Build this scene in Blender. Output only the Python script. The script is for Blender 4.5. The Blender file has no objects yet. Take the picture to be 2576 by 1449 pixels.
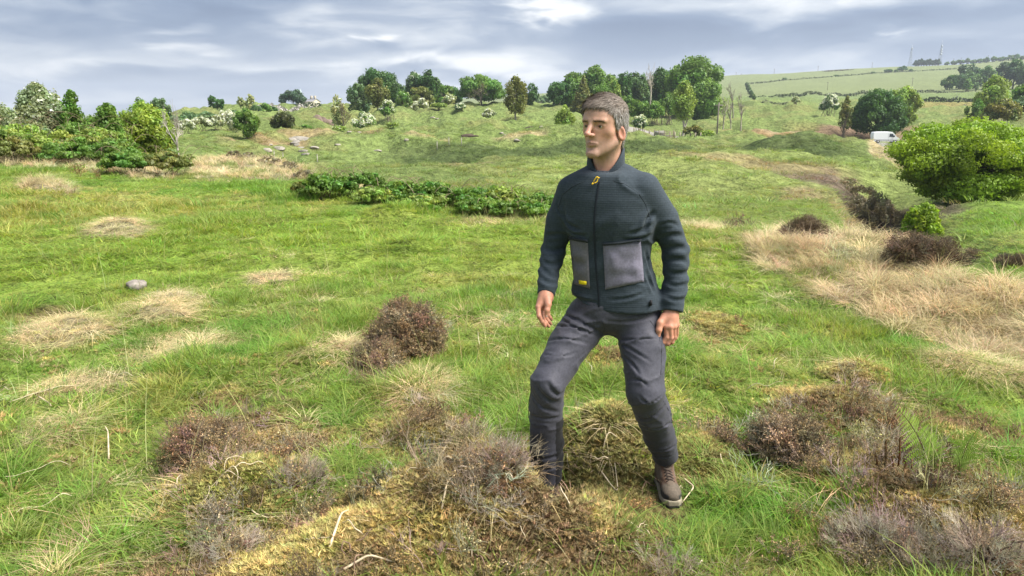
import bpy, math, random
import numpy as np
from mathutils import Vector, Matrix
# ------------------------------------------------------------------ camera, sky, sun, exposure
CAM_Z = 1.75; PITCH = math.radians(13.75); FOC = 1860.0      # focal length in units of a 2576 px wide picture
SC = bpy.context.scene
COL = SC.collection
cam = bpy.data.cameras.new('camera'); cam.sensor_width = 36.0; cam.lens = 36.0*FOC/2576.0
cam.clip_start = 0.05; cam.clip_end = 20000
co = bpy.data.objects.new('camera', cam); COL.objects.link(co)
co.location = (0, 0, CAM_Z); co.rotation_euler = (math.pi/2-PITCH, 0, 0)
SC.camera = co
SUN_EL = math.radians(54); SUN_AZ = math.radians(104)          # azimuth from +Y (view direction) towards +X
sl = bpy.data.lights.new('sun', 'SUN'); sl.energy = 4.4; sl.angle = math.radians(42); sl.color = (1.0, 0.955, 0.88)
so = bpy.data.objects.new('sun', sl); COL.objects.link(so)
so.rotation_euler = (math.pi/2-SUN_EL, 0, math.pi-SUN_AZ); so.location = (0, 0, 60)
SC.view_settings.view_transform = 'Standard'; SC.view_settings.look = 'None'
SC.view_settings.exposure = 1.28; SC.view_settings.gamma = 1.0
try: SC.view_settings.use_curve_mapping = False
except Exception: pass
SC.cycles.use_denoising = True
SC.cycles.max_bounces = 4; SC.cycles.diffuse_bounces = 2; SC.cycles.glossy_bounces = 2
SC.cycles.transmission_bounces = 2; SC.cycles.transparent_max_bounces = 6; SC.cycles.volume_bounces = 0
SC.cycles.caustics_reflective = False; SC.cycles.caustics_refractive = False

class NT:
    """small helper to write node trees as expressions"""
    def __init__(s, nt): s.nt = nt; s.L = nt.links
    def new(s, t, **k):
        n = s.nt.nodes.new(t)
        for a, b in k.items(): setattr(n, a, b)
        return n
    def put(s, sock, v):
        if v is None: return
        if isinstance(v, bpy.types.NodeSocket): s.L.new(v, sock)
        else: sock.default_value = v
    def m(s, op, a, b=None, c=None, clamp=False):
        n = s.new('ShaderNodeMath', operation=op, use_clamp=clamp)
        for i, v in enumerate((a, b, c)): s.put(n.inputs[i], v)
        return n.outputs[0]
    def mix(s, f, a, b, blend='MIX'):
        n = s.new('ShaderNodeMix', data_type='RGBA', blend_type=blend)
        s.put(n.inputs[0], f); s.put(n.inputs[6], a); s.put(n.inputs[7], b)
        return n.outputs[2]
    def noise(s, vec, scale, detail=4.0, rough=0.55, dist=0.0):
        n = s.new('ShaderNodeTexNoise'); s.put(n.inputs['Vector'], vec)
        n.inputs['Scale'].default_value = scale; n.inputs['Detail'].default_value = detail
        n.inputs['Roughness'].default_value = rough; n.inputs['Distortion'].default_value = dist
        return n.outputs[0]
    def ramp(s, f, stops, interp='LINEAR'):
        n = s.new('ShaderNodeValToRGB'); s.put(n.inputs[0], f); cr = n.color_ramp; cr.interpolation = interp
        while len(cr.elements) < len(stops): cr.elements.new(0.5)
        for e, (p, c) in zip(cr.elements, stops): e.position = p; e.color = c if len(c) == 4 else (*c, 1)
        return n.outputs[0]
    def mr(s, v, a, b, c=0.0, d=1.0, interp='SMOOTHSTEP'):
        n = s.new('ShaderNodeMapRange', interpolation_type=interp)
        s.put(n.inputs[0], v)
        for i, q in enumerate((a, b, c, d)): n.inputs[i+1].default_value = q
        return n.outputs[0]

def pix_dir(u, v):
    x = (u-1288)/FOC; y = (724.5-v)/FOC
    d = np.array([x, math.cos(PITCH)+y*math.sin(PITCH), -math.sin(PITCH)+y*math.cos(PITCH)])
    return d
def pix_azel(u, v):
    d = pix_dir(u, v); return math.atan2(d[0], d[1]), math.atan2(d[2], math.hypot(d[0], d[1]))

world = bpy.data.worlds.new('World'); SC.world = world; world.use_nodes = True
w = NT(world.node_tree); world.node_tree.nodes.clear()
SKY_S = 0.07
sky = w.new('ShaderNodeTexSky', sky_type='NISHITA', sun_disc=False)
sky.sun_elevation = SUN_EL; sky.sun_rotation = SUN_AZ; sky.air_density = 1.0; sky.dust_density = 2.0
tc = w.new('ShaderNodeTexCoord').outputs['Generated']
sx = w.new('ShaderNodeSeparateXYZ'); w.L.new(tc, sx.inputs[0])
az = w.m('ARCTAN2', sx.outputs[0], sx.outputs[1]); el = w.m('ARCSINE', sx.outputs[2])
# a flat cloud deck seen from below: project the direction to a plane
den = w.m('ADD', w.m('MAXIMUM', sx.outputs[2], 0.0), 0.20)
cx = w.new('ShaderNodeCombineXYZ')
w.L.new(w.m('DIVIDE', sx.outputs[0], den), cx.inputs[0]); w.L.new(w.m('DIVIDE', sx.outputs[1], den), cx.inputs[1])
warp = w.new('ShaderNodeTexNoise'); w.L.new(cx.outputs[0], warp.inputs['Vector']); warp.inputs['Scale'].default_value = 0.9; warp.inputs['Detail'].default_value = 3
wv = w.new('ShaderNodeVectorMath', operation='MULTIPLY_ADD'); w.L.new(warp.outputs['Color'], wv.inputs[0]); wv.inputs[1].default_value = (0.9, 0.9, 0); w.L.new(cx.outputs[0], wv.inputs[2])
n1 = w.noise(wv.outputs[0], 0.95, 5, 0.50, 0.1)
n2 = w.noise(wv.outputs[0], 2.6, 4, 0.52, 0.1)
nn = w.m('ADD', w.m('MULTIPLY', n1, 0.72), w.m('MULTIPLY', n2, 0.28))
warp_az = w.m('MULTIPLY', w.m('SUBTRACT', n2, 0.5), 0.22); warp_el = w.m('MULTIPLY', w.m('SUBTRACT', n1, 0.5), 0.16)
def blob(u, v, su, sv, amp):
    a, e = pix_azel(u, v)
    da = w.m('DIVIDE', w.m('SUBTRACT', w.m('ADD', az, warp_az), a), su/FOC)
    de = w.m('DIVIDE', w.m('SUBTRACT', w.m('ADD', el, warp_el), e), sv/FOC)
    q = w.m('ADD', w.m('MULTIPLY', da, da), w.m('MULTIPLY', de, de))
    return w.m('MULTIPLY', w.m('POWER', 2.718, w.m('MULTIPLY', q, -1.0)), amp)
cover = w.m('ADD', w.m('MULTIPLY', nn, 1.75), -.375)
for b in SKYBLOBS if 'SKYBLOBS' in globals() else [
        (1395, 45, 85, 45, .42), (940, 76, 60, 15, .32), (475, 95, 75, 14, .22), (1120, 165, 260, 28, .36), (1290, 190, 90, 24, .3),
        (60, 150, 330, 26, .20), (120, 275, 330, 34, .26), (2275, 105, 30, 12, .2), (2450, 130, 420, 38, .12), (1900, 200, 240, 20, .2), (2500, 40, 200, 40, .08),
        (2050, 70, 420, 46, -.30), (1640, 110, 170, 60, -.14), (330, 60, 420, 40, -.16), (330, 205, 260, 26, -.08), (800, 110, 260, 22, -.08), (650, 200, 200, 40, -.04)]:
    cover = w.m('ADD', cover, blob(*b))
k = 1.0/SKY_S
def kc(r, g, b): return (r*k*.5, g*k*.5, b*k*.5)
cl = w.ramp(cover, [(0.10, (.120, .180, .310)), (0.34, (.205, .280, .425)), (0.49, (.360, .430, .555)), (0.63, (.64, .69, .76)), (0.80, (1.08, 1.08, 1.08))])
clk = w.new('ShaderNodeVectorMath', operation='SCALE'); w.L.new(cl, clk.inputs[0]); clk.inputs['Scale'].default_value = k*0.47
skc = w.mix(0.94, sky.outputs[0], clk.outputs[0])
bg = w.new('ShaderNodeBackground'); w.L.new(skc, bg.inputs[0]); bg.inputs[1].default_value = SKY_S
wo = w.new('ShaderNodeOutputWorld'); w.L.new(bg.outputs[0], wo.inputs[0])
world.cycles.sampling_method = 'NONE'
# ------------------------------------------------------------------ helpers
rng = np.random.default_rng(7)
def R(a): return math.radians(a)
def _h(ix, iy, s):
    n = (ix.astype(np.int64)*374761393 + iy.astype(np.int64)*668265263 + s*974634777) & 0xffffffff
    n = ((n ^ (n >> 13))*1274126177) & 0xffffffff
    n = ((n ^ (n >> 16))*2246822519) & 0xffffffff
    return ((n ^ (n >> 15)) & 0xffffff)/float(0x1000000)
def vn(x, y, s=0):
    x = np.asarray(x, float); y = np.asarray(y, float)
    ix = np.floor(x); iy = np.floor(y); fx = x-ix; fy = y-iy
    fx = fx*fx*fx*(fx*(fx*6-15)+10); fy = fy*fy*fy*(fy*(fy*6-15)+10)
    a = _h(ix, iy, s); b = _h(ix+1, iy, s); c = _h(ix, iy+1, s); d = _h(ix+1, iy+1, s)
    return a+(b-a)*fx+(c-a)*fy+(a-b-c+d)*fx*fy
def fbm(x, y, s=0, o=4):
    t = 0; a = 0.5; n = 0
    c, q = math.cos(.6), math.sin(.6)
    for i in range(o):
        t = t+a*vn(x, y, s+i*17); n += a; a *= .5
        x, y = (x*c-y*q)*2.03, (x*q+y*c)*2.03
    return t/n
def sstep(a, b, x):
    t = np.clip((x-a)/(b-a), 0, 1); return t*t*(3-2*t)

def tag(o, label=None, cat=None, group=None, kind=None):
    if label: o['label'] = label
    if cat: o['category'] = cat
    if group: o['group'] = group
    if kind: o['kind'] = kind
    return o
def empty(name, loc, rz=0.0):
    o = bpy.data.objects.new(name, None); COL.objects.link(o); o.location = loc; o.rotation_euler = (0, 0, rz)
    o.empty_display_size = 0.1
    return o
def mesh_obj(name, V, F, mat, parent=None, smooth=False, col=None, link=True, mats=None, fmat=None):
    """V (n,3); F (m,k) array or list of arrays; col (n,3|4) vertex colours stored as 'col'"""
    me = bpy.data.meshes.new(name)
    V = np.asarray(V, np.float32)
    Fl = F if isinstance(F, list) else [F]
    Fl = [np.asarray(f, np.int32) for f in Fl if len(f)]
    tot = sum(f.size for f in Fl); nf = sum(len(f) for f in Fl)
    me.vertices.add(len(V)); me.vertices.foreach_set('co', V.ravel())
    me.loops.add(tot); me.polygons.add(nf)
    me.loops.foreach_set('vertex_index', np.concatenate([f.ravel() for f in Fl]))
    st = []; b = 0
    for f in Fl:
        k_ = f.shape[1]; st.append(b+np.arange(len(f))*k_); b += f.size
    me.polygons.foreach_set('loop_start', np.concatenate(st).astype(np.int32))
    if smooth: me.polygons.foreach_set('use_smooth', np.ones(nf, bool))
    if fmat is not None: me.polygons.foreach_set('material_index', np.asarray(fmat, np.int32))
    me.update(calc_edges=True)
    if col is not None:
        c = np.ones((len(V), 4), np.float32); col = np.asarray(col); c[:, :col.shape[1]] = col
        at = me.attributes.new('col', 'FLOAT_COLOR', 'POINT'); at.data.foreach_set('color', c.ravel())
    for m_ in (mats or [mat]): me.materials.append(m_)
    o = bpy.data.objects.new(name, me)
    if link: COL.objects.link(o)
    if parent is not None: o.parent = parent
    return o
class MB:
    """collects geometry: boxes, tubes, polygons"""
    def __init__(s): s.V = []; s.F3 = []; s.F4 = []; s.C = []; s.n = 0
    def add(s, V, F, c=(1, 1, 1)):
        V = np.asarray(V, float); F = np.asarray(F, int)+s.n
        s.V.append(V); (s.F4 if F.shape[1] == 4 else s.F3).append(F)
        c = np.asarray(c, float); s.C.append(np.tile(c, (len(V), 1)) if c.ndim == 1 else c); s.n += len(V); return s
    def box(s, lo, hi, c=(1, 1, 1)):
        (x0, y0, z0), (x1, y1, z1) = lo, hi
        V = [(x0, y0, z0), (x1, y0, z0), (x1, y1, z0), (x0, y1, z0), (x0, y0, z1), (x1, y0, z1), (x1, y1, z1), (x0, y1, z1)]
        return s.add(V, [(0, 3, 2, 1), (4, 5, 6, 7), (0, 1, 5, 4), (1, 2, 6, 5), (2, 3, 7, 6), (3, 0, 4, 7)], c)
    def tube(s, P, r, n=6, c=(1, 1, 1), cap=True):
        P = np.asarray(P, float); m = len(P); r = np.broadcast_to(np.asarray(r, float), (m,))
        T = np.gradient(P, axis=0); T /= np.linalg.norm(T, axis=1)[:, None]+1e-12
        ref = np.array([0, 0, 1.0]) if abs(T[:, 2]).mean() < .85 else np.array([1.0, 0, 0])
        A = np.cross(T, ref); A /= np.linalg.norm(A, axis=1)[:, None]+1e-12; B = np.cross(T, A)
        th = np.arange(n)*2*math.pi/n
        V = (P[:, None]+r[:, None, None]*(np.cos(th)[None, :, None]*A[:, None]+np.sin(th)[None, :, None]*B[:, None])).reshape(-1, 3)
        i = np.arange(m-1)[:, None]*n; j = np.arange(n)[None]; j2 = (j+1) % n
        F = np.stack([i+j, i+n+j, i+n+j2, i+j2], -1).reshape(-1, 4)
        if np.ndim(c) == 2: cc = np.repeat(np.asarray(c, float), n, axis=0)
        else: cc = np.tile(np.asarray(c, float), (m*n, 1))
        s.add(V, F, cc)
        if cap:
            b0 = s.n; ce = cc[[0, -1]]
            s.V.append(P[[0, -1]]); s.C.append(ce); base = b0-m*n; s.n += 2
            s.F3.append(np.stack([np.full(n, b0), base+np.arange(n), base+(np.arange(n)+1) % n], -1))
            e = base+(m-1)*n
            s.F3.append(np.stack([np.full(n, b0+1), e+(np.arange(n)+1) % n, e+np.arange(n)], -1))
        return s
    def build(s, name, mat, parent=None, smooth=False, link=True):
        F = []
        if s.F4: F.append(np.concatenate(s.F4))
        if s.F3: F.append(np.concatenate(s.F3))
        return mesh_obj(name, np.concatenate(s.V), F, mat, parent, smooth, np.concatenate(s.C), link)

def copy_tree(o, parent=None, loc=None, rz=None, scale=None):
    c = o.copy(); COL.objects.link(c); c.parent = parent
    for ch in o.children: copy_tree(ch, c)
    if loc is not None: c.location = loc
    if rz is not None: c.rotation_euler[2] = rz
    if scale is not None: c.scale = scale
    return c

# ------------------------------------------------------------------ materials
MATS = {}
def material(name, rough=.8, spec=.25, trans=0.0, vcol=True, base=(.5, .5, .5), inst=False, bump=None, grain=None, metal=0.0, transtint=(1.0, 1.0, 1.0)):
    """procedural surface: vertex colour (its own pigment) x grain noise, optional translucency and bump"""
    m = bpy.data.materials.new(name); m.use_nodes = True; nt = m.node_tree; nt.nodes.clear(); q = NT(nt)
    out = q.new('ShaderNodeOutputMaterial'); p = q.new('ShaderNodeBsdfPrincipled')
    p.inputs['Roughness'].default_value = rough; p.inputs['Specular IOR Level'].default_value = spec; p.inputs['Metallic'].default_value = metal
    if vcol:
        a = q.new('ShaderNodeAttribute', attribute_name='col'); c = a.outputs['Color']
    else:
        rgb = q.new('ShaderNodeRGB'); rgb.outputs[0].default_value = (*base, 1); c = rgb.outputs[0]
    if inst:
        t = q.new('ShaderNodeAttribute', attribute_name='tint', attribute_type='INSTANCER'); c = q.mix(1.0, c, t.outputs['Color'], 'MULTIPLY')
    tcn = q.new('ShaderNodeTexCoord')
    if grain:
        sc, amt = grain
        n = q.noise(tcn.outputs['Object'], sc, 5, .6)
        g = q.mr(n, .25, .75, 1-amt, 1+amt, 'LINEAR')
        cc = q.new('ShaderNodeVectorMath', operation='SCALE'); q.L.new(c, cc.inputs[0]); q.L.new(g, cc.inputs['Scale']); c = cc.outputs[0]
    q.L.new(c, p.inputs['Base Color'])
    nrm = None
    if bump:
        sc, st, di = bump
        b = q.new('ShaderNodeBump'); b.inputs['Strength'].default_value = st; b.inputs['Distance'].default_value = di
        q.L.new(q.noise(tcn.outputs['Object'], sc, 6, .6), b.inputs['Height']); q.L.new(b.outputs[0], p.inputs['Normal']); nrm = b
    if trans > 0:
        tr = q.new('ShaderNodeBsdfTranslucent'); q.L.new(q.mix(1.0, c, (*transtint, 1), 'MULTIPLY'), tr.inputs[0])
        mx = q.new('ShaderNodeMixShader'); mx.inputs[0].default_value = trans
        q.L.new(p.outputs[0], mx.inputs[1]); q.L.new(tr.outputs[0], mx.inputs[2]); q.L.new(mx.outputs[0], out.inputs[0])
    else: q.L.new(p.outputs[0], out.inputs[0])
    MATS[name] = m; return m
M_grass = material('grass_blade', .6, .25, .42, inst=True, transtint=(1.25, 1.35, .8))
M_straw = material('straw', .75, .15, .25, inst=True)
M_moss = material('moss', .9, .1, .2, inst=True)
M_twig = material('twig_bark', .85, .15, inst=True)
M_stem = material('dead_stem', .8, .2, grain=(60, .3))
M_leaf = material('leaf', .5, .3, .38, transtint=(1.25, 1.3, .7))
M_bark = material('bark', .9, .15, grain=(6, .35), bump=(14, .6, .02))
M_rock = material('rock', .9, .2, grain=(9, .4), bump=(12, .8, .03))
M_paint = material('plain_paint', .7, .2)
M_fern = material('fern', .55, .25, .35, transtint=(1.2, 1.3, .7))
# ------------------------------------------------------------------ terrain: height profiles along compass lines from the standing point, surveyed in metres
def zv(u, v, r):
    return CAM_Z + r*math.tan(pix_azel(u, v)[1])
N_ = None
PROF = {   # line -> [(distance, sight height)] ; ('z', h) is a plain height
 -900: [(1, 'z', .1), (10, 'z', .1), (26, 'z', .2), (40, 'z', 0), (80, 'z', -2), (300, 'z', -6), (900, 'z', -12), (6000, 'z', -40)],
 0: [(1, 'z', .1), (4, 'z', .02), (10, 'z', .03), (26, 398), (38, 'z', .1), (80, 'z', -3), (120, 'z', -4), (300, 'z', -6), (900, 'z', -12), (6000, 'z', -50)],
 300: [(1, 'z', .1), (4, 'z', .0), (10, 'z', .02), (20, 440), (30, 'z', .1), (80, 'z', -3), (120, 'z', -3), (300, 'z', -5), (900, 'z', -12), (6000, 'z', -50)],
 450: [(1, 'z', .12), (4, 'z', .0), (10, 'z', .02), (20, 442), (28, 'z', -.1), (45, 'z', -2.5), (90, 366), (112, 338), (140, 318), (200, 300), (300, 290), (600, 'z', -8), (1200, 'z', -12), (6000, 'z', -50)],
 600: [(1, 'z', .12), (4, 'z', .0), (10, 'z', .0), (18, 457), (27, 394), (42, 'z', -2.6), (78, 402), (98, 354), (140, 318), (190, 287), (260, 277), (330, 273), (600, 'z', 0), (1500, 'z', -8), (6000, 'z', -40)],
 750: [(1, 'z', .14), (4, 'z', .0), (10, 'z', .0), (18, 457), (24, 'z', -.05), (42, 'z', -3), (80, 405), (98, 375), (120, 346), (150, 318), (190, 291), (240, 281), (330, 272), (600, 'z', 0), (1500, 'z', -8), (6000, 'z', -30)],
 950: [(1, 'z', .16), (4, 'z', .0), (9, 'z', -.02), (14, 510), (16, 'z', -.02), (26, 'z', -1.8), (45, 452), (60, 425), (73, 410), (90, 375), (110, 345), (140, 315), (170, 290), (202, 272), (300, 'z', 1.2), (600, 'z', 0), (1500, 'z', 0), (6000, 'z', 0)],
 1150: [(1, 'z', .18), (4, 'z', .0), (9, 'z', -.02), (12.8, 532), (15, 'z', -.05), (23, 'z', -1.5), (40, 456), (58, 420), (68, 'z', -4.0), (80, 405), (95, 372), (115, 340), (145, 312), (180, 285), (212, 272), (300, 'z', 1.2), (600, 'z', 3), (2500, 'z', 25), (6000, 'z', 50)],
 1350: [(1, 'z', .16), (4, 'z', .0), (8, 'z', -.01), (11.8, 550), (14, 'z', -.1), (20, 'z', -1.5), (35, 468), (55, 414), (63, 404), (72, 'z', -4.4), (83, 400), (96, 367), (115, 345), (150, 316), (190, 290), (230, 274), (300, 'z', 1.5), (600, 'z', 6), (2500, 'z', 42), (6000, 'z', 70)],
 1600: [(1, 'z', .12), (4, 'z', .0), (8, 'z', .0), (10.6, 576), (12, 'z', -.1), (18, 'z', -1.6), (28, 520), (45, 440), (62, 391), (72, 'z', -4.3), (90, 372), (110, 362), (150, 348), (172, 325), (205, 295), (245, 275), (330, 'z', 2), (600, 'z', 8), (1100, 'z', 32), (1600, 'z', 40), (6000, 'z', 60)],
 1800: [(1, 'z', .08), (4, 'z', .0), (8, 'z', .0), (10, 590), (11.5, 'z', -.05), (17, 'z', -1.8), (27, 540), (45, 450), (65, 386), (80, 'z', -4.3), (102, 371), (150, 352), (180, 330), (220, 300), (270, 275), (330, 262), (400, 252), (500, 245), (700, 225), (1000, 202), (1250, 194), (1500, 'z', 40), (6000, 'z', 60)],
 2000: [(1, 'z', .06), (4, 'z', .0), (7, 'z', .0), (9.5, 600), (11, 'z', -.05), (16, 'z', -1.9), (26, 560), (45, 456), (62, 404), (74, 'z', -2.9), (90, 350), (97, 356), (120, 'z', -6.0), (150, 359), (180, 335), (220, 305), (260, 280), (330, 262), (400, 250), (500, 240), (700, 218), (1000, 193), (1250, 184), (1500, 'z', 45), (6000, 'z', 60)],
 2120: [(1, 'z', .05), (4, 'z', .0), (7, 'z', .0), (9.2, 610), (10.7, 'z', -.05), (15.5, 'z', -2.0), (25, 565), (42, 470), (56, 432), (70, 'z', -3.7), (90, 374), (105, 'z', -5.0), (125, 378), (150, 362), (178, 340), (220, 307), (270, 280), (330, 263), (400, 250), (500, 240), (700, 216), (1000, 188), (1250, 178), (1500, 'z', 50), (6000, 'z', 60)],
 2230: [(1, 'z', .05), (4, 'z', .0), (7, 'z', .0), (9, 616), (10.5, 'z', -.05), (15, 'z', -2.2), (24, 'z', -4.2), (34, 'z', -4.9), (46, 'z', -4.7), (60, 443), (90, 408), (120, 388), (150, 364), (178, 344), (220, 309), (280, 281), (330, 265), (400, 252), (500, 240), (700, 213), (1000, 182), (1250, 172), (1500, 'z', 55), (6000, 'z', 60)],
 2400: [(1, 'z', .05), (4, 'z', .0), (7, 'z', -.02), (8.5, 645), (10, 'z', -.1), (15, 'z', -2), (24, 'z', -3.6), (34, 545), (42, 528), (60, 450), (90, 402), (130, 375), (160, 352), (200, 318), (260, 288), (330, 262), (420, 246), (520, 232), (700, 205), (1000, 176), (1250, 163), (1500, 'z', 65), (6000, 'z', 70)],
 2576: [(1, 'z', .05), (4, 'z', -.02), (6.5, 'z', -.1), (8, 690), (9.5, 'z', -.5), (14, 'z', -1.6), (22, 592), (30, 552), (45, 490), (65, 430), (90, 382), (120, 342), (160, 318), (220, 300), (300, 272), (400, 250), (500, 235), (700, 203), (1000, 168), (1300, 147), (1500, 'z', 80), (6000, 'z', 80)],
 3300: [(1, 'z', .05), (4, 'z', -.02), (8, 'z', -.3), (14, 'z', -1.2), (30, 'z', -2.2), (60, 'z', -3), (120, 'z', -1), (300, 'z', 3), (700, 'z', 25), (1300, 'z', 85), (6000, 'z', 90)],
}
LG0, LG1, NLG = math.log(1.0), math.log(6000.0), 420
LG = np.linspace(LG0, LG1, NLG)
def pchip(x, y, xi):
    x = np.asarray(x, float); y = np.asarray(y, float); h = np.diff(x); d = np.diff(y)/h; n = len(x)
    m = np.zeros(n); m[0] = d[0]; m[-1] = d[-1]
    for i in range(1, n-1):
        if d[i-1]*d[i] > 0:
            w1 = 2*h[i]+h[i-1]; w2 = h[i]+2*h[i-1]; m[i] = (w1+w2)/(w1/d[i-1]+w2/d[i])
    k_ = np.clip(np.searchsorted(x, xi)-1, 0, n-2); t = (xi-x[k_])/h[k_]
    return ((1+2*t)*(1-t)**2*y[k_] + t*(1-t)**2*h[k_]*m[k_] + t*t*(3-2*t)*y[k_+1] + t*t*(t-1)*h[k_]*m[k_+1])
_az = []; _rows = []
for u_ in sorted(PROF):
    rr = []; zz = []
    for s_ in PROF[u_]:
        rr.append(math.log(s_[0])); zz.append(s_[2] if s_[1] == 'z' else zv(u_, s_[1], s_[0]))
    _az.append(pix_azel(u_, 330)[0]); _rows.append(pchip(rr, zz, LG))
AZ0, AZ1, NAZ = -0.75, 0.85, 400
AZG = np.linspace(AZ0, AZ1, NAZ)
_rows = np.array(_rows)
HG = np.stack([pchip(_az, _rows[:, i], np.clip(AZG, _az[0], _az[-1])) for i in range(NLG)], 1)   # (NAZ, NLG)
def blur(a, ax, s):
    k_ = np.arange(-int(3*s), int(3*s)+1); g = np.exp(-.5*(k_/s)**2); g /= g.sum()
    p = np.pad(a, [(len(k_)//2,)*2 if i == ax else (0, 0) for i in range(2)], mode='edge')
    return np.apply_along_axis(lambda q: np.convolve(q, g, 'valid'), ax, p)
HG = blur(blur(HG, 0, 5), 1, 1.6)
def prof_h(x, y):
    r = np.maximum(np.hypot(x, y), 1.0); a = np.arctan2(x, y)
    fi = np.clip((a-AZ0)/(AZ1-AZ0), 0, 1)*(NAZ-1); fj = np.clip((np.log(r)-LG0)/(LG1-LG0), 0, 1)*(NLG-1)
    i = np.minimum(fi.astype(int), NAZ-2); j = np.minimum(fj.astype(int), NLG-2); s = fi-i; t = fj-j
    return (HG[i, j]*(1-s)*(1-t)+HG[i+1, j]*s*(1-t)+HG[i, j+1]*(1-s)*t+HG[i+1, j+1]*s*t)
def on_plane(u, v, z=0.0):
    d = pix_dir(u, v); t = (z-CAM_Z)/d[2]; return d[0]*t, d[1]*t
def ell(u, v, ru, rv, z=0.0):
    """ground ellipse: centre, across radius, along radius, heading"""
    x, y = on_plane(u, v, z); x1, y1 = on_plane(u, v-rv, z); x2, y2 = on_plane(u, min(v+rv, 1800), z); r = math.hypot(x, y)
    dep = y*math.cos(PITCH)+(CAM_Z-z)*math.sin(PITCH)
    return (x, y, ru/FOC*dep, max(.5*math.hypot(x1-x2, y1-y2), .05), math.atan2(x, y))
def ellw(e, x, y, soft=.45, rag=.35, s=3):
    cx_, cy_, ra, rb, th = e; dx = x-cx_; dy = y-cy_; c, q = math.cos(th), math.sin(th)
    a = (dx*c-dy*q)/ra; b = (dx*q+dy*c)/rb
    d = np.sqrt(a*a+b*b)+rag*(fbm(x*2.2/max(ra, .2)*.5+7, y*2.2/max(ra, .2)*.5, s, 3)-.5)*2
    return 1-sstep(1-soft, 1+soft*.4, d)
# mounds: (u, v, ru, rv, height)
MOUNDS = [(e, h) for e, h in (
  (ell(620, 1270, 260, 100), .18), (ell(1190, 1290, 260, 120), .22), (ell(900, 1420, 420, 120), .13), (ell(1400, 1340, 260, 110), .12), (ell(1330, 1215, 130, 50), .05),
  (ell(1530, 1150, 150, 85), .26), (ell(1770, 1150, 90, 60), .10), (ell(1080, 1110, 150, 50), .09), (ell(2120, 1060, 170, 70), .12), (ell(2280, 1260, 230, 130), .13), (ell(2500, 1370, 200, 150), .16),
  (ell(520, 1130, 110, 60), .07), (ell(180, 850, 120, 40), .10), (ell(400, 808, 90, 26), .10), (ell(440, 770, 90, 22), .08), (ell(300, 596, 80, 26), .20), (ell(115, 512, 80, 18), .22),
  (ell(1030, 625, 70, 18), .12), (ell(60, 545, 120, 25), .15), (ell(830, 900, 200, 60), .07), (ell(560, 930, 220, 50), .06), (ell(1500, 950, 200, 60), .03), (ell(2150, 950, 120, 45), .08), (ell(2480, 930, 160, 50), .12), (ell(2350, 1010, 150, 50), .06),
  (ell(1070, 1000, 80, 50), .08), (ell(990, 545, 90, 14), .15), (ell(700, 555, 200, 20), .10), (ell(230, 650, 250, 20), .06))]
def PP(u, v, y):
    d = pix_dir(u, v); t = y/d[1]; return np.array([d[0]*t, y, CAM_Z+d[2]*t])
AN_R = PP(1376, 1205, 3.02); AN_L = PP(1676, 1150, 3.12)
FEET = [(AN_L[0], AN_L[1]-.05, AN_L[2]-.150), (AN_R[0]+.03, AN_R[1]-.04, AN_R[2]-.150)]
LEVEL = []      # level stands: (x, y, radius)
def ground_h(x, y):
    z = ground_h0(x, y)
    for fx, fy, fz in FEET:
        w_ = np.exp(-(((x-fx)/.16)**2+((y-fy)/.22)**2)**2); z = z*(1-w_)+fz*w_
    return z
def _ray(u, r): a = pix_azel(u, 300)[0]; return (math.sin(a)*r, math.cos(a)*r)
LANE = [_ray(u, r) for u, r in ((1520, 178), (1575, 170), (1620, 162), (1670, 156), (1720, 152), (1780, 150), (1835, 149))]; STAND = [_ray(u, r) for u, r in ((2166, 146), (2215, 149), (2270, 151))]
def lane_damp(x, y):
    o_ = np.full(np.shape(x), 1e9)
    for P in (LANE, STAND):
        for (ax, ay), (bx, by) in zip(P[:-1], P[1:]):
            dx, dy = bx-ax, by-ay; t = np.clip(((x-ax)*dx+(y-ay)*dy)/(dx*dx+dy*dy), 0, 1); o_ = np.minimum(o_, np.hypot(x-ax-t*dx, y-ay-t*dy))
    return .08+.92*sstep(4, 14, o_)
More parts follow.
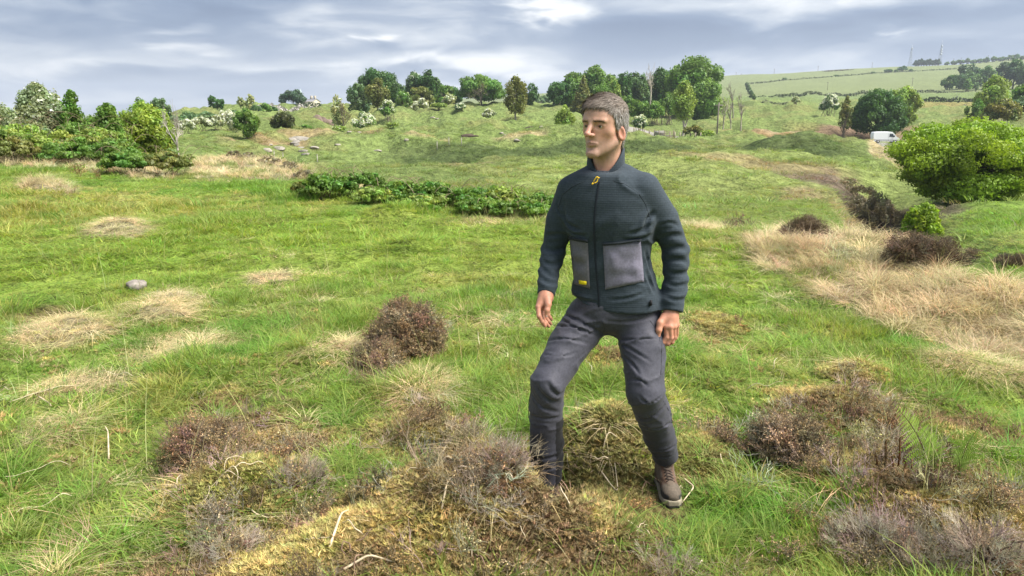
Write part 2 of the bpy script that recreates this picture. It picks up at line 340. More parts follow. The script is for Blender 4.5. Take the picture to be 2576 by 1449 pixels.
def ground_h0(x, y):
    x = np.asarray(x, float); y = np.asarray(y, float); r = np.hypot(x, y)
    z = prof_h(x, y)
    near = 1-sstep(14, 30, r)
    z = z + near*((fbm(x*1.1, y*1.1, 5, 3)-.5)*.10 + (fbm(x*4.2, y*4.2, 9, 3)-.5)*.085*sstep(.8, 2, r))
    mid = sstep(16, 45, r)*(1-sstep(330, 700, r))*lane_damp(x, y)
    ridg = 1-np.abs(fbm(x/9.0, y/9.0, 21, 4)*2-1)
    z = z + mid*((fbm(x/14, y/14, 31, 4)-.5)*4.2*np.clip(r/110, .3, 1.3) + (ridg-.75)*2.4*np.clip(r/120, .25, 1) + (fbm(x/2.6, y/2.6, 37, 3)-.5)*.9*np.clip(r/60, .5, 1.2))
    # spoil mounds and hollows of the old workings: (line, distance, across, along, height)
    for u_, r_, ra, rb, h in ((2020, 92, 8, 6, .9), (1960, 88, 7, 5, .7), (2090, 93, 6, 5, .4), (1820, 80, 12, 5, -1.2), (1700, 78, 10, 4, -1.0), (1330, 76, 12, 4, -1.2), (1180, 76, 8, 3.5, -.8), (1240, 68, 5, 3, 1.1), (1560, 100, 12, 5, 1.0), (1420, 104, 9, 5, .9), (1120, 118, 9, 4, 1.2), (1050, 105, 7, 3, .8), (1200, 130, 8, 4, 1.1), (980, 128, 7, 4, -.9), (900, 112, 8, 3, .8), (1290, 122, 8, 4, -1.0), (1340, 140, 9, 4, 1.1), (820, 96, 7, 3, .8), (1900, 60, 9, 6, .5), (1720, 50, 8, 6, .4), (2000, 130, 9, 5, 1.1), (1890, 118, 12, 6, 1.2), (2140, 120, 8, 5, .9), (1960, 185, 14, 6, 1.5), (1800, 200, 14, 6, 1.4)):
        a = pix_azel(u_, 300)[0]; dx = x-math.sin(a)*r_; dy = y-math.cos(a)*r_; p_ = (dx*math.cos(a)-dy*math.sin(a))/ra; q_ = (dx*math.sin(a)+dy*math.cos(a))/rb
        z = z + h*np.exp(-np.clip(p_*p_+q_*q_, 0, 20))
    # van stand and road bed stay level
    far = sstep(300, 900, r)
    z = z + far*((fbm(x/120, y/120, 41, 3)-.5)*5.0)
    for (e, h) in MOUNDS:
        cx_, cy_, ra, rb, th = e; c, q = math.cos(th), math.sin(th); dx = x-cx_; dy = y-cy_
        d2 = ((dx*c-dy*q)/ra)**2+((dx*q+dy*c)/rb)**2
        z = z + h*np.exp(-1.6*np.clip(d2, 0, 12))
    return z
def gz(x, y): return float(ground_h(np.array([x]), np.array([y]))[0])
def at(u, r):
    """ground point on the sight line u at distance r"""
    a = pix_azel(u, 300)[0]; x, y = math.sin(a)*r, math.cos(a)*r
    return x, y, gz(x, y)
def depth(x, y, z): return y*math.cos(PITCH)+(CAM_Z-z)*math.sin(PITCH)
def pz(v, x, y):
    """height of a thing standing at x, y whose top is on picture line v"""
    d = pix_dir(1288, v); return CAM_Z+y*d[2]/d[1]
def on_ground(u, v, r0=1.2, r1=3000):
    """first ground point met by a sight line"""
    d = pix_dir(u, v); rr = np.exp(np.linspace(math.log(r0), math.log(r1), 1500)); hl = math.hypot(d[0], d[1])
    X = d[0]/hl*rr; Y = d[1]/hl*rr; Z = CAM_Z+d[2]/hl*rr; g = ground_h(X, Y)
    i = np.argmax(Z < g) if (Z < g).any() else len(rr)-1
    return X[i], Y[i], g[i]

# ---- what grows where: weights in ground coordinates
Z_MOSS = [ell(*e) for e in ((600, 1250, 230, 90), (800, 1400, 400, 130), (1180, 1260, 230, 120), (1300, 1400, 320, 120), (1570, 1330, 160, 80), (1525, 1130, 150, 110), (1000, 1140, 140, 50), (1090, 1085, 110, 40), (1780, 1130, 100, 60),
   (630, 1085, 110, 40), (2110, 1050, 160, 60), (2250, 1200, 170, 80), (2150, 950, 80, 40), (2450, 1090, 120, 40), (770, 1110, 90, 40), (1450, 1260, 190, 90), (1630, 1290, 130, 70), (1760, 1215, 110, 50), (1450, 1440, 260, 60), (1000, 1060, 60, 25), (120, 800, 90, 25), (560, 1000, 80, 25), (1520, 930, 80, 40), (1800, 820, 60, 40), (2350, 1400, 230, 90), (1900, 1440, 150, 40))]
Z_HEATH = [ell(*e) for e in ((515, 1110, 80, 60), (660, 1170, 190, 50), (570, 1370, 100, 60), (1150, 1130, 130, 60), (1270, 1370, 190, 50), (1990, 1100, 90, 55), (2200, 1120, 110, 70), (2290, 1230, 190, 100), (2440, 1370, 230, 130), (2150, 1380, 130, 60), (1780, 1105, 70, 40), (860, 1330, 120, 50), (1010, 1330, 100, 50), (930, 950, 60, 30))]
Z_STRAW = [ell(*e) for e in ((1070, 985, 60, 45), (300, 590, 70, 26), (115, 508, 70, 16), (165, 845, 110, 36), (400, 800, 85, 24), (440, 765, 75, 18), (220, 970, 110, 30), (1930, 570, 60, 24), (1960, 640, 90, 36), (2050, 680, 130, 46), (2180, 715, 150, 48), (2120, 650, 120, 40), (2250, 690, 120, 40), (2360, 780, 150, 46), (2480, 840, 150, 50), (2290, 745, 100, 34), (2300, 795, 110, 34), (2420, 815, 140, 40), (2550, 850, 120, 46),
   (2180, 594, 90, 16), (2340, 598, 120, 18), (2470, 925, 110, 26), (1290, 545, 120, 22), (900, 455, 80, 20), (720, 440, 130, 25), (1780, 560, 90, 24), (690, 700, 60, 12), (120, 1090, 90, 30), (450, 880, 140, 40), (870, 890, 60, 30), (1400, 560, 60, 20), (40, 424, 150, 20), (170, 432, 130, 18), (290, 446, 110, 16), (420, 452, 110, 14))]
Z_HEATH2 = [ell(*e) for e in ((2050, 580, 66, 22), (2310, 648, 80, 18), (2510, 645, 90, 42), (2560, 690, 60, 30), (1880, 560, 50, 16))]
Z_LAWN = [ell(*e) for e in ((300, 640, 420, 70), (900, 600, 520, 70), (1250, 610, 300, 60), (1850, 700, 130, 70), (100, 700, 300, 60), (650, 670, 400, 60), (1400, 640, 260, 60))]
def zmax(Z, x, y, **k_):
    o = np.zeros_like(x)
    for i, e in enumerate(Z): o = np.maximum(o, ellw(e, x, y, s=3+i, **k_))
    return o
def weights(x, y):
    r = np.hypot(x, y)
    moss = zmax(Z_MOSS, x, y, rag=.4)*(r < 12); heath = zmax(Z_HEATH, x, y, rag=.5)*(r < 12); heath2 = zmax(Z_HEATH2, x, y, rag=.4)
    straw = zmax(Z_STRAW, x, y, rag=.45)*(r < 30); lawn = zmax(Z_LAWN, x, y)*(r < 30)
    # tall dry grass on the left crest and the plateau rim
    a = np.arctan2(x, y); a0 = pix_azel(470, 400)[0]; a1 = pix_azel(770, 400)[0]
    tall = sstep(17.5, 20, r)*(1-sstep(30, 34, r))*sstep(a0-.02, a0+.02, a)*(1-sstep(a1-.04, a1+.04, a))
    straw = np.maximum(straw, tall)
    return moss, heath, heath2, straw, lawn
G_NEAR = np.array([.170, .225, .048]); G_LUSH = np.array([.125, .205, .036]); G_LAWN = np.array([.180, .245, .042]); G_YEL = np.array([.285, .265, .085])
G_DRY = np.array([.46, .395, .250]); G_MOSS = np.array([.270, .215, .090]); G_HEATH = np.array([.150, .115, .075]); G_FAR = np.array([.145, .190, .058]); G_KNOLL = np.array([.190, .230, .070])
def ground_col(x, y, W=None):
    r = np.hypot(x, y)
    moss, heath, heath2, straw, lawn = weights(x, y) if W is None else W
    n = fbm(x*.9, y*.9, 51, 4)[:, None]; n2 = fbm(x*.16, y*.16, 52, 4)[:, None]; n3 = fbm(x/22., y/22., 53, 4)[:, None]; n4 = fbm(x*3.1, y*3.1, 54, 3)[:, None]
    R_ = r[:, None]
    c = G_NEAR*(1-sstep(.35, .62, n))+G_LUSH*sstep(.35, .62, n)
    yel = sstep(.50, .68, n4*.5+n2*.5)*.75; c = c*(1-yel)+G_YEL*yel
    c = c*(1-lawn[:, None]*.8)+G_LAWN*(.85+.3*n)*lawn[:, None]*.8
    far = G_FAR*(.75+.5*n3)*(1-sstep(.50, .68, n2)*.35)+np.array([.235, .205, .085])*sstep(.50, .68, n2)*.35
    fw = sstep(16, 40, R_); c = c*(1-fw)+far*fw
    kn = sstep(20, 26, R_)*(1-sstep(60, 68, R_))*sstep(-.1, .05, np.arctan2(x, y))[:, None]; c = c*(1-kn*.7)+G_KNOLL*(.75+.5*n2)*kn*.7
    th_ = np.arctan2(x, y)[:, None]; bank = sstep(72, 79, R_+6*(n2-.5))*(1-sstep(90, 97, R_+8*(n3-.5)))*sstep(-.20, -.12, th_)*(1-sstep(.40, .46, th_)); c = c*(1-bank*.8)+np.array([.050, .072, .024])*(.6+.8*n2)*bank*.92  # bank band: rough dark grass, deepened to carry its shade in the colour
    hill = sstep(330, 420, R_); c = c*(1-hill)+np.array([.165, .195, .085])*(.9+.2*n3)*hill
    for wgt, cc in ((moss, G_MOSS*.75), (heath, G_HEATH), (heath2, G_HEATH), (straw, G_DRY*.55)):
        w_ = wgt[:, None]*.92; c = c*(1-w_)+cc*(.7+.6*n4)*w_
    return c
# ---- far field pattern (hedged fields), tracks, bare earth patches
def smooth_patch(px, py, x, y, ra, rb, s=1):
    d = np.hypot((x-px)/ra, (y-py)/rb)+.5*(fbm(x/ra*1.5+9, y/ra*1.5, 77+s, 3)-.5)*2
    return 1-sstep(.55, 1.05, d)
EARTH = [(*at(u, r)[:2], ra, rb, c) for u, r, ra, rb, c in (
    (700, 99, 5.5, 4.5, (.30, .21, .12)), (775, 108, 6, 4, (.30, .22, .12)), (640, 92, 4, 3, (.24, .17, .10)), (1085, 97, 4, 2.0, (.34, .27, .15)), (1320, 99, 4.5, 2.2, (.33, .27, .15)), (915, 104, 3, 2, (.25, .18, .1)),
    (1940, 170, 14, 7, (.27, .18, .09)), (2060, 168, 14, 5, (.30, .24, .14)), (2150, 176, 9, 5, (.20, .13, .09)), (2020, 156, 10, 3, (.12, .08, .07)), (1920, 160, 12, 4, (.25, .16, .08)), (2320, 185, 18, 8, (.22, .15, .10)), (2520, 170, 22, 9, (.20, .13, .10)), (2440, 190, 10, 8, (.24, .19, .12)),
    (1890, 52, 6, 3.5, (.26, .21, .11)), (2130, 46, 3.5, 9, (.17, .12, .085)), (2160, 36, 3.0, 5, (.28, .22, .13)), (2230, 42, 3.5, 8, (.13, .10, .075)), (1100, 66, 9, 3, (.24, .20, .11)))]
PATHW = [at(u, r)[:2] for u, r in ((2196, 143), (2205, 132), (2215, 122), (2228, 110), (2243, 98), (2262, 86), (2300, 72), (2380, 55), (2480, 42), (2560, 33), (2650, 26))]
def poly_dist(P, x, y):
    o = np.full(x.shape, 1e9)
    for (ax, ay), (bx, by) in zip(P[:-1], P[1:]):
        dx, dy = bx-ax, by-ay; t = np.clip(((x-ax)*dx+(y-ay)*dy)/(dx*dx+dy*dy), 0, 1)
        o = np.minimum(o, np.hypot(x-ax-t*dx, y-ay-t*dy))
    return o
_gc0 = ground_col
def ground_col(x, y, W=None):
    c = _gc0(x, y, W); r = np.hypot(x, y)
    if (r > 24).any():
        for px, py, ra, rb, cc in EARTH:
            w_ = smooth_patch(px, py, x, y, ra, rb)[:, None]*.8; c = c*(1-w_)+np.array(cc)*w_
        d = poly_dist(PATHW, x, y); w_ = (1-sstep(.7, 1.7, d+(fbm(x/1.5, y/1.5, 81, 2)-.5)*1.2))[:, None]
        near = sstep(40, 90, r)[:, None]; pc = np.array([.14, .22, .035])*(1-near)+np.array([.36, .29, .17])*near
        c = c*(1-w_*.85)+pc*w_*.85
        # drier field below the long hedge, greener one above
        a = np.arctan2(x, y); a0 = pix_azel(2290, 260)[0]; w_ = (sstep(288, 296, r)*(1-sstep(345, 352, r))*sstep(a0-.004, a0+.004, a))[:, None]
        c = c*(1-w_*.7)+np.array([.23, .19, .07])*w_*.7
        w_ = (sstep(352, 360, r)*(1-sstep(500, 520, r))*sstep(-.1, .4, a))[:, None]; c = c*(1-w_*.35)+np.array([.12, .20, .05])*w_*.35
    return c
# ---- the ground sheet: rings round the standing point, finer close by, out to the skyline
ang = np.concatenate([np.linspace(-math.pi, -.72, 60)[:-1], np.linspace(-.72, .72, 560), np.linspace(.72, math.pi, 60)[1:-1]])
rad = np.concatenate([[.25, .6], np.exp(np.linspace(math.log(1.0), math.log(9), 190)), np.exp(np.linspace(math.log(9), math.log(420), 260))[1:], np.exp(np.linspace(math.log(420), math.log(6000), 60))[1:]])
A_, B_ = np.meshgrid(ang, rad); gx = (np.sin(A_)*B_).ravel(); gy = (np.cos(A_)*B_).ravel()
gzz = ground_h(gx, gy); na, nr = len(ang), len(rad)
i_ = (np.arange(nr-1)*na)[:, None]; j_ = np.arange(na)[None]; j2_ = (j_+1) % na
GF = np.stack([i_+j_, i_+j2_, i_+na+j2_, i_+na+j_], -1).reshape(-1, 4)[:, ::-1]
cap_ = np.stack([np.full(na, len(gx)), (np.arange(na)+1) % na, np.arange(na)], -1)[:, ::-1]
GV = np.stack([gx, gy, gzz], 1); GV = np.vstack([GV, [[0, 0, gz(0, .3)]]])
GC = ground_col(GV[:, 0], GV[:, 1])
mg = bpy.data.materials.new('turf_ground'); mg.use_nodes = True; q = NT(mg.node_tree); mg.node_tree.nodes.clear()
o_ = q.new('ShaderNodeOutputMaterial'); p_ = q.new('ShaderNodeBsdfPrincipled'); p_.inputs['Roughness'].default_value = .95; p_.inputs['Specular IOR Level'].default_value = .1
ac = q.new('ShaderNodeAttribute', attribute_name='col').outputs['Color']; tco = q.new('ShaderNodeTexCoord').outputs['Object']
nA = q.noise(tco, 14, 6, .65); nB = q.noise(tco, 1.3, 5, .6); nC = q.noise(tco, .22, 5, .6)
f_ = q.m('MULTIPLY', q.m('MULTIPLY', q.mr(nA, .25, .75, .6, 1.4, 'LINEAR'), q.mr(nB, .28, .72, .52, 1.42, 'LINEAR')), q.mr(nC, .25, .75, .8, 1.2, 'LINEAR'))  # metre-scale mottling also puts small shadows between tussocks into the colour
vs = q.new('ShaderNodeVectorMath', operation='SCALE'); q.L.new(ac, vs.inputs[0]); q.L.new(f_, vs.inputs['Scale']); q.L.new(vs.outputs[0], p_.inputs['Base Color'])
bp = q.new('ShaderNodeBump'); bp.inputs['Strength'].default_value = .9; bp.inputs['Distance'].default_value = .05
bp2 = q.new('ShaderNodeBump'); bp2.inputs['Strength'].default_value = 1.0; bp2.inputs['Distance'].default_value = .8
q.L.new(nB, bp2.inputs['Height']); q.L.new(nA, bp.inputs['Height']); q.L.new(bp2.outputs[0], bp.inputs['Normal']); q.L.new(bp.outputs[0], p_.inputs['Normal']); q.L.new(p_.outputs[0], o_.inputs[0])
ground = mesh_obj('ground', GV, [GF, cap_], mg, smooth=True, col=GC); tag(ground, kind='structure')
# ------------------------------------------------------------------ ground cover
def blades(n, R0, h, wdt, lean, curve, seg=3, hv=.45, colA=(1, 1, 1), colB=(1, 1, 1), seed=0, droop=0.0):
    """a tuft: n tapered curved blades (vectorised)"""
    g = np.random.default_rng(seed)
    a = g.uniform(0, 2*math.pi, n); rr = R0*np.sqrt(g.uniform(0, 1, n)); bx = rr*np.cos(a); by = rr*np.sin(a)
    hd = a+g.normal(0, .9, n); H = h*(1-hv*g.uniform(0, 1, n)); ln = lean*(.4+g.uniform(0, 1, n)); cv = curve*(.4+1.2*g.uniform(0, 1, n))
    t = np.linspace(0, 1, seg+1)[None]
    out = H[:, None]*(ln[:, None]*t+cv[:, None]*t*t); up = H[:, None]*(t-droop*cv[:, None]*t**3)
    P = np.stack([bx[:, None]+np.cos(hd)[:, None]*out, by[:, None]+np.sin(hd)[:, None]*out, up], -1)
    side = hd+math.pi/2+g.normal(0, .5, n); wd = wdt*(.6+.8*g.uniform(0, 1, n))[:, None]*(1-t**1.5*.92)*.5
    S = np.stack([np.cos(side)[:, None]*wd, np.sin(side)[:, None]*wd, 0*wd], -1)
    V = np.stack([P-S, P+S], 2).reshape(n, -1, 3); m = 2*(seg+1)
    f = np.array([[2*i, 2*i+1, 2*i+3, 2*i+2] for i in range(seg)])
    F = (f[None]+(np.arange(n)*m)[:, None, None]).reshape(-1, 4)
    k_ = g.uniform(0, 1, (n, 1, 1)); c = np.array(colA)*(1-k_)+np.array(colB)*k_; c = c*(.8+.4*g.uniform(0, 1, (n, 1, 1)))
    C = np.broadcast_to(c, (n, m, 3)).reshape(-1, 3)
    return V.reshape(-1, 3), F, C
def variants(tagname, mat, fn, n):
    c = bpy.data.collections.new(tagname)
    for i in range(n):
        V, F, C = fn(i); o = mesh_obj('%s_%02d' % (tagname, i), V, F, mat, col=C, link=False); c.objects.link(o)
    return c
def scatter(name, coll, nvar, P, rz, scl, tint, tilt=None, seed=1, parent=None):
    g = np.random.default_rng(seed); n = len(P)
    me = bpy.data.meshes.new(name); me.vertices.add(n); me.vertices.foreach_set('co', np.asarray(P, np.float32).ravel())
    rot = np.zeros((n, 3), np.float32); rot[:, 2] = rz
    if tilt is not None: rot[:, :2] = tilt
    me.attributes.new('rot', 'FLOAT_VECTOR', 'POINT').data.foreach_set('vector', rot.ravel())
    s = np.asarray(scl, np.float32); s = np.stack([s, s, s], 1) if s.ndim == 1 else s
    me.attributes.new('scl', 'FLOAT_VECTOR', 'POINT').data.foreach_set('vector', s.astype(np.float32).ravel())
    me.attributes.new('idx', 'INT', 'POINT').data.foreach_set('value', g.integers(0, nvar, n).astype(np.int32))
    t = np.ones((n, 4), np.float32); t[:, :3] = tint
    me.attributes.new('tint', 'FLOAT_COLOR', 'POINT').data.foreach_set('color', t.ravel())
    me.materials.append(list(coll.objects)[0].data.materials[0])
    o = bpy.data.objects.new(name, me); COL.objects.link(o); o.parent = parent
    ng = bpy.data.node_groups.new(name+'_scatter', 'GeometryNodeTree')
    ng.interface.new_socket('Geometry', in_out='INPUT', socket_type='NodeSocketGeometry'); ng.interface.new_socket('Geometry', in_out='OUTPUT', socket_type='NodeSocketGeometry')
    gi = ng.nodes.new('NodeGroupInput'); go = ng.nodes.new('NodeGroupOutput'); ip = ng.nodes.new('GeometryNodeInstanceOnPoints')
    ci = ng.nodes.new('GeometryNodeCollectionInfo'); ci.inputs['Collection'].default_value = coll; ci.inputs['Separate Children'].default_value = True; ci.inputs['Reset Children'].default_value = True
    def na_(nm, ty):
        q = ng.nodes.new('GeometryNodeInputNamedAttribute'); q.data_type = ty; q.inputs[0].default_value = nm; return q.outputs[0]
    ng.links.new(gi.outputs[0], ip.inputs['Points']); ng.links.new(ci.outputs[0], ip.inputs['Instance']); ip.inputs['Pick Instance'].default_value = True
    ng.links.new(na_('idx', 'INT'), ip.inputs['Instance Index']); ng.links.new(na_('rot', 'FLOAT_VECTOR'), ip.inputs['Rotation']); ng.links.new(na_('scl', 'FLOAT_VECTOR'), ip.inputs['Scale'])
    ng.links.new(ip.outputs[0], go.inputs[0])
    o.modifiers.new('scatter', 'NODES').node_group = ng
    return o
def fan(n, r0, r1, power=1.0, a0=-.66, a1=.66, seed=0):
    """points spread over the ground between two distances (density ~ r^-(2-power))"""
    g = np.random.default_rng(seed); t = g.uniform(0, 1, n)
    if power == 0: r = np.exp(np.log(r0)+t*(math.log(r1)-math.log(r0)))
    else: r = (r0**power+t*(r1**power-r0**power))**(1/power)
    a = g.uniform(a0, a1, n); return np.sin(a)*r, np.cos(a)*r
def gpos(x, y, sink=.012): return np.stack([x, y, ground_h(x, y)-sink], 1)
W1 = (1, 1, 1)
C_lawn = variants('turf_tuft', M_grass, lambda i: blades(30, .075, .055, .0048, .40, .60, 2, seed=i, colA=(.8, .95, .8), colB=(1.4, 1.18, 1.3)), 6)
C_long = variants('long_tuft', M_grass, lambda i: blades(34, .06, .15, .0052, .55, .85, 3, seed=20+i, colA=(.75, .95, .7), colB=(1.5, 1.2, 1.6), droop=.4), 6)
def straw_fn(i):
    V, F, C = blades(46, .07, .34, .0046, .30, .95, 5, seed=40+i, colA=(.85, .8, .7), colB=(1.2, 1.15, 1.1), droop=.55); return V, F, C
C_straw = variants('straw_tuft', M_straw, straw_fn, 6)
def matted_fn(i):
    V, F, C = blades(40, .12, .26, .005, .9, 1.3, 4, seed=50+i, colA=(.8, .72, .6), colB=(1.25, 1.2, 1.1), droop=.75); V[:, 2] *= .7; return V, F, C
C_matt = variants('matted_tuft', M_straw, matted_fn, 5)
def moss_fn(i):
    g = np.random.default_rng(60+i); mb = MB(); Vs = []; Fs = []; Cs = []; b = 0
    for k_ in range(20):
        c0 = np.array([g.normal(0, .018), g.normal(0, .018), g.uniform(0, .016)])
        V, F, C = blades(8, .004, .012, .0042, 1.0, .5, 1, seed=int(g.integers(1e6)), colA=(.7, .68, .5), colB=(1.25, 1.2, 1.1))
        Vs.append(V+c0); Fs.append(F+b); Cs.append(C*g.uniform(.75, 1.25)); b += len(V)
    return np.concatenate(Vs), np.concatenate(Fs), np.concatenate(Cs)
C_moss = variants('moss_sprig', M_moss, moss_fn, 6)
def branchy(g, base, d, L, r, lev, out, spread=.5, kids=(3, 4), wig=.12, shrink=.68, sides=3, up=0.0):
    """recursive thin branches -> list of (points, radii)"""
    n = 4; P = [np.array(base, float)]; dd = np.array(d, float); dd /= np.linalg.norm(dd)
    for i in range(n):
        dd = dd+g.normal(0, wig, 3)+np.array([0, 0, up]); dd /= np.linalg.norm(dd); P.append(P[-1]+dd*L/n)
    out.append((np.array(P), np.linspace(r, r*(.5 if lev else .3), n+1)))
    if lev <= 0: return
    for _ in range(g.integers(kids[0], kids[1]+1)):
        t = g.uniform(.35, 1.0); k_ = min(int(t*n), n-1); p = P[k_]+(P[k_+1]-P[k_])*(t*n-k_)
        nd = dd+g.normal(0, spread, 3); branchy(g, p, nd, L*shrink*g.uniform(.75, 1.2), r*.62*(1-.4*t+.2), lev-1, out, spread, kids, wig, shrink, sides, up)
def heather_fn(i, dense=7, H=.16, tips=True, col=(1, 1, 1)):
    g = np.random.default_rng(80+i); mb = MB(); out = []
    for k_ in range(dense):
        a = g.uniform(0, 6.28); branchy(g, (g.normal(0, .03), g.normal(0, .03), 0), (math.cos(a)*.55, math.sin(a)*.55, 1), H*.6*g.uniform(.7, 1.2), .0022, 2, out, .42, (3, 4), .14, .62, up=.06)
    for P, r in out: mb.tube(P[::2] if len(P) > 4 and r[0] < .0012 else P, np.maximum(r[::2] if len(P) > 4 and r[0] < .0012 else r, .0007), 3, np.array(col)*g.uniform(.6, 1.4), cap=False)
    V = np.concatenate(mb.V); F = np.concatenate(mb.F4); C = np.concatenate(mb.C)
    if tips:   # dry flower bells and scale leaves along the shoot ends
        ends = np.array([P[-1-g.integers(0, 3)] for P, r in out if r[0] < .0016]); ends = np.repeat(ends, 3, 0)+g.normal(0, .004, (len(ends)*3, 3))
        LV, LF, LC = leaf_quads(ends, g.normal(0, 1, (len(ends), 3)), .0042*g.uniform(.6, 1.3, len(ends)), np.where(g.uniform(0, 1, (len(ends), 1)) < .22, np.array([[1.9, 1.7, 1.35]]), np.array([[1.0, .84, .58]])*g.uniform(.6, 1.4, (len(ends), 1))), g)
        F = np.vstack([F, LF+len(V)]); V = np.vstack([V, LV]); C = np.vstack([C, LC])
    return V, F, C
def leaf_quads(P, N, size, C, g, aspect=.62, fold=.25):
    """one small folded diamond leaf per point, facing N"""
    P = np.asarray(P, float); n = len(P); N = N/(np.linalg.norm(N, axis=1)[:, None]+1e-9)
    rv = g.normal(0, 1, (n, 3)); A = np.cross(N, rv); A /= np.linalg.norm(A, axis=1)[:, None]+1e-9; B = np.cross(N, A)
    s = np.broadcast_to(np.asarray(size, float), (n,))[:, None]
    v0 = P-A*s; v2 = P+A*s; v1 = P+B*s*aspect+N*s*fold; v3 = P-B*s*aspect+N*s*fold
    V = np.stack([v0, v1, v2, v3], 1).reshape(-1, 3); F = np.arange(4*n).reshape(n, 4)
    return V, F, np.repeat(C, 4, axis=0)
C_heath = variants('heather_sprig', M_twig, heather_fn, 5)
C_grey = variants('dead_heather', M_twig, lambda i: heather_fn(i+10, 6, .20, False), 5)

def jitter_tint(c, g, v=.18, hue=.08):
    n = len(c); return np.clip(c*(1+g.normal(0, v, (n, 1)))*(1+g.normal(0, hue, (n, 3))), .004, .9)
g0 = np.random.default_rng(11)
# ---- meadow grass, near (long and tufted) to far (short turf)
def meadow(name, n, r0, r1, power, coll, nv, smin, smax, seed, keep, hgt, colf, cfac=1.0):
    x, y = fan(n, r0, r1, power, seed=seed); W = weights(x, y); g = np.random.default_rng(seed+5)
    k_ = g.uniform(0, 1, n) < keep(x, y, W)*feet_clear(x, y); x, y = x[k_], y[k_]; W = [q[k_] for q in W]
    c = colf(x, y, W, g); s = g.uniform(smin, smax, len(x)); hz = hgt(x, y, W, g)
    return scatter(name, coll, nv, gpos(x, y), g.uniform(0, 6.28, len(x)), np.stack([s, s, s*hz], 1), jitter_tint(c*cfac, g), g.normal(0, .12, (len(x), 2)), seed)
def grass_tint(x, y, W, g):
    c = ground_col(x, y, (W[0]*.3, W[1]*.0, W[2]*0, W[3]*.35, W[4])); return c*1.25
def kill(W): return np.clip(1-W[0]*.93-W[1]*.55-W[2]*.7, 0, 1)
def feet_clear(x, y):
    o_ = np.ones_like(x)
    for fx, fy, fz in FEET: o_ *= sstep(.75, 1.15, np.hypot((x-fx)/.15, (y-(fy-.10))/.26))
    return o_
def clump(x, y, f, s): return sstep(.42, .66, fbm(x*f, y*f, s, 3))
o = meadow('turf_grass', 30000, 1.7, 14, .9, C_lawn, 6, .8, 1.5, 101, lambda x, y, W: kill(W)*(1-W[3]*.4), lambda x, y, W, g: (.40+.75*clump(x, y, 1.5, 61))*(1-.5*W[4]), grass_tint)
tag(o, 'short green turf grass covering the near meadow', 'grass', kind='stuff')
o = meadow('long_grass', 11000, 1.7, 11, .8, C_long, 6, .55, 1.15, 102, lambda x, y, W: kill(W)*(.05+.8*clump(x, y, 1.9, 63)*(1-sstep(5, 9, np.hypot(x, y))*.6))*(1-.95*W[4])*(1-.5*W[3]), lambda x, y, W, g: .35+.6*clump(x, y, 1.9, 63), lambda x, y, W, g: grass_tint(x, y, W, g)*np.array([.88, 1.0, .85]))
tag(o, 'longer lush green grass tufts among the hummocks', 'grass', kind='stuff')
o = meadow('plain_grass', 34000, 9, 34, 1.1, C_lawn, 6, 1.5, 3.0, 103, lambda x, y, W: kill(W)*(1-W[3]*.6), lambda x, y, W, g: (.26+.6*clump(x, y, .7, 62)**2)*(1-.4*W[4]), grass_tint)
tag(o, 'short bright grass of the open plain before the brambles', 'grass', kind='stuff')
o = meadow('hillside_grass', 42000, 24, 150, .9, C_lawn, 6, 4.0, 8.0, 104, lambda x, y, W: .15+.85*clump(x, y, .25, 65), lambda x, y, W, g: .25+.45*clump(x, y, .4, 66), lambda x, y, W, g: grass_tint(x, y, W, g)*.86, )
tag(o, 'rough tussock grass over the old mine workings', 'grass', kind='stuff')
# ---- straw
def straw_keep(x, y, W): return W[3]*(.35+.65*clump(x, y, 1.1, 71))*(1-.55*sstep(16, 19, np.hypot(x, y)))
o = meadow('dry_straw_grass', 42000, 6, 34, .9, C_straw, 6, .55, 1.05, 105, lambda x, y, W: straw_keep(x, y, W)*(np.hypot(x, y) > 5.5)*((np.arctan2(x, y) > .12) | (np.hypot(x, y) > 15.5)), lambda x, y, W, g: (.5+.6*g.uniform(0, 1, len(x)))*(1+.25*sstep(15, 20, np.hypot(x, y))), lambda x, y, W, g: np.tile(G_DRY*1.38, (len(x), 1))*(.65+.6*fbm(x*.8, y*.8, 78, 3)[:, None]))
tag(o, 'tall bleached straw grass along the plateau edge', 'dry grass', kind='stuff')
o = meadow('matted_dry_grass', 27000, 1.8, 12, .9, C_matt, 5, .3, .62, 106, lambda x, y, W: np.clip(W[3]*.8+.05*clump(x, y, .9, 73)+.15*clump(x, y, 2.2, 74)*clump(x, y, .7, 75)*(1-W[4]), 0, 1)*(1-W[0]*.8), lambda x, y, W, g: .5+.5*g.uniform(0, 1, len(x)), lambda x, y, W, g: np.tile(G_DRY*1.35, (len(x), 1)))
tag(o, 'matted pale dead grass lying in the turf', 'dry grass', kind='stuff')
# a thin scatter of tall pale seed stalks
x, y = fan(900, 3.2, 14, .9, seed=131); o = scatter('seed_stalks', variants('stalk', M_straw, lambda i: blades(3, .03, .5, .0035, .2, .35, 5, seed=90+i, colA=(.9, .9, .8), colB=(1.1, 1.1, 1)), 4), 4, gpos(x, y), g0.uniform(0, 6.28, 900), g0.uniform(.4, .95, 900), jitter_tint(np.tile((.34, .33, .15), (900, 1)), g0))
tag(o, 'thin pale grass stalks standing above the turf', 'grass', kind='stuff')
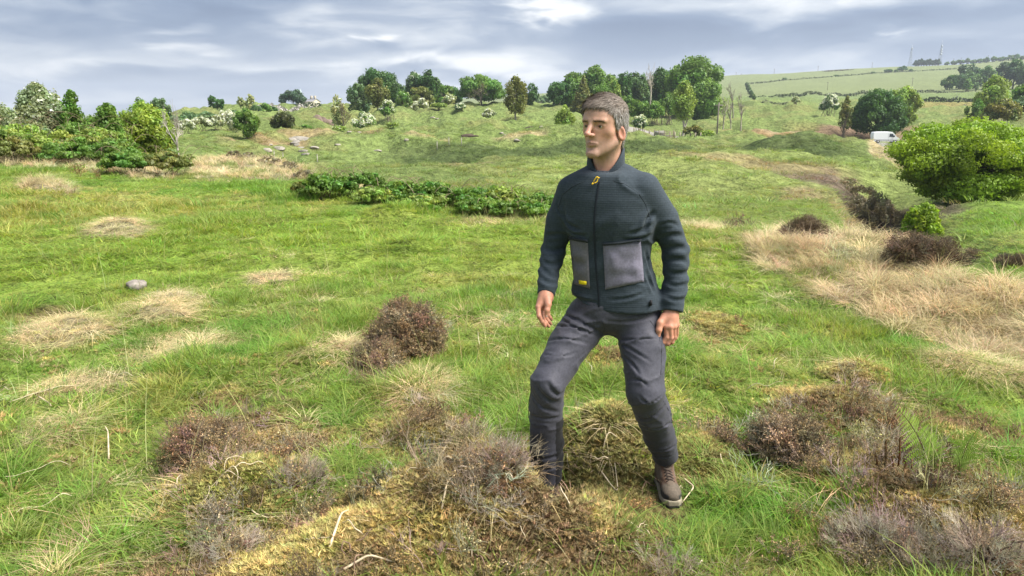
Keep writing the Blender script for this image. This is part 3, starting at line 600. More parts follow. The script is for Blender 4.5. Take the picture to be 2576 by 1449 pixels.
# ---- moss
def moss_tint(x, y, W, g):
    n = fbm(x*3.3, y*3.3, 91, 3)[:, None]; n2 = fbm(x*1.2, y*1.2, 92, 3)[:, None]
    gold = np.array([.47, .40, .175]); brn = np.array([.27, .205, .12]); gre = np.array([.27, .28, .10])
    b = sstep(.40, .60, n); c = gold*b+brn*(1-b); w_ = sstep(.55, .72, n2)*.6
    return c*(1-w_)+gre*w_
o = meadow('moss', 95000, 1.7, 6.5, .5, C_moss, 6, .75, 1.35, 107, lambda x, y, W: np.clip(W[0]*.95+W[1]*.6+.02, 0, 1), lambda x, y, W, g: .8+.6*g.uniform(0, 1, len(x)), moss_tint)
tag(o, 'golden brown feathery moss over the low mounds', 'moss', kind='stuff')
# ---- litter of dead stalks over the moss
C_litter = variants('litter', M_straw, lambda i: blades(8, .06, .060, .0024, 1.6, 1.8, 4, seed=140+i, colA=(.55, .45, .35), colB=(1.3, 1.2, 1.05), droop=.9), 6)
o = meadow('dead_litter', 12000, 1.7, 6.5, .6, C_litter, 6, .5, 1.2, 117, lambda x, y, W: np.clip(W[0]*.4+W[1]*.5+.03, 0, 1), lambda x, y, W, g: .25+.3*g.uniform(0, 1, len(x)), lambda x, y, W, g: np.tile((.46, .37, .24), (len(x), 1)))
tag(o, 'fine dead stalks littered over the moss mounds', 'litter', kind='stuff')
# ---- heather twigs
def heath_tint(a, b):
    return lambda x, y, W, g: np.where(g.uniform(0, 1, (len(x), 1)) < .5, np.array([a]), np.array([b]))
o = meadow('heather', 7500, 1.8, 6.5, .7, C_heath, 5, .55, 1.15, 108, lambda x, y, W: np.clip(W[1]*.25+W[0]*.025, 0, 1), lambda x, y, W, g: .6+.6*g.uniform(0, 1, len(x)), heath_tint((.19, .150, .090), (.27, .225, .155)))
tag(o, 'low brown heather growing through the moss', 'heather', kind='stuff')
o = meadow('dead_heather_twigs', 4200, 1.8, 5.5, .6, C_grey, 5, .6, 1.2, 109, lambda x, y, W: np.clip(W[1]*.45+W[0]*.06, 0, 1)*(.3+.7*clump(x, y, 1.4, 95)), lambda x, y, W, g: .4+.6*g.uniform(0, 1, len(x)), heath_tint((.28, .225, .165), (.40, .34, .265)))
tag(o, 'bare grey heather twigs over the moss', 'twigs', kind='stuff')
o = meadow('rim_heather', 2600, 7, 16, 1.0, C_heath, 5, 1.3, 2.4, 110, lambda x, y, W: W[2]*.95, lambda x, y, W, g: .7+.5*g.uniform(0, 1, len(x)), heath_tint((.11, .085, .06), (.18, .15, .115)))
tag(o, 'dark brown heather on the plateau edge beside the straw', 'heather', kind='stuff')
# ------------------------------------------------------------------ trees and bushes
def ellips_pts(g, n, c, rad, shell=.55):
    d = g.normal(0, 1, (n, 3)); d /= np.linalg.norm(d, axis=1)[:, None]
    k_ = (shell+(1-shell)*g.uniform(0, 1, n)**.7)[:, None]*(1+g.normal(0, .05, (n, 1)))
    return np.asarray(c)+d*k_*np.asarray(rad), d
def limb(g, a, b, r0, r1, n=5, wig=.05):
    a = np.asarray(a, float); b = np.asarray(b, float); t = np.linspace(0, 1, n)[:, None]; L = np.linalg.norm(b-a)
    P = a+(b-a)*t; P[1:-1] += g.normal(0, wig*L, (n-2, 3)); return P, np.linspace(r0, r1, n)
GREENS = dict(brown=(.150, .128, .090), mid=(.085, .150, .030), dark=(.045, .095, .026), light=(.150, .205, .045), yellow=(.135, .200, .018), willow=(.150, .205, .032), blue=(.050, .085, .050), olive=(.110, .120, .035), yew=(.060, .070, .025), grey=(.150, .175, .090), pale=(.20, .22, .10), far=(.085, .135, .060))
BLOSSOM = np.array([.70, .72, .62])
def tree(name, label, box, r, green='mid', kind='round', leaf=None, seed=0, group=None, blossom=0.0, bark=(.16, .13, .10), dens=1.0, trunk=.16, cat='tree', lobes=None, vary=.22, ragged=False):
    """box = (u0, v0, u1): left, top and right sight lines; it stands on the ground at distance r"""
    g = np.random.default_rng(1000+seed); u0, v0, u1 = box; uc = .5*(u0+u1); x, y, z = at(uc, r)
    H = pz(v0, x, y)-z; dep = depth(x, y, z); Wd = (u1-u0)/FOC*dep; px = dep/739.6
    if leaf is None: leaf = 1.25*px
    root = empty(name, (x, y, z)); tag(root, label, cat, group)
    G = np.array(GREENS[green])*1.62; mb = MB(); V_ = []; D_ = []; C_ = []; S_ = []
    H = max(H, .3); hw = Wd/2
    if kind == 'bare':
        out = []; tr = max(H*.02, px*.45); branchy(g, (0, 0, -.1), (g.normal(0, .06), 0, 1), H*.45, tr, 4, out, max(.46, .42*min(1.6, Wd/H*1.2)), (3, 4), .09, .66, up=.05)
        top = max(P[:, 2].max() for P, _ in out); sx_ = max(abs(P[:, :2]).max() for P, _ in out)
        for P, q_ in out:
            P = P*np.array([hw/sx_, hw/sx_, H/top]); mb.tube(P, np.maximum(q_, px*.10), 4 if q_[0] > px*.3 else 3, np.array(bark)*g.uniform(.8, 1.2), cap=False)
        mb.build('trunk', M_bark, root, smooth=True)
        if dens > 0:
            tips = np.concatenate([P[2:] for P, q_ in out[len(out)//3:]])*np.array([hw/sx_, hw/sx_, H/top])
            tips = tips[g.uniform(0, 1, len(tips)) < .4*dens]; tips = tips+g.normal(0, leaf, tips.shape)
            V, F, C = leaf_quads(tips, g.normal(0, 1, tips.shape), leaf*.7, G*g.uniform(.7, 1.3, (len(tips), 1)), g); mesh_obj('crown', V, F, M_leaf, root, col=C)
        return root
    if kind == 'bush': trunk = .015
    ch = H*trunk                       # height of the lowest leaves
    cz = .5*(H+ch); hz = .5*(H-ch)
    # lobes: overlapping clumps inside the crown's envelope
    nl = lobes or int(np.clip(16+Wd*H*1.8/(px*px*60), 14, 80)); LB = []
    if kind == 'cone':
        for i in range(nl):
            t = (i+.5)/nl; a = i*2.4+g.normal(0, .3); rr = hw*(1-t)**.85*.68; LB.append(((math.cos(a)*rr, math.sin(a)*rr, ch+(H-ch)*(t*.92+.04)), (hw*.42*(1.05-t)+.1*hw, hw*.42*(1.05-t)+.1*hw, hz*.20)))
    elif kind == 'birch':
        for i in range(nl):
            t = g.uniform(0, 1); a = g.uniform(0, 6.28); prof = math.sin(math.pi*min(1, .12+t*.9))**.6; rr = hw*.72*prof*math.sqrt(g.uniform(0, 1)); q_ = hw*.30*(.6+.5*prof)
            LB.append(((math.cos(a)*rr, math.sin(a)*rr, ch+(H-ch)*(.04+.9*t)), (q_, q_, q_*1.3)))
    elif kind == 'tiered':
        for i in range(nl):
            t = g.uniform(0, 1)**.9; a = g.uniform(0, 6.28); prof = (1-t**1.7)**.62*(.60+.40*min(1, t*3.5+.35)); rr = hw*.86*prof*math.sqrt(g.uniform(.15, 1)); q_ = hw*g.uniform(.06, .14)
            LB.append(((math.cos(a)*rr, math.sin(a)*rr, ch+(H-ch)*(.04+.90*t)-.05*rr), (q_*1.5, q_*1.3, q_*.5)))
    elif kind == 'flat':
        for i in range(nl):
            a = g.uniform(0, 6.28); rr = hw*.8*math.sqrt(g.uniform(0, 1)); q_ = hw*g.uniform(.22, .34)
            LB.append(((math.cos(a)*rr, math.sin(a)*rr, cz+hz*(.55*(1-(rr/hw)**2)-.25+g.normal(0, .2))), (q_, q_, q_*.6)))
    else:
        for i in range(nl):
            d = g.normal(0, 1, 3); d /= np.linalg.norm(d); k_ = g.uniform(.3, 1)**.4; q_ = g.uniform(.17, .36)
            if kind == 'bush': d[2] = abs(d[2])*1.2-.35
            if ragged: q_ *= g.uniform(.5, .9); k_ *= g.uniform(.85, 1.18)
            c_ = d*k_*(1-q_*.55); LB.append(((c_[0]*hw, c_[1]*hw, cz+c_[2]*hz), (q_*hw, q_*hw, q_*hz*1.0)))
    # trunk and limbs
    if kind != 'bush':
        tr = max(H*.028, px*.5); lean = g.normal(0, .03*H, 2); th = ch+(H-ch)*(.55 if kind != 'cone' else .9)
        P, q_ = limb(g, (0, 0, -.15), (lean[0], lean[1], th), tr, tr*.4, 6, .018); mb.tube(P, q_, 6, bark, cap=False)
        for c_, _ in LB[:14]:
            s_ = P[min(5, 1+int(g.integers(0, 4)))]; Q, qq = limb(g, s_, c_, tr*.42, tr*.12, 5, .05); mb.tube(Q, np.maximum(qq, px*.12), 4, bark, cap=False)
    else:
        for c_, _ in LB[:10]:
            Q, qq = limb(g, (g.normal(0, hw*.3), g.normal(0, hw*.3), -.05), c_, max(.012*H, px*.2), px*.1, 5, .06); mb.tube(Q, qq, 4, bark, cap=False)
    mb.build('trunk' if kind != 'bush' else 'stems', M_bark, root, smooth=True)
    for i, (c_, q_) in enumerate(LB):
        area = 4*math.pi*((q_[0]*q_[2]+q_[0]*q_[1])/2); n = int(np.clip(area/(leaf*leaf*1.25)*1.15*dens, 12, 4200))
        P, d = ellips_pts(g, n, c_, q_, .5); P = P+g.normal(0, .20 if kind == 'tiered' else .10, P.shape)*np.array(q_); tint = G*(1+g.normal(0, vary*.6))*np.array([1+g.normal(0, vary*.4), 1, 1])
        Cc = tint*g.uniform(.72, 1.28, (n, 1))
        if blossom > 0:
            up = np.clip(.35+.6*d[:, 2]+.35*(P[:, 2]-ch)/max(H-ch, .1), 0, 1); b_ = g.uniform(0, 1, n) < blossom*up*(1.25 if g.uniform() < .75 else .3); Cc[b_] = BLOSSOM*g.uniform(.75, 1.1, (b_.sum(), 1))
        keep = P[:, 2] > .04*H
        V_.append(P[keep]); D_.append((d+g.normal(0, .55, d.shape))[keep]); C_.append(Cc[keep]); S_.append((leaf*g.uniform(.6, 1.25, n))[keep])
    V, F, C = leaf_quads(np.concatenate(V_), np.concatenate(D_), np.concatenate(S_), np.concatenate(C_), g)
    mesh_obj('crown', V, F, M_leaf, root, col=C)
    return root
T = []
def t_(*a, **k_): T.append((a, k_))
# left side
t_('dark_round_tree', 'dark green round tree standing alone beyond the white hedge', (527, 235, 571), 215, 'dark', seed=1, trunk=.06)
t_('sparse_tree', 'thin pale tree with open crown on the skyline beside its twin', (596, 243, 622), 205, 'pale', 'birch', seed=2, dens=.35, trunk=.3)
t_('sparse_tree', 'taller thin fan-shaped pale tree on the skyline', (614, 237, 649), 200, 'pale', 'birch', seed=3, dens=.35, trunk=.3)
t_('background_tree', 'dark green trees-top crown behind the yellow-green bush', (336, 247, 390), 95, 'mid', seed=4)
t_('background_tree', 'taller dull green tree right behind the yellow-green bush', (378, 244, 432), 100, 'far', seed=5)
for i, (u0, v0, u1, r) in enumerate(((446, 276, 500, 150), (490, 280, 545, 160), (560, 276, 610, 170), (418, 290, 460, 130))):
    t_('hedge_bush', 'dull dark green bush in the hedge line left of the round tree', (u0, v0, u1), r, 'far', 'bush', seed=10+i, cat='bush', group='dull bushes of the far hedge')
for i, (u0, v0, u1, r) in enumerate(((442, 298, 490, 112), (478, 290, 530, 116), (520, 286, 566, 118), (548, 270, 600, 122), (572, 284, 612, 108))):
    t_('hawthorn_bush', 'white flowering hawthorn in the row left of the round green tree', (u0, v0, u1), r, 'grey', 'bush', seed=20+i, blossom=.62, cat='hawthorn', group='white hawthorns in a row on the left slope')
t_('round_green_tree', 'bright green egg-shaped young tree on the left slope', (587, 273, 652), 99, 'mid', seed=30, trunk=.1, leaf=.2)
for i, (u0, v0, u1, r) in enumerate(((632, 262, 662, 185), (655, 256, 688, 195), (684, 266, 702, 200))):
    t_('skyline_bush', 'small dark bush on the skyline left of the cedar', (u0, v0, u1), r, ('far', 'mid', 'dark')[i], 'bush', seed=35+i, cat='bush', group='small bushes on the skyline left of the cedar')
t_('yew_bush', 'brown-green dense yew bush beside the pale rocks', (679, 279, 741), 118, 'yew', 'bush', seed=40, leaf=.2, cat='yew', dens=1.3)
t_('cedar_tree', 'dark blue-green wind-shaped cedar next to the church', (707, 221, 771), 330, 'blue', 'flat', seed=41, trunk=.05, dens=1.4, lobes=30)
t_('small_bush', 'small green bush below the rock face', (750, 313, 785), 121, 'mid', 'bush', seed=42, cat='bush')
t_('bare_shrub_tree', 'half-bare pale twiggy tree beside the rock face', (824, 236, 876), 140, 'pale', 'birch', seed=43, dens=.45, trunk=.12, blossom=.2)
t_('dead_leaning_tree', 'brown leafless tangled tree in front of the big dark tree', (842, 250, 888), 136, 'olive', 'bare', seed=44, dens=.5, bark=(.20, .16, .12))
t_('hawthorn_bush', 'big white flowering hawthorn at the foot of the half-bare tree', (883, 277, 945), 131, 'mid', 'bush', seed=45, blossom=.7, cat='hawthorn')
t_('small_hawthorn', 'small pale green hawthorn on a thin stem on the open slope', (832, 318, 869), 112, 'light', 'flat', seed=46, trunk=.35, cat='hawthorn', blossom=.15)
t_('small_hawthorn', 'small flat-topped green hawthorn with a crooked stem on the open slope', (969, 309, 1011), 117, 'light', 'flat', seed=47, trunk=.35, cat='hawthorn', blossom=.12)
t_('broad_tree', 'tallest dark green domed tree of the left wood', (905, 171, 1010), 205, 'dark', seed=48, trunk=.05, lobes=44)
t_('broad_tree', 'grey-green leafy tree on the left flank of the left wood', (876, 203, 936), 185, 'far', seed=49, trunk=.05)
t_('light_tree', 'light green slender tree in front of the tall domed tree', (918, 199, 986), 172, 'olive', 'birch', seed=50, trunk=.15, dens=.8)
t_('hawthorn_bush', 'white flowering hawthorn just below the light green slender tree', (954, 247, 1003), 160, 'mid', 'bush', seed=51, blossom=.72, cat='hawthorn')
t_('green_hawthorn', 'dark green bushy tree at the foot of the tall domed tree', (992, 225, 1036), 190, 'mid', 'round', seed=52, blossom=.1, trunk=.05)
t_('broad_tree', 'pale flecked tall tree in the middle of the left wood', (1015, 176, 1078), 215, 'far', seed=53, trunk=.05, blossom=.08)
t_('broad_tree', 'dark narrow tall tree right of the flecked one', (1052, 174, 1110), 212, 'dark', seed=54, trunk=.05)
t_('broad_tree', 'lower light green tree at the right end of the left wood', (1092, 207, 1146), 225, 'mid', seed=55, trunk=.05)
t_('brown_tree', 'brownish green low tree above the white hawthorn', (1024, 219, 1096), 198, 'olive', seed=56, trunk=.05)
t_('hawthorn_bush', 'white hawthorn under the brownish green low tree', (1037, 241, 1079), 190, 'grey', 'bush', seed=57, blossom=.85, cat='hawthorn')
t_('small_tree', 'small olive tree with open stems right of the left wood', (1083, 260, 1125), 168, 'light', 'flat', seed=58, trunk=.35)
t_('hawthorn_bush', 'grey-white hazy hawthorn behind the small olive tree', (1108, 232, 1152), 192, 'pale', 'bush', seed=59, blossom=.45, cat='hawthorn')
t_('hawthorn_bush', 'dark-centred white hawthorn right of the small olive tree', (1139, 258, 1176), 166, 'dark', 'bush', seed=60, blossom=.6, cat='hawthorn')
t_('broad_tree', 'wide green domed tree with a bare tree before it', (1152, 187, 1272), 225, 'mid', seed=61, trunk=.05, lobes=44)
t_('bare_tree', 'bare grey tree with forked trunk before the wide domed tree', (1172, 205, 1240), 205, 'olive', 'bare', seed=62, dens=.35, bark=(.13, .11, .09))
t_('hawthorn_bush', 'white round hawthorn right of the bare forked tree', (1211, 271, 1250), 158, 'grey', 'bush', seed=63, blossom=.8, cat='hawthorn')
t_('birch_tree', 'tall airy olive birch with pale stems on the slope', (1257, 192, 1338), 146, 'olive', 'birch', seed=64, trunk=.2, dens=.55, lobes=40, bark=(.3, .28, .25))
t_('broad_tree', 'dark green tree half hidden behind the olive birch', (1315, 211, 1356), 225, 'dark', seed=65, trunk=.05)
t_('young_tree', 'yellow-olive young tree with several stems on the slope', (1391, 266, 1450), 118, 'light', 'birch', seed=66, trunk=.2, dens=.6)
# wood behind the man
for i, (u0, v0, u1, r, gr, kd, lb) in enumerate((
    (1374, 204, 1440, 226, 'dark', 'round', 'dark green tree on the left flank of the right wood'), (1398, 180, 1478, 232, 'mid', 'round', 'broad green tree over the left part of the right wood'), (1452, 166, 1545, 236, 'mid', 'round', 'high green tree top left of the bare white tree'),
    (1436, 193, 1496, 205, 'olive', 'cone', 'olive conical tree in front of the right wood'), (1492, 210, 1532, 208, 'mid', 'round', 'small round green tree beside the olive conical one'), (1526, 196, 1560, 214, 'light', 'round', 'light green small tree in the gap of the right wood'),
    (1545, 176, 1592, 222, 'dark', 'round', 'blue-dark narrow tree in the right wood'), (1580, 186, 1640, 228, 'far', 'round', 'dull green tree behind the bare white tree'), (1630, 172, 1690, 232, 'dark', 'round', 'dark tree just left of the giant domed tree'))):
    t_('wood_tree', lb, (u0, v0, u1), r, gr, kd, seed=70+i, trunk=.04)
for i, (u0, v0, u1, r) in enumerate(((1376, 204, 1450, 246), (1430, 188, 1520, 248), (1495, 184, 1575, 246), (1550, 186, 1640, 246), (1615, 180, 1710, 246))):
    t_('backing_tree', 'dark tree filling the back of the right wood', (u0, v0, u1), r, 'dark', seed=700+i, trunk=.0, group='dark trees at the back of the right wood')
for i, (u0, v0, u1, r) in enumerate(((876, 215, 960, 225), (945, 205, 1035, 230), (1015, 200, 1105, 232), (1080, 215, 1165, 236))):
    t_('backing_tree', 'dark tree filling the back of the left wood', (u0, v0, u1), r, 'dark', seed=710+i, trunk=.0, group='dark trees at the back of the left wood')
t_('giant_tree', 'giant bright green domed tree at the right end of the right wood', (1664, 149, 1823, ), 218, 'mid', seed=80, trunk=.03, lobes=60, leaf=.42, dens=1.15)
t_('wood_bush', 'green round bush at the foot of the giant domed tree', (1655, 228, 1702), 196, 'mid', 'bush', seed=81, cat='bush')
for i, (u0, v0, u1, r) in enumerate(((1580, 245, 1640, 190), (1620, 250, 1674, 188), (1545, 236, 1600, 196))):
    t_('wood_bush', 'green bush along the front of the right wood', (u0, v0, u1), r, 'mid', 'bush', seed=82+i, cat='bush', group='green bushes before the right wood')
t_('bare_tree', 'bare whitish tree standing tall in the right wood', (1605, 157, 1660), 203, 'olive', 'bare', seed=85, dens=.1, bark=(.36, .32, .27))
t_('thin_tree', 'thin pale-stemmed yellow-green tree before the giant domed tree', (1683, 203, 1754), 158, 'light', 'birch', seed=86, trunk=.34, dens=.5, bark=(.34, .31, .27))
t_('hawthorn_bush', 'white flowering hawthorn by the lane fence', (1590, 283, 1630), 152, 'dark', 'bush', seed=87, blossom=.8, cat='hawthorn')
t_('round_bush', 'round dull green bush by the lane', (1717, 310, 1770), 148, 'olive', 'bush', seed=88, cat='bush')
t_('low_bush', 'low yellow-green bush right of the round dull bush', (1760, 325, 1800), 146, 'light', 'bush', seed=89, cat='bush')
for i, (u0, v0, u1, r, b_) in enumerate(((1822, 203, 1866, 230, (.20, .18, .16)), (1806, 240, 1836, 178, (.33, .30, .25)), (1828, 250, 1852, 175, (.33, .30, .25)), (1846, 232, 1884, 172, (.28, .25, .21)))):
    t_('leafless_tree', ('grey leafless tree touching the giant domed tree', 'pale leafless sapling beside the wooden pole', 'short pale leafless sapling between two others', 'tallest pale leafless tree of the little group')[i], (u0, v0, u1), r, 'light', 'bare', seed=90+i, dens=.12 if i != 1 else .5, bark=b_)
# right side
t_('hawthorn_bush', 'small white hawthorn alone in the field', (1986, 240, 2008), 262, 'grey', 'bush', seed=95, blossom=.6, cat='hawthorn')
t_('hawthorn_bush', 'large white-topped hawthorn in the field left of the sycamore', (2060, 233, 2109), 232, 'dark', 'bush', seed=96, blossom=.75, cat='hawthorn')
t_('thin_tree', 'thin olive tree with sparse leaves left of the sycamore', (2104, 240, 2148), 168, 'olive', 'birch', seed=97, trunk=.25, dens=.4)
t_('sycamore_tree', 'dense dark green sycamore behind the white van', (2139, 226, 2273), 172, 'dark', seed=98, trunk=.0, lobes=54, dens=1.2, vary=.15)
t_('sycamore_tree', 'lighter green tree behind the dense sycamore', (2225, 219, 2313), 192, 'light', seed=99, trunk=.05, lobes=36)
t_('gorse_bush', 'yellow-green low bush right of the white van', (2278, 335, 2322), 146, 'light', 'bush', seed=100, cat='bush', blossom=.1)
t_('edge_tree', 'round green tree below the far wood', (2427, 248, 2473), 190, 'mid', seed=101, trunk=.03)
t_('edge_tree', 'broad yellow-green tree under the far wood', (2444, 192, 2540), 215, 'light', seed=102, trunk=.04, lobes=36)
t_('brown_bush', 'brown and green bush on the right bank', (2470, 248, 2562), 165, 'olive', 'bush', seed=103, cat='bush', vary=.35)
t_('edge_tree', 'green tree at the top of the right bank', (2540, 200, 2630), 225, 'mid', seed=104)
t_('edge_tree', 'hazy lower tree on the right bank', (2536, 240, 2640), 200, 'far', seed=105)
# far wood on the hill
for i, (u0, v0, u1, r, gr, kd) in enumerate(((2358, 186, 2398, 560, 'dark', 'round'), (2385, 162, 2425, 580, 'blue', 'round'), (2408, 160, 2450, 590, 'blue', 'round'), (2396, 172, 2446, 545, 'far', 'round'), (2432, 184, 2456, 535, 'far', 'round'), (2448, 160, 2496, 560, 'far', 'round'),
        (2484, 155, 2535, 570, 'blue', 'round'), (2510, 146, 2560, 575, 'dark', 'round'), (2540, 142, 2600, 565, 'far', 'round'), (2578, 140, 2660, 565, 'mid', 'round'), (2410, 196, 2436, 530, 'mid', 'bush'))):
    t_('far_wood_tree', ('dark' if gr in ('dark', 'blue') else 'green')+' tree of the wood high on the right hill', (u0, v0, u1), r, gr, kd, seed=110+i, trunk=.03, group=('dark' if gr in ('dark', 'blue') else 'green')+' trees of the far hill wood')
for i, (u, v0, hw_, r) in enumerate(((1966, 197, 5, 900), (2094, 191, 6, 950), (2183, 183, 5, 1000), (2222, 174, 11, 1000), (2240, 176, 4, 1000), (2255, 165, 12, 1010), (2276, 175, 4, 1010))):
    t_('hill_bush', 'lone small dark bush out on the grassy hill', (u-hw_, v0, u+hw_), r, 'dark', 'bush', seed=130+i, cat='bush', group='lone bushes dotted over the hill')
for i in range(15):
    u = 2365+i*15+((i*37) % 9); v = 161-(u-2365)*.085
    t_('ridge_bush', 'wind-shaped small tree along the hill top hedge', (u-6-(i % 3)*2, v-5-(i % 4)*2, u+6+(i % 3)*2), 1240, 'far', 'bush', seed=140+i, cat='tree', group='small trees along the hill top')
for i in range(9):
    u = 2286+i*7
    t_('mast_pine', 'dark pine of the clump between the two masts', (u-6, 153-(i % 3)*2, u+6), 1230, 'blue', 'cone', seed=160+i, cat='pine', trunk=.3, group='pines between the masts')
for i in range(6):
    u = 1872+i*4; t_('hedge_shrub', 'dark shrub in the hedge climbing the hill', (u-4, 206+i*6, u+4), 700-i*70, 'far', 'bush', seed=170+i, cat='bush', group='shrubs of the climbing hedge')
# distant trees closing the gap in the middle
for i, (u0, v0, u1, r) in enumerate(((1340, 243, 1372, 420), (1352, 238, 1385, 460), (1366, 240, 1400, 430))):
    t_('gap_tree', 'hazy green tree in the gap between the two woods', (u0, v0, u1), r, 'far', seed=180+i, group='hazy trees in the gap')
# left foreground shrubs
t_('elder_bush', 'tall loose pale-leaved elder bush above the brambles', (28, 212, 170), 31, 'grey', 'birch', seed=190, trunk=.05, dens=.8, leaf=.058, lobes=90, blossom=.12, cat='bush')
t_('elder_bush', 'narrow spire-like leafy shrub above the brambles', (150, 222, 222), 30, 'mid', 'birch', seed=191, trunk=.05, dens=.7, leaf=.058, lobes=60, cat='bush')
t_('elder_bush', 'shorter leafy shrub right of the spire-like one', (230, 258, 315), 29, 'mid', 'birch', seed=192, trunk=.03, dens=.9, leaf=.058, lobes=70, cat='bush')
t_('dark_bush', 'dark green bush filling behind the brambles', (60, 275, 200), 34, 'mid', 'bush', seed=193, leaf=.06, cat='bush')
t_('dark_bush', 'dark green thicket between the elder and the yellow-green bush', (190, 285, 330), 33, 'mid', 'bush', seed=194, leaf=.06, cat='bush')
t_('willow_bush', 'bright yellow-green rounded willow bush', (300, 262, 432), 31, 'willow', 'round', seed=195, trunk=.0, leaf=.052, lobes=110, dens=.9, cat='bush')
t_('pale_bush', 'pale leafy bush reaching the picture edge left of the elder', (-90, 262, 50), 30, 'grey', 'birch', seed=196, trunk=.03, leaf=.058, lobes=80, dens=.9, cat='bush')
t_('dead_tree', 'small dead whitish tree with bare crooked stem by the brambles', (392, 248, 488), 27, 'light', 'bare', seed=197, dens=0, bark=(.42, .38, .33))
# the big windswept tree in the dip on the right
t_('windswept_tree', 'big bright yellow-green windswept tree in the dip on the right', (2262, 302, 2640), 43, 'yellow', 'round', seed=200, trunk=.07, leaf=.075, lobes=150, dens=.62, ragged=True, bark=(.07, .06, .05), vary=.16)
t_('young_bush', 'small yellow-green bush in front of the windswept tree', (2310, 505, 2400), 31, 'yellow', 'bush', seed=201, leaf=.06, cat='bush')
for i, (u0, v0, u1, r) in enumerate(((2120, 445, 2180, 47), (2150, 462, 2225, 44), (2190, 475, 2265, 42), (2220, 492, 2290, 40), (2160, 485, 2215, 40))):
    t_('thorn_scrub', 'brown leafless thorn scrub in the gully below the windswept tree', (u0, v0, u1), r, 'brown', 'bush', seed=205+i, dens=.4, leaf=.045, ragged=True, bark=(.13, .10, .085), cat='scrub', group='thorn scrub in the gully')
for a, k_ in T: tree(*a, **k_)
# ------------------------------------------------------------------ built things and small things
def ribbon(name, pts, width, lift, col, mat, n=90, kind='structure'):
    P = np.array(pts, float); L = np.concatenate([[0], np.cumsum(np.linalg.norm(np.diff(P, axis=0), axis=1))]); s = np.linspace(0, L[-1], n)
    X = np.interp(s, L, P[:, 0]); Y = np.interp(s, L, P[:, 1]); T_ = np.stack([np.gradient(X), np.gradient(Y)], 1); T_ /= np.linalg.norm(T_, axis=1)[:, None]; N_ = np.stack([-T_[:, 1], T_[:, 0]], 1)
    W_ = np.interp(s, L, np.broadcast_to(width, (len(P),))); ks = np.linspace(-.5, .5, 5)
    V = np.stack([np.stack([X+N_[:, 0]*W_*k_, Y+N_[:, 1]*W_*k_], 1) for k_ in ks], 1); Z = ground_h(V[..., 0].ravel(), V[..., 1].ravel()).reshape(V.shape[:2]); Z = blur(Z, 0, 1.5)
    Z = np.maximum(Z, ground_h(V[..., 0].ravel(), V[..., 1].ravel()).reshape(V.shape[:2]))+lift
    V = np.concatenate([V, Z[..., None]], -1).reshape(-1, 3); i = np.arange(n*5).reshape(n, 5); F = np.stack([i[:-1, :-1], i[:-1, 1:], i[1:, 1:], i[1:, :-1]], -1).reshape(-1, 4)
    o = mesh_obj(name, V, F, mat, None, True, np.tile(col, (len(V), 1))); tag(o, kind=kind); return o
M_road = material('lane_gravel', .95, .1, grain=(1.2, .2))
ribbon('lane', [at(u, r)[:2] for u, r in ((1520, 178), (1575, 170), (1620, 162), (1670, 156), (1720, 152), (1780, 150), (1835, 149))], 6.5, .10, (.25, .235, .205), M_road)
ribbon('parking_strip', [at(u, r)[:2] for u, r in ((2166, 146), (2190, 147), (2215, 149), (2245, 150), (2270, 151))], (3, 7, 8, 7, 4), .02, (.30, .29, .27), M_road, 40)
def rock(name, label, pos, size, seed, group=None, col=(.42, .40, .36), parent=None, sq=(1, 1, .6), cat='rock'):
    g = np.random.default_rng(seed); th = np.linspace(0, math.pi, 9); ph = np.linspace(0, 2*math.pi, 15)[:-1]; A, B = np.meshgrid(th, ph, indexing='ij'); D = np.stack([np.sin(A)*np.cos(B), np.sin(A)*np.sin(B), np.cos(A)], -1).reshape(-1, 3)
    k_ = 1+.38*n3s(D*1.3+seed, 1.6, seed)+.2*n3s(D*1.3, 4, seed+4); V = D*k_[:, None]*np.array(sq)*size
    for _ in range(5):   # flat broken faces
        n = g.normal(0, 1, 3); n /= np.linalg.norm(n); d = V@n; c_ = .62*size*np.linalg.norm(n*np.array(sq)); m_ = d > c_; V[m_] -= (d[m_]-c_)[:, None]*n
    i0 = np.arange(8)[:, None]*14; j0 = np.arange(14)[None]; F = np.stack([i0+j0, i0+14+j0, i0+14+(j0+1) % 14, i0+(j0+1) % 14], -1).reshape(-1, 4)
    o = mesh_obj(name, V, F, M_rock, parent, False, np.array(col)*(.8+.4*g.uniform(0, 1, (len(V), 1)))); o.location = pos; o.rotation_euler = (0, 0, g.uniform(0, 6))
    if parent is None: tag(o, label, cat, group)
    return o
def n3s(p, f, s): return (vn(p[:, 0]*f+70.3, p[:, 2]*f+50, s)+vn(p[:, 1]*f+60, p[:, 2]*f+33.1, s+1)+vn(p[:, 0]*f+40, p[:, 1]*f+29.7, s+2))/3-.5
x, y, z = on_ground(340, 722); rock('stone', 'lone grey stone sunk in the short turf', (x, y, z+.005), .105, 3, col=(.22, .195, .17), sq=(1.2, .9, .6), cat='stone')
k_ = 0
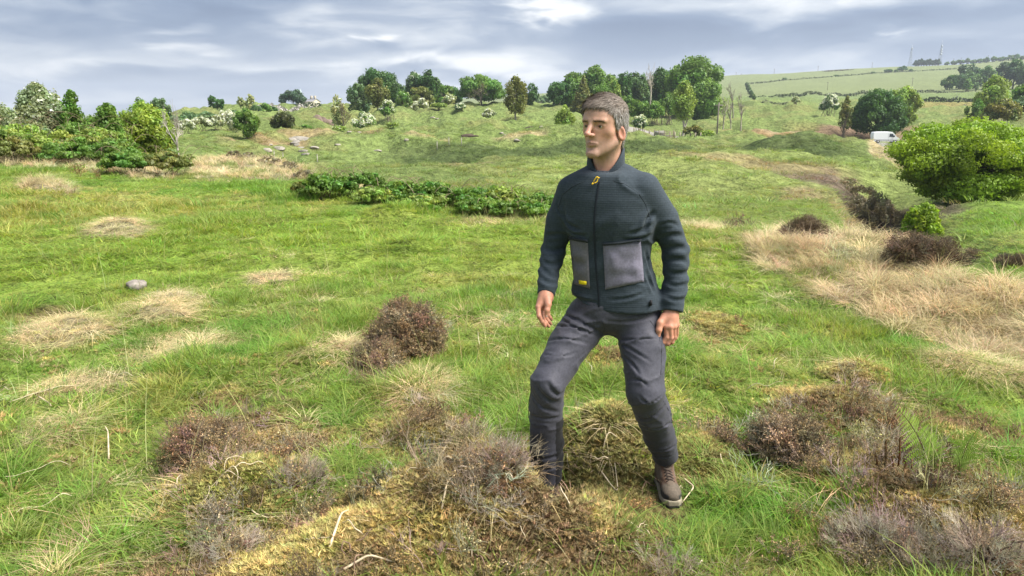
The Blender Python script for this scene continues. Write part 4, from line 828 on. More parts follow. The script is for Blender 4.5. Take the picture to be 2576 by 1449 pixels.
for u, v, sz in ((735, 352, 1.5), (752, 350, 1.9), (768, 351, 1.3), (745, 357, 1.2), (757, 372, .8), (764, 381, .8), (770, 388, .7), (748, 364, .7), (850, 365, .7), (790, 373, 1.1), (672, 378, 1.2), (702, 374, 1.1), (950, 380, .8), (1022, 353, .7), (1088, 297, 1.1), (1100, 301, .8), (1301, 354, .9), (1362, 320, .8), (1262, 336, .7), (880, 333, .7), (1270, 340, .5), (904, 333, .5), (680, 364, .5)):
    x, y, z = on_ground(u, v, 60); k_ += 1
    if 725 < u < 775: rock('limestone_rock', 'pale broken limestone of the outcrop below the yew', (x, y, z-.12*sz), sz*.72, 30+k_, 'outcrop stones below the yew', (.235, .215, .185), sq=(1.3, 1, .42))
    else: rock('limestone_rock', 'single pale stone lying on the far grassy slope', (x, y, z-.02*sz), sz*.5, 30+k_, 'single stones on the far slope', (.30, .27, .23), sq=(1.3, 1, .45))
for i, (u, v, sz) in enumerate(((795, 328, 3.0), (812, 326, 3.2), (826, 322, 2.2))):
    x, y, z = at(u, 152); rock('rock_face', 'brown quarried rock face beside the half-bare tree', (x, y, z-.3), sz*.85, 60+i, 'rock face blocks', (.16, .12, .095), sq=(1.3, .6, .72))
for i, (u, v, r, sz) in enumerate(((1345, 350, 106, 1.5), (1333, 351, 106, 1.0), (1176, 357, 100, .8), (1192, 358, 100, .5))):
    x, y, z = at(u, r); rock('earth_pit', 'dark earth hummock beside a digging on the slope', (x, y, z-.15), sz*.9, 70+i, 'dark earth hummocks on the slope', (.075, .055, .042), sq=(1.6, 1, .42), cat='earth mound')
for i, (u, r, sz, c_) in enumerate(((2218, 138, .9, (.35, .33, .32)), (2229, 139, .7, (.30, .28, .29)), (2190, 137, .6, (.10, .09, .08)))):
    x, y, z = at(u, r); rock('boulder', ('largest grey boulder barring the path before the van', 'smaller grey boulder beside the largest one', 'dark small boulder left of the path end')[i], (x, y, z+.25*sz), sz, 80+i, None, c_, sq=(1.2, 1, .8), cat='boulder')
# --- white van
def van():
    x, y, z = at(2231, 149); L, Wd, H = 5.3, 1.95, 2.3; z = max(gz(x+dx, y+dy) for dx in (-2, 0, 2) for dy in (-1.5, 0, 1))+.10
    root = empty('van', (x, y, z), R(-6)); root.scale = (.84, .84, .84); tag(root, 'white delivery van parked on the gravel behind the mound', 'van')
    M_white = material('van_paint', .35, .5); M_glass = material('van_glass', .12, .6); M_tyre = material('van_rubber', .8, .2)
    prof = [(-2.6, .42), (-2.62, .75), (-2.60, 2.05), (-2.45, 2.24), (-1.5, 2.32), (.6, 2.32), (1.15, 2.26), (1.45, 2.05), (1.98, 1.42), (2.45, 1.16), (2.62, .98), (2.66, .62), (2.60, .42)]
    wz = lambda zz: Wd/2*(1-.10*max(0, (zz-1.1)/1.2)**1.4); n = len(prof); V = []
    for s_ in (-1, 1):
        for px_, pz_ in prof: V.append((px_, s_*wz(pz_), pz_))
    for s_ in (-1, 1):
        for px_, pz_ in prof: V.append((px_*.985, s_*(wz(pz_)-.10), pz_+(.05 if pz_ > 1.2 else 0)))
    F = []
    for a in range(n):
        b = (a+1) % n; F += [(2*n+a, 2*n+b, 3*n+b, 3*n+a), (a, b, 2*n+b, 2*n+a), (n+b, n+a, 3*n+a, 3*n+b)]
    me = MB(); me.add(V, F, (.80, .81, .82)); o = me.build('body', M_white, root, False)
    bm_side = [list(range(n))]; 
    for s_, base_ in ((-1, 0), (1, n)):
        pv = np.array(V)[base_:base_+n]; c0 = pv.mean(0); mb = MB(); mb.add(np.vstack([pv, c0]), [(n, a, (a+1) % n) for a in range(n)], (.80, .81, .82)); mb.build('side_panel', M_white, root)
    def quad(nm, P, m_, c_): mb = MB(); mb.add(P, [(0, 1, 2, 3)], c_); return mb.build(nm, m_, root)
    for s_ in (-1, 1):
        def w_(zz): return s_*(wz(zz)+.012)
        quad('side_window', [(.55, w_(1.35), 1.35), (1.55, w_(1.30), 1.30), (1.28, w_(1.95), 1.95), (.60, w_(2.0), 2.0)], M_glass, (.03, .04, .05))
        quad('door_seam', [(.38, w_(.5), .5), (.41, w_(.5), .5), (.41, w_(2.1), 2.1), (.38, w_(2.1), 2.1)], M_tyre, (.25, .25, .26))
        quad('rubbing_strip', [(-2.55, w_(.62), .62), (2.5, w_(.62), .62), (2.5, w_(.74), .74), (-2.55, w_(.74), .74)], M_tyre, (.10, .10, .11))
        mb = MB(); mb.box((1.45, s_*(Wd/2+.02), 1.35), (1.60, s_*(Wd/2+.22), 1.62), (.03, .03, .03)); mb.build('mirror', M_tyre, root)
        quad('tail_light', [(-2.635, s_*.92, .8), (-2.635, s_*.76, .8), (-2.635, s_*.76, 1.3), (-2.635, s_*.92, 1.3)], M_glass, (.4, .03, .02))
        quad('headlight', [(2.50, s_*.50, 1.16), (2.50, s_*.88, 1.14), (2.68, s_*.88, .92), (2.68, s_*.50, .94)], M_glass, (.5, .5, .52))
        for wx in (-1.65, 1.75):
            th = np.linspace(0, 2*math.pi, 21)[:-1]; w0 = MB(); w0.tube(np.array([(wx, s_*(Wd/2-.2), .36), (wx, s_*(Wd/2+.015), .36)]), .36, 20, (.03, .03, .03)); wh = w0.build('wheel', M_tyre, root); w1 = MB(); w1.tube(np.array([(wx, s_*(Wd/2-.1), .36), (wx, s_*(Wd/2+.03), .36)]), .21, 16, (.35, .35, .36)); w1.build('rim', M_white, wh)
    quad('windscreen', [(1.49, -.80, 2.06), (1.49, .80, 2.06), (2.0, .88, 1.46), (2.0, -.88, 1.46)], M_glass, (.10, .13, .16))
    mb = MB(); mb.box((2.45, -.95, .40), (2.72, .95, .72), (.06, .06, .065)); mb.build('bumper', M_tyre, root); mb = MB(); mb.box((-2.70, -.93, .38), (-2.50, .93, .60), (.06, .06, .065)); mb.build('bumper', M_tyre, root)
van()
# --- church
def church():
    x, y, z = at(778, 345); z = max(z, pz(271, x, y)); root = empty('church', (x, y, z), R(-20)); tag(root, 'small pale church with slate roof and thin spire behind the hedge', 'church')
    zt_ = pz(250, x, y)-z; M_st = material('church_stone', .9, .2, grain=(3, .15)); c_ = (.58, .53, .42); W_, D_ = 8.4, 3.0; eave = max(1.8, zt_*.5); rz_ = zt_*1.05
    mb = MB(); mb.add([(-W_/2, -D_, -1), (W_/2, -D_, -1), (W_/2, D_, -1), (-W_/2, D_, -1), (-W_/2, -D_, eave), (W_/2, -D_, eave), (W_/2, D_, eave), (-W_/2, D_, eave)], [(0, 1, 5, 4), (1, 2, 6, 5), (2, 3, 7, 6), (3, 0, 4, 7)], c_); mb.add([(-W_/2, -D_, eave), (-W_/2, D_, eave), (-W_/2, 0, rz_), (W_/2, -D_, eave), (W_/2, D_, eave), (W_/2, 0, rz_)], [(0, 2, 1), (3, 4, 5)], c_); mb.build('wall', M_st, root)
    mb = MB(); e_ = .25; mb.add([(-W_/2-e_, -D_-e_, eave-.2), (W_/2+e_, -D_-e_, eave-.2), (W_/2+e_, 0, rz_+.08), (-W_/2-e_, 0, rz_+.08), (W_/2+e_, D_+e_, eave-.2), (-W_/2-e_, D_+e_, eave-.2)], [(0, 1, 2, 3), (3, 2, 4, 5)], (.20, .20, .22)); mb.build('roof', M_st, root)
    for k_ in (-2.2, 0, 2.2): mb = MB(); mb.add([(k_-.35, -D_-.03, .6), (k_+.35, -D_-.03, .6), (k_+.35, -D_-.03, eave-.5), (k_-.35, -D_-.03, eave-.5)], [(0, 1, 2, 3)], (.05, .05, .06)); mb.build('window', M_st, root)
    tx = -W_/2+.6; th_ = pz(245, x, y)-z; sp = pz(222, x, y)-z
    mb = MB(); mb.box((tx-1.0, -1.0, -1), (tx+1.0, 1.0, th_), c_); tw = mb.build('tower', M_st, root)
    mb = MB(); a = 1.15; b_ = [(tx+a*math.cos(k_*math.pi/4+.39), a*math.sin(k_*math.pi/4+.39), th_) for k_ in range(8)]; mb.add(b_+[(tx, 0, sp)], [(k_, (k_+1) % 8, 8) for k_ in range(8)], (.30, .36, .36)); mb.build('spire', M_st, tw)
    for k_ in (.9, 2.7):
        mb = MB(); mb.box((k_-.4+.9, -.4, eave), (k_+.4+.9, .4, rz_+1.4), (.34, .31, .26)); mb.build('chimney', M_st, root)
    mb = MB(); mb.add([(W_/2-2.4, -D_-2.2, -1), (W_/2-.2, -D_-2.2, -1), (W_/2-.2, -D_, -1), (W_/2-2.4, -D_, -1), (W_/2-2.4, -D_-2.2, eave-.8), (W_/2-.2, -D_-2.2, eave-.8), (W_/2-.2, -D_+.01, eave-.8), (W_/2-2.4, -D_+.01, eave-.8), (W_/2-1.3, -D_-2.2, eave+.3), (W_/2-1.3, -D_+.01, eave+.3)], [(0, 1, 5, 4), (1, 2, 6, 5), (3, 0, 4, 7)], c_); mb.build('porch', M_st, root)
church()
# --- hedges and field walls: long low strips of leaves or stones
def hedge(name, label, line, h, wdt, col, leaf, seed, cat='hedge', stone=False, dens=1.0, group=None):
    P = np.array([at(u, r) for u, r in line]); g = np.random.default_rng(seed); L = np.concatenate([[0], np.cumsum(np.linalg.norm(np.diff(P[:, :2], axis=0), axis=1))]); n = int(L[-1]*h*2.6/(leaf*leaf)*dens)
    s = g.uniform(0, L[-1], n); x = np.interp(s, L, P[:, 0])+g.normal(0, wdt*.3, n); y = np.interp(s, L, P[:, 1])+g.normal(0, wdt*.3, n); top = h*(.7+.6*vn(s/ (h*3), s*0, seed)); z = ground_h(x, y)+top*g.uniform(0, 1, n)**.7
    o0 = P[0]; Vp = np.stack([x, y, z], 1)-o0; D = g.normal(0, 1, (n, 3))+np.array([0, -.6, .6]); V, F, C = leaf_quads(Vp, D, leaf*g.uniform(.6, 1.2, n), np.array(col)*g.uniform(.65, 1.35, (n, 1)), g)
    o = mesh_obj(name, V, F, M_rock if stone else M_leaf, None, False, C); o.location = o0; tag(o, label, cat, group); return o
hedge('clipped_hedge', 'clipped dark hedge in front of the church and cedar', [(716, 318), (745, 315), (790, 312), (822, 308)], 1.7, 1.4, (.05, .08, .03), .45, 1)
hedge('stone_wall', 'low dry stone wall running below the churchyard hedge', [(655, 215), (690, 228), (730, 248), (770, 262), (794, 268)], 1.0, .6, (.36, .34, .31), .35, 2, 'wall', True, 1.4)
hedge('field_hedge', 'long dark hedge line crossing the hill under the far wood', [(1880, 420), (1950, 440), (2050, 470), (2180, 500), (2300, 515), (2372, 520)], 1.7, 1.2, (.055, .075, .035), .55, 3, dens=.8)
hedge('field_hedge', 'thin field hedge high on the hill below the lone bushes', [(1870, 800), (1960, 860), (2060, 900), (2180, 960), (2280, 1000), (2390, 1040)], 1.3, 1.0, (.07, .09, .045), .8, 4, dens=.6)
hedge('block_hedge', 'thick clipped dark hedge beside the dry yellow field', [(2310, 345), (2360, 348), (2422, 352), (2445, 354)], 2.0, 1.6, (.040, .060, .028), .5, 5, dens=1.4)
hedge('field_wall', 'low grey wall closing the lower edge of the dry field', [(2320, 292), (2370, 288), (2425, 284)], .9, .5, (.18, .17, .13), .35, 6, 'wall', True)
hedge('field_wall', 'low wall along the foot of the hill behind the lone hawthorns', [(1880, 330), (1940, 332), (2000, 335), (2050, 338)], .8, .5, (.16, .18, .10), .35, 7, 'wall', True)
hedge('heath_strip', 'dark heather strip near the hill top', [(2062, 1120), (2085, 1125), (2110, 1130), (2132, 1130)], 1.6, 5, (.075, .055, .05), 1.0, 8, 'heather')
# --- masts, poles
M_metal = material('galvanised', .5, .4)
def mast(label, u, v0, r, w_, dishes):
    x, y, z = at(u, r); H = pz(v0, x, y)-z+4; root = empty('radio_mast', (x, y, z-4)); tag(root, label, 'mast'); c_ = (.34, .38, .44); lv = 9; zs = np.linspace(0, H*.86, lv+1); wd = lambda zz: w_*(1-.85*zz/(H*.9))
    for sx_ in (-1, 1):
        for sy_ in (-1, 1): mb = MB(); mb.tube(np.array([(sx_*wd(q_), sy_*wd(q_), q_) for q_ in zs]), .17, 4, c_); mb.build('leg', M_metal, root)
    mb = MB()
    for a, b in zip(zs[:-1], zs[1:]):
        for s_ in (-1, 1):
            for t in (-1, 1): mb.tube(np.array([(-t*wd(a), s_*wd(a), a), (t*wd(b), s_*wd(b), b)]), .07, 3, c_); mb.tube(np.array([(s_*wd(a), -t*wd(a), a), (s_*wd(b), t*wd(b), b)]), .07, 3, c_)
    o = mb.build('bracing', M_metal, root); tag(o, kind='stuff'); mb = MB(); mb.tube(np.array([(0, 0, H*.8), (0, 0, H)]), .25, 5, c_); mb.build('antenna', M_metal, root)
    for q_ in dishes: mb = MB(); mb.tube(np.array([(0, -1.6, H*q_), (0, -.8, H*q_)]), 1.0, 10, (.45, .48, .52)); mb.build('dish', M_metal, root)
mast('left lattice radio mast on the hill top with a thin tip', 2272, 113, 1230, 2.2, (.86,)); mast('right radio mast on the hill top carrying round dishes', 2345, 102, 1235, 2.2, (.52, .6, .68, .8))
PL = [(1844, 182, 1180), (1857, 185, 1180), (1874, 188, 1180), (1938, 173, 1200), (2046, 166, 1210), (2179, 157, 1215), (2074, 206, 620), (2284, 195, 650), (1806, 258, 148), (2379, 147, 1240), (2397, 145, 1240), (2463, 139, 1250)]
for i, (u, v0, r) in enumerate(PL):
    x, y, z = at(u, r); H = pz(v0, x, y)-z; px_ = r/739.6; root = empty('utility_pole', (x, y, z))
    tag(root, 'tall brown wooden pole beside the pale leafless saplings' if i == 8 else 'thin wooden utility pole out on the hillside', 'pole', None if i == 8 else 'utility poles on the hill')
    mb = MB(); mb.tube(np.array([(0, 0, -.5), (0, 0, H)]), max(.14, px_*.13), 6, (.16, .14, .12)); mb.build('post', M_bark, root); mb = MB(); mb.box((-max(.8, px_*.6), -.08, H-.6-.05*px_), (max(.8, px_*.6), .08, H-.4), (.2, .18, .16)); mb.build('crossbar', M_bark, root)
for i in range(14):
    u = 1596+i*13; r = 168-i*1.3; x, y, z = at(u, r-6); mb = MB(); mb.tube(np.array([(0, 0, -.2), (0, 0, 1.25)]), .13, 5, (.30, .26, .20)); mb.tube(np.array([(0, 0, 1.24), (0, 0, 1.32)]), [.13, .05], 5, (.34, .3, .24)); o = mb.build('fence_post', M_bark); o.location = (x, y, z); tag(o, 'short wooden fence post along the lane', 'post', 'fence posts along the lane')
for i, u in enumerate((683, 705, 792, 1098, 1128, 1160)):
    x, y, z = at(u, 76 if u < 800 else 88); mb = MB(); mb.tube(np.array([(0, 0, -.2), (0, 0, 1.0)]), .045, 5, (.30, .28, .24)); mb.tube(np.array([(0, 0, .99), (0, 0, 1.05)]), [.07, .03], 5, (.30, .28, .24)); o = mb.build('marker_post', M_bark); o.location = (x, y, z); tag(o, 'pale marker post on the near side of the far slope', 'post', 'pale marker posts before the slope')
x, y, z = at(1475, 158); x, y, z = at(1478, 156); rt = empty('notice_board', (*at(1660, 152),)); tag(rt, 'small pale notice board by the lane gate', 'sign')
mb = MB(); mb.box((-.9, -.06, .6), (.9, .06, 1.4), (.30, .285, .26)); mb.build('panel', M_paint, rt)
for s_ in (-1, 1): mb = MB(); mb.tube(np.array([(s_*.85, .1, -.2), (s_*.85, .1, 1.6)]), .06, 6, (.2, .17, .13)); mb.build('post', M_bark, rt)
rt = empty('field_gate', (*at(1678, 151),)); tag(rt, 'low wooden gate right of the notice board', 'gate')
for zz in (.3, .6, .9, 1.2): mb = MB(); mb.box((-1.4, -.05, zz), (1.4, .05, zz+.12), (.22, .18, .13)); mb.build('rail', M_bark, rt)
for s_ in (-1, 1): mb = MB(); mb.tube(np.array([(s_*1.45, 0, -.2), (s_*1.45, 0, 1.6)]), .1, 6, (.2, .16, .12)); mb.build('post', M_bark, rt)
# fallen white branch near the van
g = np.random.default_rng(8); mb = MB(); P = np.array([(0, 0, .9), (.3, -.4, .2), (.8, -1, .15), (1.8, -1.2, .3), (3.6, -1.0, .15), (5.5, -1.2, .25)]); mb.tube(P, [.12, .11, .1, .08, .06, .03], 6, (.45, .42, .36)); mb.tube(np.array([P[2], P[2]+np.array([-.2, .3, .9])]), [.07, .03], 5, (.45, .42, .36)); o = mb.build('fallen_branch', M_bark, None, True); o.location = at(2262, 112); tag(o, 'bleached fallen branch on the bank right of the path', 'branch')
# --- brambles
def bramble(label, u0, v0, u1, r, green, seed, leaf=.05, group=None, dens=1.0):
    o = tree('bramble_bush', label, (u0, v0, u1), r, green, 'bush', leaf=leaf, seed=seed, cat='bramble', dens=dens, lobes=60, vary=.3, ragged=True, bark=(.13, .07, .05), group=group)
    g = np.random.default_rng(seed+9); x, y, z = o.location; Wd = (u1-u0)/FOC*depth(x, y, z); H = pz(v0, x, y)-z
    for i in range(4):   # long arching canes
        a = g.uniform(0, 6.28); b0 = np.array([g.uniform(-.4, .4)*Wd, g.uniform(-.3, .2)*Wd*.5, 0]); L = H*g.uniform(.8, 1.6); t = np.linspace(0, 1, 8)[:, None]; P = b0+np.array([math.cos(a), math.sin(a), 0])*t*L+np.array([0, 0, 1])*(t*(1.35-t)*H*2.4); mb = MB(); mb.tube(P, np.linspace(.007, .003, 8), 4, (.22, .17, .11), cap=False); mb.build('cane', M_bark, o)
    return o
for i, (u0, v0, u1, r, gr) in enumerate(((745, 432, 865, 14.6, 'mid'), (840, 427, 962, 14.6, 'mid'), (925, 455, 1060, 13.8, 'mid'), (1020, 452, 1150, 13.4, 'mid'), (1110, 468, 1240, 13.2, 'mid'), (1200, 466, 1320, 13.2, 'light'), (1290, 480, 1410, 12.6, 'mid'), (1000, 492, 1130, 12.9, 'light'), (720, 460, 800, 15.2, 'olive'), (1130, 498, 1260, 12.4, 'mid'), (1240, 505, 1390, 12.1, 'mid'), (880, 470, 1000, 13.6, 'light'))):
    bramble(('bramble bush at the dry grass end of the long bramble row', 'tallest dark green bramble bush of the long row', 'first leafy bramble after the tallest one in the row', 'second leafy bramble after the tallest one in the row', 'third leafy bramble after the tallest one in the row', 'yellowish fresh bramble far along the bramble row', 'last bramble of the row, nearest the man', 'low yellowish bramble in front of the middle of the row', 'dull olive bramble beside the tall dry grass', 'dark low bramble before the third one of the row', 'dark low bramble before the last one of the row', 'light green bramble at the foot of the tallest one')[i], u0, v0, u1, r, gr, 300+i, group='bramble bushes in the row across the plain', leaf=.036)
for i, (u0, v0, u1, r, gr) in enumerate(((-60, 305, 90, 25, 'light'), (40, 322, 190, 25, 'light'), (150, 318, 300, 24.5, 'light'), (210, 345, 340, 23.5, 'mid'), (235, 372, 380, 20, 'mid'), (330, 375, 470, 20, 'olive'), (-40, 345, 80, 24, 'olive'), (90, 355, 230, 23.5, 'mid'), (0, 290, 120, 27.5, 'grey'), (120, 300, 250, 27.5, 'mid'), (240, 322, 330, 26.5, 'light'))):
    bramble(('fresh green bramble under the pale leafy bush', 'fresh green bramble under the tall elder', 'fresh green bramble under the spire-like shrub', 'darker bramble below the shorter leafy shrub', 'dark green bramble in front of the thicket', 'brownish low bramble beside the dead whitish tree', 'olive bramble low in the thicket under the pale bush', 'darker bramble low in the thicket under the elder', 'grey-green bramble touching the foot of the elder', 'green bramble behind the thicket under the spire-like shrub', 'light green bramble touching the willow bush')[i], u0, v0, u1, r, gr, 320+i, leaf=.045, group='brambles of the thicket under the elder' if i < 4 or i > 5 else None)
for i, (u0, v0, u1, r) in enumerate(((150, 408, 215, 19.5), (205, 418, 262, 18.8))):
    tree('knotweed_clump', ('clump of upright brown stems with yellow leaves before the brambles', 'smaller clump of brown upright stems beside the larger')[i], (u0, v0, u1), r, 'light', 'bare', seed=340+i, dens=.5, bark=(.24, .12, .07), leaf=.035, cat='plant')
for i, (u0, v0, u1, r) in enumerate(((590, 398, 640, 25), (640, 405, 700, 23), (690, 412, 745, 21.5), (730, 425, 780, 19), (560, 400, 600, 26))):
    tree('dead_shrub', 'brown twiggy dead shrub in the tall dry grass beyond the brambles', (u0, v0, u1), r, 'brown', 'bush', seed=360+i, leaf=.035, dens=.35, ragged=True, bark=(.15, .11, .08), cat='shrub', group='dead shrubs in the tall dry grass')
# --- heather bushes standing alone
def heather_bush(label, u, vb, hgt, wid, n, seed, tint=((.13, .085, .062), (.20, .155, .13)), coll=None, group=None, sc=1.0):
    x, y, z = on_ground(u, vb, 1.5, 40); g = np.random.default_rng(seed); root = empty('heather_bush', (x, y, z)); tag(root, label, 'heather', group)
    d = g.normal(0, 1, (n, 3)); d[:, 2] = np.abs(d[:, 2])+.1; d /= np.linalg.norm(d, axis=1)[:, None]; k_ = g.uniform(.1, .80, (n, 1))**.6
    P = d*k_*np.array([wid/2, wid/2*.8, hgt*.82])*(1+.25*(n3s(d*1.2+seed, 2.0, seed))[:, None]); ax_ = d*np.array([1, 1, 1.3]); ax_ /= np.linalg.norm(ax_, axis=1)[:, None]
    tl = np.stack([-ax_[:, 1], ax_[:, 0]], 1)*1.0     # tilt outwards
    c = np.where(g.uniform(0, 1, (n, 1)) < .5, np.array([tint[0]]), np.array([tint[1]]))
    o = scatter('twigs', coll or C_heath, 5, P, np.zeros(n), sc*g.uniform(.55, 1.05, n), jitter_tint(c, g), tl, seed, root); tag(o, kind='stuff')
    mb = MB()
    for i in range(9):
        a = g.uniform(0, 6.28); L, q_ = limb(g, (g.normal(0, .03), g.normal(0, .03), -.03), (math.cos(a)*wid*.3, math.sin(a)*wid*.25, hgt*.6), .007, .003, 5, .06); mb.tube(L, q_, 5, (.09, .06, .05), cap=False)
    mb.build('stems', M_bark, root); return root
heather_bush('large round brown heather bush standing alone in the meadow', 1022, 892, .44, .52, 420, 1, ((.21, .165, .11), (.31, .26, .19)))
heather_bush('small heather clump at the left foot of the large round bush', 958, 935, .18, .24, 80, 2, ((.21, .165, .11), (.31, .26, .19)))
for i_, (u_, v_, h_, w_, lb_) in enumerate(((2020, 598, .22, .6, 'dark heather bush at the left end of the straw rim'), (2075, 596, .20, .7, 'dark heather bush touching the one at the straw rim end'), (2285, 662, .30, .5, 'dark heather bush in the upper straw band'), (2350, 664, .26, .5, 'lower dark heather bush beside the one in the upper straw'), (2460, 650, .26, .7, 'big dark heather bush beyond the straw band'), (2545, 668, .24, .8, 'broad dark heather bush at the end of the straw band'), (2395, 612, .2, .5, 'low dark heather on the plateau brink'))):
    heather_bush(lb_, u_, v_, h_, w_, 130, 20+i_, ((.11, .088, .062), (.17, .14, .11)))
heather_bush('greyish heather bush beside the bleached root', 1985, 1150, .20, .34, 120, 3, ((.19, .155, .115), (.28, .235, .18)))
heather_bush('brown upright heather sprigs left of the golden moss mound', 512, 1160, .17, .30, 40, 4, ((.17, .13, .08), (.24, .19, .13)))
for i_, (u_, v_, h_, w_, n_, lb_) in enumerate(((2190, 1385, .13, .40, 60, 'bare silver-grey heather bush before the brown heather'), (2320, 1420, .12, .34, 46, 'bare grey heather bush right of the silver-grey one'), (2470, 1410, .20, .40, 70, 'tall purple-grey bare heather bush at the moor corner'), (1265, 1175, .08, .36, 40, 'bare grey heather twigs on the crest of the moss mound'), (575, 1400, .09, .28, 36, 'bare grey heather bush at the front of the moss hump'), (760, 1215, .06, .34, 32, 'flattened grey heather twigs right of the moss hump'), (1680, 1445, .06, .26, 26, 'low whitish heather twigs below the right boot'))):
    heather_bush(lb_, u_, v_, h_, w_, n_, 40+i_, ((.30, .25, .18), (.43, .37, .28)), C_grey, sc=.55)
# --- loose stems, root, ferns
def stem(name, label, P, r0, col, group=None, cat='stem', n=14):
    P = np.array(P, float); L = np.linspace(0, 1, len(P)); t = np.linspace(0, 1, n); S = np.stack([np.interp(t, L, P[:, i]) for i in range(3)], 1); S[1:-1] = .25*S[:-2]+.5*S[1:-1]+.25*S[2:]
    mb = MB(); mb.tube(S-S[0], r0*(1-.55*t), 5, np.array(col)*(.8+.4*np.random.default_rng(int(abs(S[0, 0])*1e4)).uniform(0, 1, (n, 1)))); o = mb.build(name, M_stem, None, True); o.location = S[0]; tag(o, label, cat, group); return o
def lie(pts, lift=.02):
    out = []
    for q_ in pts: x, y, z = on_ground(q_[0], q_[1], 1.2, 40); out.append((x, y, z+(q_[2] if len(q_) > 2 else lift)))
    return out
PALE = (.52, .43, .29)
for lb, pts, r0 in (('long straight pale stick lying above the golden moss hump', [(455, 1128, .05), (500, 1165, .04), (540, 1200, .03)], .006), ('curled tan stem at the front of the moss hump', [(430, 1235), (480, 1280, .03), (470, 1320), (520, 1350, .03)], .005), ('broad bent pale blade in the middle of the moss mound', [(830, 1390), (860, 1320, .05), (890, 1290, .02)], .006), ('forked pale stem on the crest of the moss mound', [(1110, 1300), (1125, 1250, .06), (1140, 1210, .02)], .005),
    ('long curved pale stem at the near edge of the moss', [(860, 1449), (930, 1425, .05), (1010, 1435, .02)], .006), ('wavy pale stem below the right boot', [(1560, 1310), (1600, 1340, .03), (1660, 1400, .01)], .005), ('pale twisted stem beside the right boot', [(1720, 1215), (1745, 1250, .05), (1715, 1275, .02)], .005), ('pale stem arching beside the two boots', [(1500, 1180), (1535, 1235, .03), (1555, 1250), (1545, 1205, .08)], .004), ('short white stem standing left of the moss hump', [(275, 1165), (278, 1130, .10), (272, 1125, .12)], .005), ('white bent blade lying in the grass left of the moss', [(100, 1008), (125, 1022, .02), (130, 1030)], .006)):
    stem('dry_twig', lb, lie(pts), r0, PALE)
g = np.random.default_rng(77); k_ = 0; tries = 0
while k_ < 95 and tries < 2500:
    tries += 1; u = g.uniform(300, 2570); v = g.uniform(1050, 1445); x, y, z = on_ground(u, v, 1.2, 8); W = weights(np.array([x]), np.array([y]))
    if g.uniform() > W[0][0]*.9+W[1][0]*.6: continue
    a = g.uniform(0, 6.28); L = g.uniform(.06, .20); cv = g.normal(0, 1.2); n = 7; P = [np.array([x, y, z+.015])]
    for i in range(n): a += cv*.25; q_ = P[-1]+np.array([math.cos(a), math.sin(a), 0])*L/n; q_[2] = gz(q_[0], q_[1])+.018+.05*math.sin(math.pi*(i+1)/n)*g.uniform(0, 1); P.append(q_)
    tan = g.uniform() < .6; k_ += 1
    stem('dry_twig', 'short pale dead stem lying on the moss and heather' if tan else 'short brown dead twig lying on the moss and heather', P, g.uniform(.0018, .0038), PALE if tan else (.20, .13, .09), 'pale dead stems on the moss' if tan else 'brown dead twigs on the moss')
k_ = 0
while k_ < 20:
    u = g.uniform(0, 2500); v = g.uniform(760, 1440); x, y, z = on_ground(u, v, 1.2, 10); W = weights(np.array([x]), np.array([y]))
    if W[0][0]+W[1][0] > .2: continue
    a = g.uniform(0, 6.28); L = g.uniform(.12, .38); P = [np.array([x, y, z+.03])]
    for i in range(6): a += g.normal(0, .12); q_ = P[-1]+np.array([math.cos(a), math.sin(a), 0])*L/6; q_[2] = gz(q_[0], q_[1])+.05+g.uniform(0, .03); P.append(q_)
    k_ += 1; stem('straw', 'single pale straw stalk lying on the green grass', P, g.uniform(.0015, .0026), (.50, .44, .30), 'straw stalks on the green grass')
# bleached root
gr_ = np.random.default_rng(4); x, y, z = on_ground(1985, 1150, 1.5, 8); root = empty('bleached_root', (x, y, z)); tag(root, 'twisted silvery heather root arching over the moss', 'root')
for pts in ([(0, 0, .03), (-.03, -.02, .07), (-.09, -.03, .075), (-.15, -.05, .05), (-.20, -.06, .045), (-.23, -.05, .03)], [(0, 0, .03), (.02, -.03, .08), (.015, -.05, .12)], [(0, 0, .03), (.06, -.02, .05), (.12, -.03, .09), (.16, -.02, .11)], [(0, 0, .02), (-.05, -.08, .02), (-.12, -.11, .02), (-.17, -.12, .015)], [(0, 0, .03), (-.02, .03, .07), (-.05, .05, .11)]):
    mb = MB(); P = np.array(pts); t = np.linspace(0, 1, 14); L_ = np.linspace(0, 1, len(P)); S = np.stack([np.interp(t, L_, P[:, i]) for i in range(3)], 1)+gr_.normal(0, .002, (14, 3)); mb.tube(S, .0085*(1-.7*t), 6, (.40, .35, .30)); mb.build('branch', M_stem, root, True)
